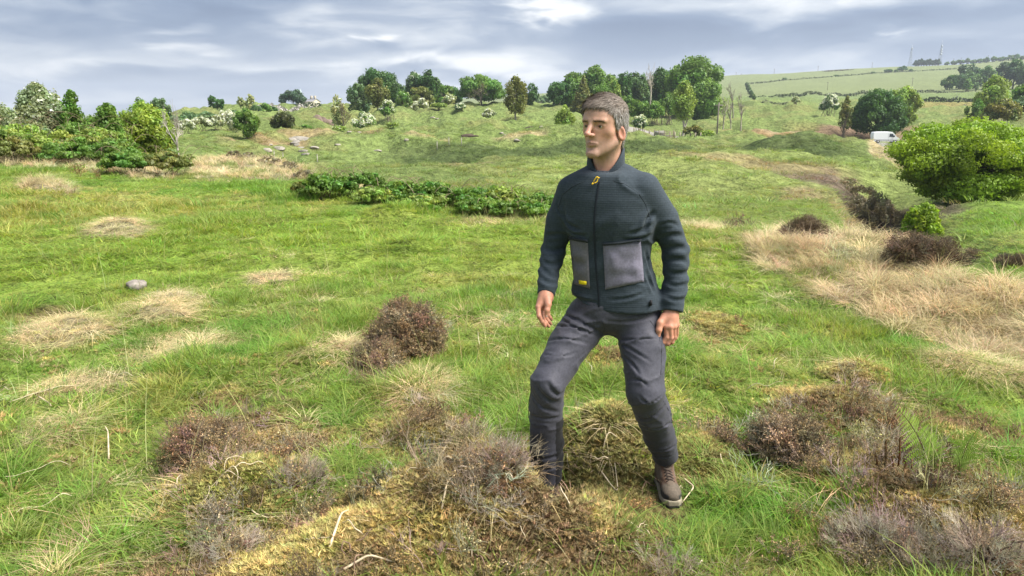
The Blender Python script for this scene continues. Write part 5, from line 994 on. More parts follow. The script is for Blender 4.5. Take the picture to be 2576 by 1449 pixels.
def fern(label, ub, vb, ut, vt, green, seed, width=.075, lean=-.05):
    g = np.random.default_rng(seed); x, y, z = on_ground(ub, vb, 1.5, 9); top = PP(ut, vt, y+lean); root = empty('fern', (x, y, z)); tag(root, label, 'fern'); B = np.array([0, 0, -.01]); Tt = top-np.array([x, y, z]); n = 26; t = np.linspace(0, 1, n)[:, None]; mid = .5*(B+Tt)+np.array([.05*np.sign(Tt[0]+1e-6)*-1, .0, .05]); S = B*(1-t)**2+2*mid*t*(1-t)+Tt*t*t
    mb = MB(); mb.tube(S, np.linspace(.0032, .0008, n), 5, (.16, .20, .05)); mb.build('stalk', M_fern, root, True)
    for i in range(6, n):
        T_ = S[min(i+1, n-1)]-S[i-1]; T_ /= np.linalg.norm(T_); side = np.cross(T_, (0, -.8, .6)); side /= np.linalg.norm(side); L = width*(1-((i-6)/(n-6))**1.6)*(.75+.25*min(1, (i-5)/4)); nn = np.cross(side, T_)
        for s_ in (-1, 1):
            k2 = 9; tt = np.linspace(.1, 1, k2)[:, None]; dr = side*s_+T_*.35+nn*g.normal(0, .12); pts = S[i]+dr*L*tt-np.array([0, 0, 1])*L*.25*tt*tt; w_ = L*.26*(1.15-tt); ax_ = T_*.9; V = np.concatenate([pts+ax_*w_+dr*L*.02, pts-ax_*w_+dr*L*.02, pts-dr*L*.045, pts+dr*L*.05]); V = V.reshape(4, k2, 3).transpose(1, 0, 2)[:, [2, 0, 3, 1]].reshape(-1, 3); F = np.arange(4*k2).reshape(k2, 4)
            mesh_obj('leaflet', V, F, M_fern, root, False, np.tile(np.array(green)*g.uniform(.75, 1.25), (len(V), 1)))
fern('tall bright green fern frond leaning over the heather', 2345, 1215, 2248, 1018, (.24, .36, .06), 1, .10); fern('shorter green fern frond beside the tall leaning one', 2345, 1215, 2320, 1080, (.22, .34, .06), 2, .075); fern('upright green fern frond nearest the picture edge heather', 2414, 1222, 2462, 1078, (.20, .31, .06), 3, .08); fern('small drooping fern frond between the two larger ones', 2400, 1225, 2395, 1130, (.16, .24, .05), 4, .05)
for i, (ub, vb, ut, vt) in enumerate(((2226, 1182, 2228, 1110), (2206, 1180, 2202, 1140), (2258, 1186, 2264, 1102), (2290, 1190, 2294, 1146), (2246, 1190, 2244, 1150), (2270, 1196, 2278, 1160))):
    x, y, z = on_ground(ub, vb, 1.5, 9); T_ = PP(ut, vt, y)-np.array([x, y, z]); th = np.linspace(0, 4.5, 9); P = [np.zeros(3), T_*.5+np.array([.004, 0, 0]), T_]+[T_+np.array([.012*(1-math.cos(a))*(1-a/7), 0, .012*math.sin(a)*(1-a/7)]) for a in th[1:]]
    mb = MB(); P = np.array(P); mb.tube(P, np.linspace(.0042, .0025, len(P)), 6, np.linspace((.19, .085, .04), (.22, .20, .06), len(P))); o = mb.build('fern_crook', M_fern, None, True); o.location = (x, y, z); tag(o, 'young curled brown fern shoot standing in the heather', 'fern', 'curled fern shoots in the heather')
# ------------------------------------------------------------------ the walking man: implicit surfaces turned into meshes
def surfnet(f, lo, hi, h):
    lo = np.asarray(lo, float); n = np.ceil((np.asarray(hi)-lo)/h).astype(int)+1
    ax = [lo[i]+np.arange(n[i])*h for i in range(3)]
    X, Y, Z = np.meshgrid(*ax, indexing='ij'); D = f(np.stack([X, Y, Z], -1).reshape(-1, 3)).reshape(n)
    S = D < 0; nx, ny, nz = n-1
    acc = np.zeros((nx, ny, nz, 3)); cnt = np.zeros((nx, ny, nz))
    off = [(0, 0), (0, 1), (1, 0), (1, 1)]
    for a in range(3):
        b, c = [q for q in range(3) if q != a]
        for ob, oc in off:
            s0 = [slice(0, nx), slice(0, ny), slice(0, nz)]
            m_ = [nx, ny, nz]
            s0[b] = slice(ob, ob+m_[b]); s0[c] = slice(oc, oc+m_[c]); s1 = list(s0); s0[a] = slice(0, m_[a]); s1[a] = slice(1, m_[a]+1)
            d0 = D[tuple(s0)]; d1 = D[tuple(s1)]; x_ = (d0 < 0) != (d1 < 0)
            t = np.where(x_, d0/np.where(x_, d0-d1, 1), 0)
            p = np.zeros((nx, ny, nz, 3)); p[..., a] = t; p[..., b] = ob; p[..., c] = oc
            acc += p*x_[..., None]; cnt += x_
    act = cnt > 0; idx = -np.ones((nx, ny, nz), int); idx[act] = np.arange(act.sum())
    I = np.argwhere(act); V = lo+(I+acc[act]/cnt[act][:, None])*h
    F = []
    for a in range(3):
        b, c = (a+1) % 3, (a+2) % 3
        s0 = [slice(1, nx), slice(1, ny), slice(1, nz)]; s0[a] = slice(0, [nx, ny, nz][a]); s1 = list(s0); s1[a] = slice(1, [nx, ny, nz][a]+1)
        d0 = S[tuple(s0)]; d1 = S[tuple(s1)]; e = np.argwhere(d0 != d1); flip = d0[d0 != d1]
        o_ = np.array([1, 1, 1]); o_[a] = 0; e = e+o_
        eb = np.eye(3, dtype=int)[b]; ec = np.eye(3, dtype=int)[c]
        q = np.stack([idx[tuple((e-eb-ec).T)], idx[tuple((e-ec).T)], idx[tuple(e.T)], idx[tuple((e-eb).T)]], 1)
        q[~flip] = q[~flip][:, ::-1]; F.append(q)
    return V, np.concatenate(F)
def smin(a, b, k_):
    h = np.clip(.5+.5*(b-a)/k_, 0, 1); return b*(1-h)+a*h-k_*h*(1-h)
def smax(a, b, k_): return -smin(-a, -b, k_)
def cone(p, a, b, ra, rb):
    a = np.asarray(a, float); ba = np.asarray(b, float)-a; t = np.clip((p-a)@ba/(ba@ba), 0, 1)
    return np.linalg.norm(p-a-t[:, None]*ba, axis=1)-(ra+(rb-ra)*t)
def chain(p, P, r, k_=.02):
    d = cone(p, P[0], P[1], r[0], r[1])
    for i in range(1, len(P)-1): d = smin(d, cone(p, P[i], P[i+1], r[i], r[i+1]), k_)
    return d
def elli(p, c, r):
    q = (p-np.asarray(c))/np.asarray(r); k0 = np.linalg.norm(q, axis=1)+1e-9; k1 = np.linalg.norm(q/np.asarray(r), axis=1)+1e-9
    return k0*(k0-1)/k1
def n3(p, f, s):   # cheap 3-d noise from three planes
    return (vn(p[:, 0]*f+7.3, p[:, 2]*f, s)+vn(p[:, 1]*f, p[:, 2]*f+3.1, s+1)+vn(p[:, 0]*f, p[:, 1]*f+9.7, s+2))/3-.5
# joints
SH_R = PP(1428, 474, 3.17); EL_R = PP(1393, 628, 3.20); WR_R = PP(1374, 742, 3.05)
SH_L = PP(1632, 468, 3.06); EL_L = PP(1699, 628, 3.10); WR_L = PP(1689, 783, 3.03)
HIP_R = PP(1482, 800, 3.15); KN_R = PP(1379, 962, 2.93); 
HIP_L = PP(1606, 800, 3.10); KN_L = PP(1622, 985, 2.93); AN_L = PP(1676, 1150, 3.12)
NECK = PP(1524, 432, 3.14); HEAD = PP(1519, 318, 3.10)
yw = R(17); TF = np.array([-math.sin(yw), -math.cos(yw), 0]); TL = np.array([math.cos(yw), -math.sin(yw), 0])   # torso forward and left
# --- head frame
hy = R(40); HF = np.array([-math.sin(hy), -math.cos(hy), .03]); HF /= np.linalg.norm(HF); HLf = np.cross((0, 0, 1), HF); HLf /= np.linalg.norm(HLf); HU = np.cross(HF, HLf)
HS = 1.035
def to_head(p): q = (p-HEAD)/HS; return np.stack([q@HLf, q@HF, q@HU], 1)
def from_head(q): return HEAD+HS*(np.asarray(q)@np.stack([HLf, HF, HU]))
def face_sdf(q):
    """head in its own frame: x to his left, y forwards, z up; metres"""
    a = q.copy(); a[:, 0] = np.abs(a[:, 0])
    d = elli(q, (0, -.016, .034), (.0755, .095, .083))
    d = smin(d, elli(q, (0, .028, .025), (.064, .060, .062)), .03)                    # forehead
    d = smin(d, elli(q, (0, .030, -.045), (.058, .056, .070)), .03)                   # face mass
    d = smin(d, cone(a, (.049, -.004, -.060), (.013, .070, -.103), .019, .014), .026)    # jaw line
    d = smin(d, elli(q, (0, .074, -.106), (.021, .018, .016)), .018)                  # chin
    d = smin(d, elli(a, (.044, .046, -.022), (.018, .018, .016)), .03)               # cheek bones
    d = smin(d, cone(a, (.012, .0845, .0205), (.046, .0700, .0195), .0090, .0075), .012)       # brow
    d = smax(d, -elli(a, (.031, .098, .003), (.0215, .0225, .0120)), .012)            # eye hollows
    d = smax(d, -elli(a, (.068, .088, -.052), (.014, .016, .030)), .05)               # hollow cheek
    d = smin(d, elli(a, (.0315, .0655, .0040), (.0165, .0150, .0125)), .006)          # lids over the eye
    d = smax(d, -cone(a, (.0195, .0830, .0005), (.0445, .0765, .0010), .0029, .0019), .0025)  # eye slit
    d = smin(d, cone(q, (0, .0845, .017), (0, .113, -.029), .0080, .0105), .010)         # nose
    d = smin(d, elli(q, (0, .1140, -.0310), (.0110, .0105, .0090)), .006)
    d = smin(d, elli(a, (.0135, .0985, -.0345), (.0085, .0110, .0085)), .005)
    d = smax(d, -elli(a, (.0065, .1045, -.0425), (.0038, .0060, .0035)), .004)
    d = smin(d, cone(a, (.000, .0880, -.0625), (.022, .0785, -.0665), .0048, .0030), .008)  # lips
    d = smin(d, cone(a, (.000, .0870, -.0730), (.018, .0785, -.0705), .0052, .0030), .008)
    d = smax(d, -cone(a, (.000, .0945, -.0675), (.024, .0825, -.0683), .0020, .0016), .003)
    d = smax(d, -elli(q, (0, .0965, -.0880), (.020, .010, .0060)), .012)
    d = smax(d, -cone(a, (.018, .0985, -.042), (.032, .0835, -.070), .0022, .0018), .009)   # folds beside the mouth
    # ears
    e = a-np.array([.0765, -.012, -.028]); c_, s_ = math.cos(.42), math.sin(.42); ex = e[:, 0]*c_+e[:, 1]*s_; ey = -e[:, 0]*s_+e[:, 1]*c_
    E = np.stack([ex, ey+.18*e[:, 2]*-1, e[:, 2]], 1)
    ear = elli(E, (0, 0, .002), (.0080, .0180, .0300)); ear = smax(ear, -elli(E, (.0075, .003, .004), (.0065, .0105, .0190)), .005)
    d = smin(d, ear, .006)
    # neck
    nb = to_head(np.array([NECK]))[0]
    d = smin(d, cone(q, (0, -.028, -.055), nb+np.array([0, -.004, .0]), .055, .058), .022)
    d = smin(d, cone(a, (.052, -.03, -.055), nb+np.array([.014, .045, -.01]), .012, .014), .02)
    return d
def hand_r(p):
    """his right hand (picture left), fingers half curled"""
    W = WR_R; k_ = .0085
    kn = [PP(1354, 772, 3.005), PP(1362, 776, 3.03), PP(1370, 776, 3.055), PP(1377, 774, 3.075)]
    tip = [[PP(1356, 795, 2.985), PP(1364, 809, 2.985), PP(1371, 820, 2.995)], [PP(1365, 801, 3.005), PP(1373, 812, 3.005), PP(1381, 821, 3.015)], [PP(1373, 799, 3.03), PP(1380, 808, 3.03), PP(1386, 815, 3.04)], [PP(1379, 792, 3.055), PP(1384, 799, 3.055), PP(1388, 804, 3.06)]]
    d = chain(p, [PP(1374, 728, 3.06), PP(1373, 748, 3.045), PP(1366, 763, 3.03)], [.030, .0285, .026], .02)
    for i, q in enumerate(kn):
        d = smin(d, cone(p, PP(1370, 752, 3.045)+(q-kn[1])*.35, q, .019, .0125), .014)
    for i in range(4): d = smin(d, chain(p, [kn[i]]+tip[i], [.0112-.0006*i, .0102-.0006*i, .0092-.0006*i, .0074-.0005*i], .004), .004)
    th = chain(p, [PP(1377, 752, 3.02), PP(1379, 766, 2.995), PP(1376.5, 780, 2.985), PP(1375, 793, 2.983)], [.020, .0135, .0115, .0088], .006)
    return smin(d, th, .008)
def hand_l(p):
    """his left hand (picture right), back of the hand to the front, fingers bent"""
    kn = [PP(1677, 822, 2.99), PP(1686, 822, 2.985), PP(1695, 821, 2.995), PP(1702, 817, 3.01)]
    fg = [[PP(1677, 848, 2.985), PP(1668, 861, 2.985), PP(1658, 868, 2.99)], [PP(1688, 850, 2.985), PP(1680, 864, 2.985), PP(1668, 869, 2.995)], [PP(1696, 847, 3.0), PP(1691, 861, 3.0), PP(1681, 867, 3.01)], [PP(1702, 839, 3.02), PP(1699, 851, 3.02), PP(1692, 858, 3.03)]]
    d = chain(p, [PP(1688, 770, 3.04), PP(1687, 790, 3.025), PP(1686, 802, 3.015)], [.031, .030, .030], .02)
    for i, q in enumerate(kn): d = smin(d, cone(p, PP(1684+3*i, 797, 3.02), q, .0195, .0135), .012)
    for i in range(4): d = smin(d, chain(p, [kn[i]]+fg[i], [.0122-.0006*i, .0108-.0006*i, .0098-.0006*i, .0078-.0005*i], .004), .004)
    th = chain(p, [PP(1673, 797, 3.01), PP(1661, 812, 2.99), PP(1657.5, 830, 2.98), PP(1655.5, 845, 2.98)], [.020, .0145, .0125, .0095], .006)
    return smin(d, th, .010)
SLV_R = [SH_R+np.array([.018, 0, -.010]), .5*SH_R+.5*EL_R+np.array([-.004, 0, 0]), EL_R, .5*(EL_R+WR_R)+np.array([-.004, .01, 0]), WR_R]; SLR_R = [.060, .058, .053, .046, .038]
SLV_L = [SH_L+np.array([-.018, 0, -.010]), .5*SH_L+.5*EL_L+np.array([.006, 0, .0]), EL_L, .5*(EL_L+WR_L)+np.array([.012, .01, 0]), WR_L]; SLR_L = [.064, .060, .057, .052, .048]
TS = [(424, 1478, 1574, .075), (440, 1446, 1606, .092), (462, 1424, 1634, .108), (500, 1414, 1646, .118), (550, 1416, 1648, .122), (600, 1437, 1639, .112), (650, 1446, 1634, .108), (700, 1448, 1645, .112), (740, 1439, 1661, .122), (785, 1441, 1668, .130)]
_tz = np.array([PP(1500, t[0], 3.09)[2] for t in TS])[::-1]
_tc = np.array([PP(.5*(t[1]+t[2]), t[0], 3.11)[0] for t in TS])[::-1]
_ta = np.array([.5*(PP(t[2], t[0], 3.11)[0]-PP(t[1], t[0], 3.11)[0])/.985 for t in TS])[::-1]; _tb = np.array([t[3] for t in TS])[::-1]
TOPZ = PP(1500, 431, 3.10)[2]
def torso(p):
    z = p[:, 2]; c = np.interp(z, _tz, _tc); a = np.interp(z, _tz, _ta); b = np.interp(z, _tz, _tb)
    q = np.stack([p[:, 0]-c, p[:, 1]-3.115], 1); x = q@TL[:2]; y = q@TF[:2]
    e = np.sqrt((np.abs(x)/a)**2.35+(np.abs(y)/b)**2.35+1e-9)**(2/2.35); d = (e-1)*np.minimum(a, b)*.8
    return smax(d, z-TOPZ, .02)
def sleeve(p, P, r, el, s):
    d = chain(p, P, r, .008)
    t = np.clip((p-P[0])@(P[-1]-P[0])/((P[-1]-P[0])@(P[-1]-P[0])), 0, 1)
    sag = n3(p, 9, s)*.02
    rings = np.sin((t+sag*2.2)*58+n3(p, 16, s+3)*5)*.0028*sstep(.40, .62, t)*(1-.75*sstep(.9, .98, t))
    rings = rings*(.4+1.4*np.clip(n3(p, 14, s+9)+.4, 0, 1)); rings += np.sin((t+sag*4)*23)*.0022*sstep(.25, .5, t)*(1-sstep(.88, .97, t))
    d = d-rings
    wv_ = (P[-1]-P[-2]); wv_ = wv_/np.linalg.norm(wv_)
    return smax(d, (p-P[-1])@wv_, .004)
# creases pressed into the cloth: picture polylines on the front of the garment
def jacket0(p):
    t = torso(p)
    # soft wrinkles: horizontal sags low on the chest, diagonal pulls at the arm pits
    pull = 1-np.abs(n3(np.stack([p[:, 0]-.55*p[:, 2], p[:, 1], (p[:, 2]+.5*np.abs(p[:, 0]-.42))*2.4], 1), 7, 47))*5.5
    t = t-np.clip(pull, 0, 1)**2*.006*sstep(.95, 1.1, p[:, 2])
    t = t-n3(p, 11, 5)*.008
    # shirt hem: slants up towards his right hip
    hz_ = HEMZ(p)
    t = smax(t, hz_-p[:, 2], .006)
    # shoulders
    sh = smin(cone(p, NECK+np.array([.01, .015, .000]), SH_L+np.array([-.02, .01, -.004]), .062, .050), cone(p, NECK+np.array([-.01, .015, -.006]), SH_R+np.array([.01, .01, -.004]), .060, .046), .02)
    t = smin(t, sh, .035)
    d = smin(t, sleeve(p, SLV_R, SLR_R, EL_R, 11), .020); d = smin(d, sleeve(p, SLV_L, SLR_L, EL_L, 31), .020)
    # neck hole
    d = smax(d, -cone(p, NECK+np.array([-.004, -.012, -.045]), NECK+np.array([0, -.01, .15]), .066, .068), .006)
    return d
_h1 = PP(1434, 748, 3.05); _h2 = PP(1511, 787, 2.99); _h3 = PP(1600, 791, 2.99); _h4 = PP(1668, 772, 3.07)
def HEMZ(p): return np.interp(p[:, 0], [_h1[0], _h2[0], _h3[0], _h4[0]], [_h1[2], _h2[2], _h3[2], _h4[2]])+np.clip(p[:, 1]-3.05, 0, .3)*.05
LEG_R = [HIP_R, .5*HIP_R+.5*KN_R+np.array([-.006, 0, .01]), KN_R, .78*KN_R+.22*AN_R+np.array([-.006, .012, 0]), .4*KN_R+.6*AN_R+np.array([-.004, .012, 0]), AN_R]; RAD_R = [.098, .086, .0715, .0705, .072, .066]
LEG_L = [HIP_L, .5*HIP_L+.5*KN_L+np.array([.008, 0, .01]), KN_L, .7*KN_L+.3*AN_L+np.array([.004, .01, 0]), .35*KN_L+.65*AN_L+np.array([.002, .012, 0]), AN_L]; RAD_L = [.102, .092, .078, .074, .067, .055]
def line3(pts, y0, y1): return [PP(u, v, y0+(y1-y0)*i/(len(pts)-1)) for i, (u, v) in enumerate(pts)]
def pc(x, y): return 1278+x/2.52, 734.8+y/2.52       # from the leg study to picture lines
CREASE = [([pc(340, 130), pc(450, 190), pc(590, 255)], .0075), ([pc(320, 145), pc(430, 230), pc(560, 270)], .006), ([pc(270, 225), pc(400, 225), pc(540, 262)], .006), ([pc(240, 310), pc(380, 300), pc(520, 330)], .005), ([pc(215, 390), pc(320, 410), pc(440, 380)], .004),
  ([pc(640, 280), pc(760, 350), pc(900, 440)], .005), ([pc(660, 310), pc(830, 300), pc(965, 300)], .004), ([pc(620, 180), pc(780, 185), pc(950, 140)], .005), ([pc(700, 380), pc(800, 470), pc(840, 560)], .005),
  ([pc(180, 590), pc(230, 660), pc(320, 700)], .008), ([pc(250, 570), pc(300, 640), pc(345, 630)], .007), ([pc(150, 640), pc(210, 720), pc(320, 760)], .006), ([pc(150, 780), pc(230, 800), pc(325, 790)], .005), ([pc(140, 1040), pc(230, 1050), pc(325, 1030)], .006), ([pc(160, 1110), pc(240, 1120), pc(320, 1100)], .005),
  ([pc(800, 770), pc(880, 800), pc(990, 720)], .008), ([pc(830, 660), pc(900, 700), pc(980, 650)], .005), ([pc(850, 850), pc(950, 860), pc(1040, 810)], .006), ([pc(900, 985), pc(980, 1000), pc(1068, 960)], .005), ([pc(915, 1030), pc(990, 1045), pc(1066, 1010)], .005), ([pc(760, 560), pc(840, 560), pc(880, 600)], .005)]
def trousers0(p):
    pel = elli(p, PP(1548, 778, 3.115), (.180, .118, .112))
    d = smin(chain(p, LEG_R, RAD_R, .010), chain(p, LEG_L, RAD_L, .010), .016)
    d = smin(d, pel, .028)
    d = smax(d, p[:, 2]-PP(1548, 742, 3.0)[2], .01)
    return d
def ray_hit(f, u, v, y0=2.55, y1=3.35):
    d = pix_dir(u, v); d = d/d[1]; ys = np.linspace(y0, y1, 220); P = np.array([0, 0, CAM_Z])+ys[:, None]*d; D = f(P); i = np.argmax(D < 0)
    if not (D < 0).any(): i = int(np.argmin(D)); return P[i]
    t = D[i-1]/(D[i-1]-D[i]+1e-12); return P[i-1]+(P[i]-P[i-1])*t
def curve_px(pts, n):
    a, b, c = [np.array(q, float) for q in pts]; m_ = 2*b-.5*(a+c); t = np.linspace(0, 1, n)[:, None]; return a*(1-t)**2+2*m_*t*(1-t)+c*t*t
def pj(x, y): return 1310+x/2.834, 383.4+y/2.834
JCR = [([(940, 430), (902, 480), (872, 560)], .008), ([(925, 505), (860, 555), (770, 585)], .007), ([(930, 590), (850, 612), (740, 622)], .006), ([(312, 430), (335, 500), (420, 552)], .007), ([(330, 540), (390, 580), (470, 596)], .006), ([(270, 330), (262, 400), (300, 450)], .005),
  ([(362, 1020), (450, 1056), (540, 1070)], .006), ([(620, 1050), (760, 1040), (880, 1000)], .005), ([(900, 860), (920, 930), (950, 990)], .006), ([(890, 700), (905, 780), (925, 850)], .006),
  ([(1005, 610), (1085, 590), (1165, 600)], .008), ([(1020, 690), (1100, 676), (1185, 690)], .008), ([(1035, 770), (1115, 762), (1190, 790)], .008), ([(1040, 850), (1120, 862), (1192, 850)], .007), ([(1045, 930), (1105, 950), (1185, 930)], .006), ([(1040, 1030), (1100, 1050), (1170, 1040)], .006), ([(1000, 520), (1060, 500), (1120, 520)], .005),
  ([(170, 600), (245, 585), (322, 590)], .007), ([(155, 680), (235, 700), (318, 670)], .008), ([(148, 760), (215, 800), (300, 770)], .008), ([(140, 800), (200, 870), (268, 890)], .008), ([(150, 900), (195, 930), (258, 930)], .007)]
CRJ = [([ray_hit(jacket0, *q) for q in curve_px([pj(*q) for q in pts], 8)], w_) for pts, w_ in JCR]
def jacket(p): return press(jacket0(p), p, CRJ)
CR3 = [([ray_hit(trousers0, *q) for q in curve_px(pts, 8)], w_) for pts, w_ in CREASE]
def cut(p, P, d):
    for a_, f_ in ((P, 1),): pass
    return d
def press(d, p, CR):
    for P, w0_ in CR:
        w_ = w0_*1.45
        lo_ = np.min(P, 0)-.04; hi_ = np.max(P, 0)+.04; k_ = np.nonzero(((p > lo_) & (p < hi_)).all(1))[0]
        if not len(k_): continue
        pk = p[k_]; g_ = np.full(len(k_), 9.0); wt = np.zeros(len(k_))
        for i in range(7):
            a_, b_ = P[i], P[i+1]; ba = b_-a_; t = np.clip((pk-a_)@ba/(ba@ba), 0, 1); e_ = np.linalg.norm(pk-a_-t[:, None]*ba, axis=1); u_ = (i+t)/7; cl = e_ < g_; g_ = np.minimum(g_, e_); wt = np.where(cl, np.sin(math.pi*np.clip(u_, .02, .98))**.6, wt)
        d[k_] = d[k_]+wt*w_*(.85*np.exp(-(g_/(w_*.8))**2)-.5*np.exp(-((g_-w_*1.7)/(w_*.9))**2))
    return d
def trousers(p):
    d = trousers0(p)
    rg = 1-np.abs(n3(np.stack([p[:, 0]+.45*p[:, 2], p[:, 1], (p[:, 2]-.35*p[:, 0])*2.6], 1), 9, 66))*5
    d = d-(n3(p*np.array([1, 1, .55]), 13, 61)*.005+n3(p, 34, 64)*.003+np.clip(rg, 0, 1)**3*.006)
    d = press(d, p, CR3)
    for P, s_ in ((LEG_R, 1), (LEG_L, 1)):
        v_ = P[-1]-P[-2]; v_ = v_/np.linalg.norm(v_); q = (p-P[-1])@v_; near = np.linalg.norm(p-P[-1], axis=1) < .16
        d = np.where(near, np.maximum(d, q), d)
    return d
def grad_n(f, P, e=.004):
    n = np.stack([f(P+np.eye(3)[i]*e)-f(P-np.eye(3)[i]*e) for i in range(3)], 1); return n/(np.linalg.norm(n, axis=1)[:, None]+1e-9)
def patch(name, f, corners, nu, nv, off, mat, parent, col, edge=.004, bulge=0.0, noise=0.0, smooth=True):
    """a panel of cloth laid on surface f; corners = four picture points tl, tr, br, bl"""
    tl, tr, br, bl = [np.array(c, float) for c in corners]; P = []
    for j in range(nv+1):
        for i in range(nu+1):
            s, t = i/nu, j/nv; q = (tl*(1-s)+tr*s)*(1-t)+(bl*(1-s)+br*s)*t; P.append(ray_hit(f, q[0], q[1]))
    P = np.array(P); n = grad_n(f, P); S, Tt = np.meshgrid(np.arange(nu+1)/nu, np.arange(nv+1)/nv)
    b = (np.minimum(np.minimum(S, 1-S), np.minimum(Tt, 1-Tt)).ravel()*4).clip(0, 1)
    V = P+n*(off+bulge*b+noise*n3(P, 28, 5)*b)[:, None]
    idx = np.arange((nu+1)*(nv+1)).reshape(nv+1, nu+1); F = np.stack([idx[:-1, :-1], idx[1:, :-1], idx[1:, 1:], idx[:-1, 1:]], -1).reshape(-1, 4)
    ring = np.concatenate([idx[0, :-1], idx[:-1, -1], idx[-1, :0:-1], idx[:0:-1, 0]]); B0 = len(V); V = np.vstack([V, P[ring]-n[ring]*edge])
    k_ = np.arange(len(ring)); k2 = (k_+1) % len(ring); F2 = np.stack([ring[k_], ring[k2], B0+k2, B0+k_], 1)
    C = np.tile(np.array(col, float), (len(V), 1)) if np.ndim(col) == 1 else col
    return mesh_obj(name, V, np.vstack([F, F2]), mat, parent, smooth, C)
# materials of the man
def cloth(name, rough, ribs=None, bumpd=.0006, weave=None):
    m = bpy.data.materials.new(name); m.use_nodes = True; nt = m.node_tree; nt.nodes.clear(); q = NT(nt)
    out = q.new('ShaderNodeOutputMaterial'); p = q.new('ShaderNodeBsdfPrincipled'); p.inputs['Roughness'].default_value = rough; p.inputs['Specular IOR Level'].default_value = .2
    p.inputs['Sheen Weight'].default_value = .06; p.inputs['Sheen Roughness'].default_value = .5
    tcn = q.new('ShaderNodeTexCoord').outputs['Object']; c = q.new('ShaderNodeAttribute', attribute_name='col').outputs['Color']
    n = q.noise(tcn, 110, 5, .65); sc = q.mr(n, .25, .75, .72, 1.28, 'LINEAR')
    b = q.new('ShaderNodeBump'); b.inputs['Strength'].default_value = 1.0; b.inputs['Distance'].default_value = bumpd
    if ribs:
        wv = q.new('ShaderNodeTexWave', wave_type='BANDS', bands_direction='Z'); wv.inputs['Scale'].default_value = ribs; q.L.new(tcn, wv.inputs[0]); wv.inputs['Distortion'].default_value = 0
        w2 = q.new('ShaderNodeTexWave', wave_type='BANDS', bands_direction='X'); w2.inputs['Scale'].default_value = ribs*1.1; q.L.new(tcn, w2.inputs[0]); w2.inputs['Distortion'].default_value = 0
        h = q.m('ADD', wv.outputs['Fac'], q.m('MULTIPLY', w2.outputs['Fac'], .35)); q.L.new(h, b.inputs['Height'])
        sc = q.m('MULTIPLY', sc, q.mr(h, .1, 1.5, .975, 1.025, 'LINEAR'))
    else: q.L.new(q.noise(tcn, 260, 3, .6), b.inputs['Height'])
    vs = q.new('ShaderNodeVectorMath', operation='SCALE'); q.L.new(c, vs.inputs[0]); q.L.new(sc, vs.inputs['Scale'])
    q.L.new(vs.outputs[0], p.inputs['Base Color']); q.L.new(b.outputs[0], p.inputs['Normal']); q.L.new(p.outputs[0], out.inputs[0]); return m
M_fleece = cloth('waffle_fleece', .9, 34, .00025); M_trouser = cloth('trouser_cloth', .62); M_mesh = cloth('pocket_mesh', .7, None, .0015); M_boot = cloth('boot_leather', .75)
ms = bpy.data.materials.new('skin'); ms.use_nodes = True; q = NT(ms.node_tree); p_ = ms.node_tree.nodes['Principled BSDF']
c_ = q.new('ShaderNodeAttribute', attribute_name='col').outputs['Color']; tc_ = q.new('ShaderNodeTexCoord').outputs['Object']
n_ = q.noise(tc_, 90, 5, .6); vs = q.new('ShaderNodeVectorMath', operation='SCALE'); q.L.new(c_, vs.inputs[0]); q.L.new(q.mr(n_, .25, .75, .88, 1.12, 'LINEAR'), vs.inputs['Scale']); q.L.new(vs.outputs[0], p_.inputs['Base Color'])
p_.inputs['Roughness'].default_value = .48; p_.inputs['Specular IOR Level'].default_value = .35; p_.inputs['Subsurface Weight'].default_value = .12; p_.inputs['Subsurface Radius'].default_value = (.012, .005, .003); p_.inputs['Subsurface Scale'].default_value = .4
b_ = q.new('ShaderNodeBump'); b_.inputs['Strength'].default_value = .35; b_.inputs['Distance'].default_value = .001; q.L.new(q.noise(tc_, 420, 3, .6), b_.inputs['Height']); q.L.new(b_.outputs[0], p_.inputs['Normal'])
M_skin = ms
M_hair = material('hair', .55, .4); M_gloss = material('eye_gloss', .15, .5)
MAN_X, MAN_Y = .5*(AN_R[0]+AN_L[0]), 3.08
man = empty('person', (MAN_X, MAN_Y, gz(MAN_X, MAN_Y)))
tag(man, 'man in dark fleece jacket and grey trousers striding over the mossy ground', 'person')
def child(o, parent):     # keep world placement
    o.parent = parent; o.matrix_parent_inverse = Matrix.Translation((-MAN_X, -MAN_Y, -gz(MAN_X, MAN_Y))) if parent is man else Matrix.Identity(4); return o
# body: one skin mesh (head, neck, trunk, limbs, hands)
def inner(p):
    d = smax(torso(p)+.016, .92-p[:, 2], .02); d = smin(d, cone(p, NECK+np.array([0, .01, -.03]), SH_L+np.array([-.01, .02, .01]), .05, .055), .03); d = smin(d, cone(p, NECK+np.array([0, .01, -.03]), SH_R+np.array([.01, .02, .01]), .05, .05), .03)
    d = smin(d, chain(p, SLV_R, [.05, .045, .038, .036, .028], .02), .02); d = smin(d, chain(p, SLV_L, [.052, .047, .040, .038, .029], .02), .02)
    d = smin(d, elli(p, PP(1548, 785, 3.115), (.14, .09, .085)), .03)
    d = smin(d, chain(p, [LEG_R[0], LEG_R[2], LEG_R[-1]], [.06, .05, .04], .03), .02); d = smin(d, chain(p, [LEG_L[0], LEG_L[2], LEG_L[-1]], [.06, .05, .04], .03), .02)
    return smax(d, p[:, 2]-(NECK[2]-.03), .01)
def headw(p): return face_sdf(to_head(p))*HS
V1, F1 = surfnet(headw, HEAD+np.array([-.135, -.15, -.225]), HEAD+np.array([.135, .155, .135]), .0027)
V2, F2 = surfnet(hand_r, WR_R+np.array([-.06, -.11, -.16]), WR_R+np.array([.06, .075, .045]), .0024)
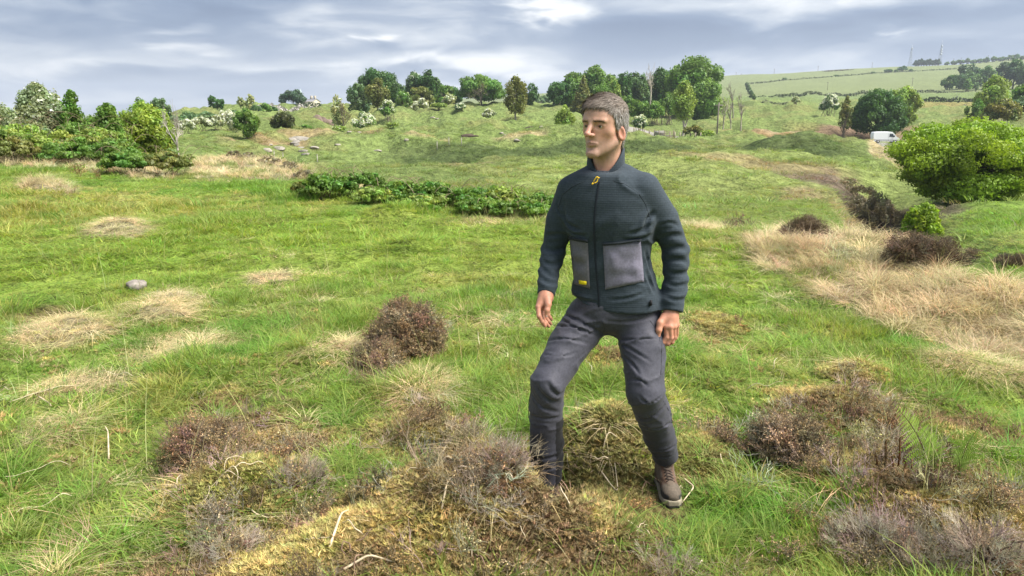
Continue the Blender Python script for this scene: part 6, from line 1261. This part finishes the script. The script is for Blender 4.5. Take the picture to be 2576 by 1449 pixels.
V3, F3 = surfnet(hand_l, WR_L+np.array([-.085, -.09, -.18]), WR_L+np.array([.06, .07, .05]), .0024)
V4, F4 = surfnet(inner, (.02, 2.72, .02), (.86, 3.42, 1.62), .018)
SK = np.array([.53, .305, .220])
def skin_head(P):
    q = to_head(P); a = np.abs(q[:, 0]); c = np.tile(SK, (len(q), 1)); n = n3(P, 60, 8)[:, None]
    def mixin(c, w_, t): w_ = np.clip(w_, 0, 1)[:, None]; return c*(1-w_)+np.array(t)*w_
    c = mixin(c, .55*np.exp(-((a-.045)/.022)**2-((q[:, 2]+.03)/.03)**2), (.50, .22, .16))             # ruddy cheek
    c = mixin(c, .6*np.exp(-(q[:, 0]/.014)**2-((q[:, 2]+.03)/.022)**2)*(q[:, 1] > .085), (.52, .22, .165))   # nose
    st = sstep(-.035, -.062, q[:, 2])*(q[:, 1] > -.01)*(1-sstep(-.118, -.15, q[:, 2])*.6); c = mixin(c, st*.42, (.27, .19, .155))    # stubble
    ml = np.exp(-(a/.022)**4-((q[:, 2]+.0678)/.0016)**2)*(q[:, 1] > .07); c = mixin(c, ml*.8, (.10, .045, .035)); lip = np.exp(-(a/.020)**4-((q[:, 2]+.0675)/.0065)**2)*(q[:, 1] > .078); c = mixin(c, lip*.5, (.40, .19, .15))
    c = mixin(c, .7*(a > .074)*(q[:, 2] < .02)*(q[:, 2] > -.07)*(q[:, 1] < .03), (.53, .22, .16))          # ear
    so = np.exp(-((a-.032)/.016)**2-((q[:, 2]-.005)/.011)**2)*(q[:, 1] > .055); c = mixin(c, so*.38, (.30, .15, .11))   # shade under the brow, painted round the eye
    slit = np.exp(-((a-.032)/.0125)**4-((q[:, 2]-.0008)/.0026)**2)*(q[:, 1] > .06); c = mixin(c, slit*.45, (.022, .014, .011))  # eye slit: its deep shade painted dark along the lids
    br = np.exp(-((a-.031)/.021)**4-((q[:, 2]-.0180-.10*(a-.03)*(a < .03)+.12*np.clip(a-.035, 0, 1))/.0036)**2)*(q[:, 1] > .05); c = mixin(c, br*.6, (.10, .065, .048))
    ln = np.exp(-((q[:, 2]-.043-.004*np.sin(a*70))/.0018)**2)+np.exp(-((q[:, 2]-.055-.003*np.sin(a*60))/.0018)**2); c = mixin(c, .16*ln*(a < .045)*(q[:, 1] > .05), (.34, .17, .12))
    c = mixin(c, sstep(-.12, -.16, q[:, 2])*.35, (.44, .20, .15))
    return c*(1+n*.25)
def skin_hand(P, tips):
    c = np.tile(SK*np.array([.96, .78, .72]), (len(P), 1))*(1+.35*n3(P, 70, 9)[:, None])
    return c
C1 = skin_head(V1); C2 = skin_hand(V2, 0); C3 = skin_hand(V3, 0); C4 = np.tile(SK, (len(V4), 1))
Vb = np.vstack([V1, V2, V3, V4]); o1 = len(V1); o2 = o1+len(V2); o3 = o2+len(V3)
body = mesh_obj('body', Vb, np.vstack([F1, F2+o1, F3+o2, F4+o3]), M_skin, None, True, np.vstack([C1, C2, C3, C4])); child(body, man)
# eyes in the slits, nails
for s_ in (-1, 1):
    th = np.linspace(0, math.pi, 13); ph = np.linspace(0, 2*math.pi, 25)[:-1]; A, B = np.meshgrid(th, ph, indexing='ij')
    D = np.stack([np.sin(A)*np.cos(B), np.cos(A), np.sin(A)*np.sin(B)], -1).reshape(-1, 3); L = np.array([s_*.0315, .0712, .0030])+D*.0120
    col = np.where(A.ravel()[:, None] < .22, np.array([[.005, .005, .005]]), np.where(A.ravel()[:, None] < .55, np.array([[.05, .035, .025]]), np.array([[.55, .50, .47]])))
    i0 = np.arange(12)[:, None]*24; j0 = np.arange(24)[None]; Fq = np.stack([i0+j0, i0+(j0+1) % 24, i0+24+(j0+1) % 24, i0+24+j0], -1).reshape(-1, 4)
    child(mesh_obj('eye', from_head(L-np.array([0, .0035, .0022])), Fq, M_gloss, None, True, col), body)
def nail(P, n, tdir, w_, l_):
    n = n/np.linalg.norm(n); tdir = tdir/np.linalg.norm(tdir); s = np.cross(n, tdir); V = []; F = []
    for j in range(5):
        for i in range(5):
            a = (i-2)/2; b = (j-2)/2; rr = 1-.25*b*b if j > 2 else 1
            V.append(P+s*a*w_*rr+tdir*b*l_-n*(a*a*w_*.35+.0004*b*b))
    for j in range(4):
        for i in range(4): k_ = j*5+i; F.append((k_, k_+1, k_+6, k_+5))
    o = mesh_obj('nail', np.array(V), np.array(F), M_gloss, None, True, np.tile((.60, .42, .36), (25, 1))); child(o, body)
cdir = np.array([0, -1, .25])
nail(PP(1374.8, 793, 2.983)+np.array([0, -.0085, .002]), np.array([0, -1, .35]), np.array([0, -.25, -1]), .0048, .005)
nail(PP(1655.3, 845, 2.98)+np.array([0, -.0092, .002]), np.array([0, -1, .35]), np.array([-.1, -.25, -1]), .0052, .0055)
# hair: a close cap and thousands of short locks
def hairline(q): return np.interp(q[:, 1], [-.13, -.05, -.034, -.022, -.004, .010, .024, .036, .046, .058, .075, .12], [-.088, -.080, -.040, .010, .004, -.012, -.004, .026, .050, .063, .069, .072])
def hair_sdf(q):
    lift = .003+.006*sstep(.02, .095, q[:, 2])+.000*sstep(.0, .07, q[:, 1])*sstep(.04, .09, q[:, 2])
    d = elli(q, (0, -.016, .034), (.0765, .0965, .084)); d = smin(d, elli(q, (0, .026, .027), (.0655, .060, .063)), .03); d = smin(d, cone(q, (0, -.035, -.01), (0, -.043, -.07), .068, .055), .03)
    d = d-lift-n3(q, 55, 4)*.008*sstep(.0, .06, q[:, 2])
    return smax(d, hairline(q)+.012*vn(q[:, 0]*160, q[:, 1]*160, 3)-.004-q[:, 2], .006)
V, F = surfnet(lambda p: hair_sdf(to_head(p))*HS, HEAD+np.array([-.125, -.135, -.11]), HEAD+np.array([.125, .145, .15]), .0032)
def hair_col(q, g):
    top = sstep(.035, .085, q[:, 2])[:, None]; brown = np.array([.165, .128, .100]); grey = np.array([.38, .365, .355])
    mixg = g.uniform(0, 1, (len(q), 1)); c = brown*(1-.45*mixg**2)*top+(1-top)*(brown*.75*(1-mixg)+grey*mixg*1.1); return c+top*(mixg > .82)*np.array([.16, .14, .12])
gh = np.random.default_rng(5)
hair = mesh_obj('hair', V, F, M_hair, None, True, hair_col(to_head(V), gh)*.75); child(hair, man)
q0 = to_head(V); nrm = grad_n(lambda q: hair_sdf(q), q0, .003)
ok = (q0[:, 2] > hairline(q0)+.0035); sel = gh.choice(np.nonzero(ok)[0], 13000); Q = q0[sel]+gh.normal(0, .0012, (13000, 3)); Nn = nrm[sel]
topw = sstep(.03, .085, Q[:, 2])[:, None]; cdir = np.array([-.35, .80, -.02])*topw+np.array([0, -.35, -1.0])*(1-topw)+Nn*(.10+.16*topw)+gh.normal(0, .20, Q.shape)
front = (sstep(.02, .06, Q[:, 1])*sstep(.05, .075, Q[:, 2]))[:, None]; cdir = cdir+front*np.array([-.25, -.15, -.55])
cdir -= Nn*np.minimum(0, (cdir*Nn).sum(1))[:, None]; cdir /= np.linalg.norm(cdir, axis=1)[:, None]; Lh = (.012+.020*topw[:, 0]*gh.uniform(.5, 1.2, 13000)-.006*front[:, 0])
t = np.linspace(0, 1, 4)[None, :, None]; bend = (-Nn*.25+np.array([0, 0, -.22])*(1-topw)+np.array([0, 0, -.12]))[:, None]
Pst = Q[:, None]+Lh[:, None, None]*(cdir[:, None]*t+bend*t*t*.8); sd = np.cross(cdir, Nn); sd /= np.linalg.norm(sd, axis=1)[:, None]+1e-9
wd = (.00078*gh.uniform(.6, 1.4, 13000))[:, None, None]*(1-.85*t**2); Vh = np.stack([Pst-sd[:, None]*wd, Pst+sd[:, None]*wd], 2).reshape(-1, 3)
f = np.array([[2*i, 2*i+1, 2*i+3, 2*i+2] for i in range(3)]); Fh = (f[None]+(np.arange(13000)*8)[:, None, None]).reshape(-1, 4)
o = mesh_obj('locks', from_head(Vh), Fh, M_hair, None, False, np.repeat(hair_col(Q, gh), 8, axis=0)); child(o, hair); tag(o, kind='stuff')
# eyebrows
for sd_ in (-1, 1):
    m_ = 75; a = gh.uniform(.012, .052, m_); zb = .0175+gh.normal(0, .0018, m_)-.12*np.clip(a-.036, 0, 1)-.1*np.clip(.02-a, 0, 1)
    yb = np.array([(lambda ys, D: ys[np.argmax(D > 0)])(np.linspace(.04, .11, 60), face_sdf(np.stack([np.full(60, a[i]*sd_), np.linspace(.04, .11, 60), np.full(60, zb[i])], 1))) for i in range(m_)])
    Q = np.stack([a*sd_, yb, zb], 1); dr = np.stack([np.full(m_, sd_*.9), -.25+0*a, .35+gh.normal(0, .25, m_)], 1); T_ = np.linspace(0, 1, 3)[None, :, None]; Pst = Q[:, None]+dr[:, None]*T_*.0055+np.array([0, .0012, 0])
    wd = .0004*(1-.8*T_)*np.array([0, .2, 1.0]); Vh = np.stack([Pst-wd, Pst+wd], 2).reshape(-1, 3); f = np.array([[0, 1, 3, 2], [2, 3, 5, 4]]); Fh = (f[None]+(np.arange(m_)*6)[:, None, None]).reshape(-1, 4)
    o = mesh_obj('eyebrow', from_head(Vh), Fh, M_hair, None, False, np.tile((.055, .036, .027), (len(Vh), 1))); child(o, body); tag(o, kind='stuff')
# jacket
JK = np.array([.036, .048, .060])
V, F = surfnet(jacket, (.03, 2.86, .80), (.83, 3.36, 1.58), .0065)
c = np.tile(JK, (len(V), 1))
jk = mesh_obj('jacket', V, F, M_fleece, None, True, c); child(jk, man)
PK = np.array([.165, .155, .205]); PK2 = np.array([.125, .12, .135]); DK = JK*.45
def jp(*a, **k_): o = patch(*a, **k_); return child(o, jk)
jp('pocket', jacket, [pj(588, 658), pj(852, 632), pj(878, 920), pj(604, 978)], 14, 14, .004, M_mesh, None, PK, bulge=.006, noise=.032)
jp('pocket', jacket, [pj(352, 612), pj(478, 634), pj(494, 968), pj(386, 940)], 10, 14, .004, M_mesh, None, PK2, bulge=.005, noise=.030)
jp('pocket_edge', jacket, [pj(584, 648), pj(856, 620), pj(856, 634), pj(586, 662)], 12, 1, .010, M_trouser, None, DK, edge=.0)
jp('pocket_edge', jacket, [pj(350, 600), pj(480, 624), pj(480, 640), pj(352, 616)], 8, 1, .009, M_trouser, None, DK, edge=.0)
jp('label_tag', jacket, [pj(427, 911), pj(473, 916), pj(474, 941), pj(428, 936)], 3, 2, .012, M_paint, None, np.array([.75, .60, .02]), edge=-.002)
zp = [(560, 210), (548, 290), (533, 380), (526, 470), (525, 560), (529, 660), (534, 760), (542, 860), (551, 960), (558, 1060), (563, 1136)]
Pz = []; 
for x_, y_ in zp:
    for dx in (-7, 0, 7): Pz.append(ray_hit(jacket, *pj(x_+dx, y_)))
Pz = np.array(Pz); nz_ = grad_n(jacket, Pz); Pz = Pz+nz_*(.0035+.002*np.tile([0, 1, 0], len(zp)))[:, None]
idz = np.arange(len(Pz)).reshape(-1, 3); Fz = np.stack([idz[:-1, :-1], idz[1:, :-1], idz[1:, 1:], idz[:-1, 1:]], -1).reshape(-1, 4)
child(mesh_obj('zip', Pz, Fz, M_trouser, None, True, np.tile((.012, .016, .024), (len(Pz), 1))), jk)
for pts in ([(265, 400), (300, 300), (370, 245), (470, 200)], [(925, 480), (890, 370), (840, 290), (740, 225), (640, 200)], [(368, 1012), (560, 1108), (880, 1100), (980, 1070)]):
    P_ = []
    for (ax_, ay_), (bx_, by_) in zip(pts[:-1], pts[1:]):
        for t in np.linspace(0, 1, 6)[:-1]: P_.append(ray_hit(jacket, *pj(ax_+(bx_-ax_)*t, ay_+(by_-ay_)*t)))
    P_ = np.array(P_); mb = MB(); mb.tube(P_-np.array([0, -.0012, 0]), .0022, 5, JK*.6); child(mb.build('seam', M_fleece, None, True), jk)
mb = MB(); a_ = ray_hit(jacket, *pj(925, 1070)); mb.tube(np.array([a_+np.array([0, -.006, .012]), a_+np.array([0, -.009, .0]), a_+np.array([0, -.007, -.011])]), [.004, .0065, .005], 8, (.012, .012, .014)); child(mb.build('toggle', M_paint, None, True), jk)
# collar: standing, open at the front
zt = PP(1509, 448, 3.02); cb = NECK+np.array([0, .0, -.02]); th = np.linspace(R(-171), R(171), 45); Vc = []; front = math.atan2(zt[0]-cb[0], -(zt[1]-cb[1]))
for lay in (0, 1):
    for j in range(7):
        tt = j/6
        for a_ in th:
            # a_ = 0 at the back; opening faces the zip
            b_ = a_+math.pi+front; dx, dy = math.sin(b_), -math.cos(b_); op = abs(a_)/R(171)
            rr = (.084-.008*tt)*(1+.02*math.sin(a_*5))-.006*lay; top = .106-.100*float(sstep(.50, 1.02, op)); base = -.018-.016*op**3
            dz = base+(top-base)*tt
            Vc.append(cb+np.array([dx*rr*1.0+(.006*op**4*(1 if a_ > 0 else -1))*tt, dy*rr*.96+.008*(1-tt), dz+.012]))
Vc = np.array(Vc); ic = np.arange(len(Vc)).reshape(2, 7, 45); Fc = [np.stack([ic[0, :-1, :-1], ic[0, :-1, 1:], ic[0, 1:, 1:], ic[0, 1:, :-1]], -1).reshape(-1, 4), np.stack([ic[1, :-1, :-1], ic[1, 1:, :-1], ic[1, 1:, 1:], ic[1, :-1, 1:]], -1).reshape(-1, 4),
   np.stack([ic[0, -1, :-1], ic[0, -1, 1:], ic[1, -1, 1:], ic[1, -1, :-1]], -1).reshape(-1, 4), np.stack([ic[0, :-1, 0], ic[0, 1:, 0], ic[1, 1:, 0], ic[1, :-1, 0]], -1).reshape(-1, 4), np.stack([ic[0, :-1, -1], ic[1, :-1, -1], ic[1, 1:, -1], ic[0, 1:, -1]], -1).reshape(-1, 4)]
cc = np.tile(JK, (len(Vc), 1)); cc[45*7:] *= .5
child(mesh_obj('collar', Vc, np.vstack(Fc), M_fleece, None, True, cc), jk)
# yellow pull loop on the zip
lp = [(588, 1140), (606, 1136), (632, 1148), (612, 1158), (606, 1190), (585, 1205), (556, 1214), (568, 1180), (590, 1150), (604, 1142)]
def pf(x, y): return 1374+x/4.723, 204.5+y/4.723
mb = MB(); P_ = np.array([PP(*pf(x_, y_), 3.0) for x_, y_ in lp]); hit = ray_hit(jacket, *pf(600, 1180)); P_[:, :] = [PP(*pf(x_, y_), hit[1]-.010-.004*(i % 2)) for i, (x_, y_) in enumerate(lp)]
mb.tube(P_, .0024, 6, (.80, .52, .03)); e_ = PP(*pf(556, 1208), hit[1]-.012); mb.tube(np.array([e_, e_+np.array([-.004, -.001, -.006])]), [.0038, .003], 6, (.80, .52, .03)); child(mb.build('zip_pull', M_paint, None, True), jk)
# t-shirt showing at the neck
tv = []; 
for j in range(4):
    for i in range(9):
        b_ = front+(i-4)*.085; dx, dy = math.sin(b_), -math.cos(b_); rr = .063+.004*(3-j); tv.append(cb+np.array([dx*rr, dy*rr, .030-.012*j]))
tv = np.array(tv); it = np.arange(36).reshape(4, 9); ft = np.stack([it[:-1, :-1], it[1:, :-1], it[1:, 1:], it[:-1, 1:]], -1).reshape(-1, 4)
gt = np.random.default_rng(3); child(mesh_obj('t_shirt', tv, ft, M_trouser, None, True, np.tile((.42, .42, .45), (36, 1))*gt.uniform(.55, 1.2, (36, 1))), man)
# trousers
TR = np.array([.058, .058, .074])
V, F = surfnet(trousers, (.02, 2.70, .04), (.90, 3.36, 1.06), .0062)
c = np.tile(TR, (len(V), 1))
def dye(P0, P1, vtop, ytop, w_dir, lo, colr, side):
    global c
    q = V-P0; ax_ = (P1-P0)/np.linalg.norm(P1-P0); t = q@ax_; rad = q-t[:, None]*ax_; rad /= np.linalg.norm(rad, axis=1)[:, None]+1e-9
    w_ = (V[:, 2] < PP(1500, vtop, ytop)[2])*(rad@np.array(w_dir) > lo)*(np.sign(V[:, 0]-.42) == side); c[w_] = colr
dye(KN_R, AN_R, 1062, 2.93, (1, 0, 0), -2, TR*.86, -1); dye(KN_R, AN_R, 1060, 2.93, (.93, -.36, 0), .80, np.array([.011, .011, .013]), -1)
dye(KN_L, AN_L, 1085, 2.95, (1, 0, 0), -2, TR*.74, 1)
tr = mesh_obj('trousers', V, F, M_trouser, None, True, c); child(tr, man)
def tp(*a, **k_): o = patch(*a, **k_); return child(o, tr)
for pts in ([(974, 150), (976, 300), (973, 420), (968, 560)], [(150, 600), (132, 700), (130, 830)], [(985, 690), (1030, 770), (1046, 850)], [(600, 190), (612, 230), (604, 268)], [(900, 180), (955, 260), (965, 330)]):
    P_ = []
    for (ax_, ay_), (bx_, by_) in zip(pts[:-1], pts[1:]):
        for t in np.linspace(0, 1, 5)[:-1]: P_.append(ray_hit(trousers, *pc(ax_+(bx_-ax_)*t, ay_+(by_-ay_)*t)))
    mb = MB(); mb.tube(np.array(P_)+np.array([0, .0008, 0]), .0016, 5, TR*.4); child(mb.build('seam', M_trouser, None, True), tr)
print('upper arms', np.linalg.norm(SH_R-EL_R), np.linalg.norm(SH_L-EL_L), 'fore', np.linalg.norm(WR_R-EL_R), np.linalg.norm(WR_L-EL_L), 'thigh', np.linalg.norm(HIP_R-KN_R), np.linalg.norm(HIP_L-KN_L), 'shin', np.linalg.norm(AN_R-KN_R), np.linalg.norm(AN_L-KN_L), 'head', HEAD, AN_R, AN_L)
# boots
BR = np.array([.098, .058, .038]); GRY = np.array([.125, .10, .075])
def boot(an, yaw, length, name, roll=0.0):
    fx = np.array([math.sin(yaw), -math.cos(yaw), 0]); lx = np.array([math.cos(yaw), math.sin(yaw), 0]); up = np.array([0, 0, 1.0]); M3 = np.stack([lx, fx, up]); base = an*np.array([1, 1, 0])+np.array([0, 0, an[2]-.142])
    def loc(p): return (p-base)@M3.T
    def half(y): return np.interp(y, [-.09, -.06, 0, .06, .12, .165, .195], [.022, .037, .036, .041, .049, .041, .015])
    def upper(p):
        q = loc(p); d = cone(q, (0, -.012, .17), (0, -.018, .075), .050, .050); d = smin(d, elli(q, (0, -.035, .052), (.041, .055, .045)), .02)
        d = smin(d, cone(q, (0, .0, .085), (0, .115, .050), .046, .036), .03); d = smin(d, elli(q, (0, .128, .044), (.047, .058, .034)), .02)
        e = np.abs(q[:, 0])-half(q[:, 1]); d = smax(d, e*.9, .01); d = smax(d, .012-q[:, 2], .004); d = d-n3(p, 45, 6)*.003
        for s_, (za, zb, ya, yb) in enumerate(((.125, .10, .02, .045), (.08, .06, .06, .09))): d = d+.0015*np.exp(-((q[:, 2]-za)/.004)**2)
        return smax(d, q[:, 2]-.168, .004)
    def sole(p):
        q = loc(p); e = np.abs(q[:, 0])-half(q[:, 1])-.001; e = np.maximum(e*.92, np.maximum(q[:, 1]-.187, -.095-q[:, 1])); lo_ = .006*sstep(.14, .19, q[:, 1]); d = smax(e, np.abs(q[:, 2]-.012-lo_)-.0145-.005*sstep(.12, .17, q[:, 1]), .006)
        return d+.002*(np.sin(q[:, 1]*230) > 0)*(q[:, 2] < .008)
    lo = base+np.array([-.2, -.23, -.02]); hi = base+np.array([.2, .16, .19]); V, F = surfnet(upper, lo, hi, .0048); q = loc(V)
    c = np.tile(BR, (len(V), 1))*(1+.5*n3(V, 50, 3)[:, None])
    w_ = (sstep(.108, .128, q[:, 1]+.35*np.abs(q[:, 0]))*(q[:, 2] < .085))[:, None]; c = c*(1-w_)+GRY*.75*w_
    w_ = ((np.abs(q[:, 0]) > .022)*(q[:, 2] < .055)*(q[:, 1] > .095))[:, None]*1.0; c = c*(1-w_)+np.array([.028, .027, .028])*w_
    w_ = ((np.abs(q[:, 0]) > .028)*(q[:, 2] > .06)*(q[:, 1] < .07))[:, None]*.75; c = c*(1-w_)+GRY*w_
    w_ = ((np.abs(q[:, 0]) < .016)*(q[:, 2] > .07))[:, None]*.8; c = c*(1-w_)+GRY*.9*w_
    o = mesh_obj(name, V, F, M_boot, None, True, c); child(o, man)
    V, F = surfnet(sole, lo, hi, .0048); q = loc(V); c = np.where((q[:, 2] > .0125)[:, None], np.array([[.27, .235, .17]]), np.array([[.035, .033, .033]])); child(mesh_obj('sole', V, F, M_boot, None, True, c), o)
    mb = MB()
    def srf(x_, y_):
        zs = np.linspace(.2, .0, 120); P = base+np.stack([np.full(120, x_), np.full(120, y_), zs], 1)@M3; D = upper(P); i = np.argmax(D < 0); return P[i]+np.array([0, -.002, .002])
    ys = [.106, .090, .074, .058, .046]
    for a_, b_ in zip(ys[:-1], ys[1:]):
        for s_ in (-1, 1): mb.tube(np.array([srf(s_*.019, a_), srf(0, .5*(a_+b_))+np.array([0, -.002, .002]), srf(-s_*.019, b_)]), .0024, 5, (.05, .033, .026))
    for z_ in (.115, .132, .150):
        fr = lambda x_, zz: base+np.array([x_, .042-.10*(zz-.11)+.002-abs(x_)*.25, zz])@M3
        for s_ in (-1, 1): mb.tube(np.array([fr(s_*.024, z_), fr(0, z_+.008), fr(-s_*.024, z_+.016)]), .0024, 5, (.05, .033, .026))
    child(mb.build('laces', M_boot, None, True), o)
    return o
boot(AN_L+np.array([-.003, .0, -.012]), R(2), .29, 'boot')
boot(AN_R+np.array([.012, .01, -.01]), R(16), .29, 'boot')
HAZE = .00019
# ------------------------------------------------------------------ haze: thin even air round the whole place
mh = bpy.data.materials.new('haze_air'); mh.use_nodes = True; mh.node_tree.nodes.clear(); qh = NT(mh.node_tree)
oh = qh.new('ShaderNodeOutputMaterial'); vh = qh.new('ShaderNodeVolumePrincipled'); vh.inputs['Color'].default_value = (.80, .88, 1.0, 1); vh.inputs['Density'].default_value = HAZE; vh.inputs['Anisotropy'].default_value = .2
qh.L.new(vh.outputs[0], oh.inputs['Volume']); mb = MB(); mb.box((-6400, -6400, -70), (6400, 6400, 190)); hz = mb.build('haze', mh); tag(hz, 'thin pale haze over the whole moor', 'haze', kind='stuff')
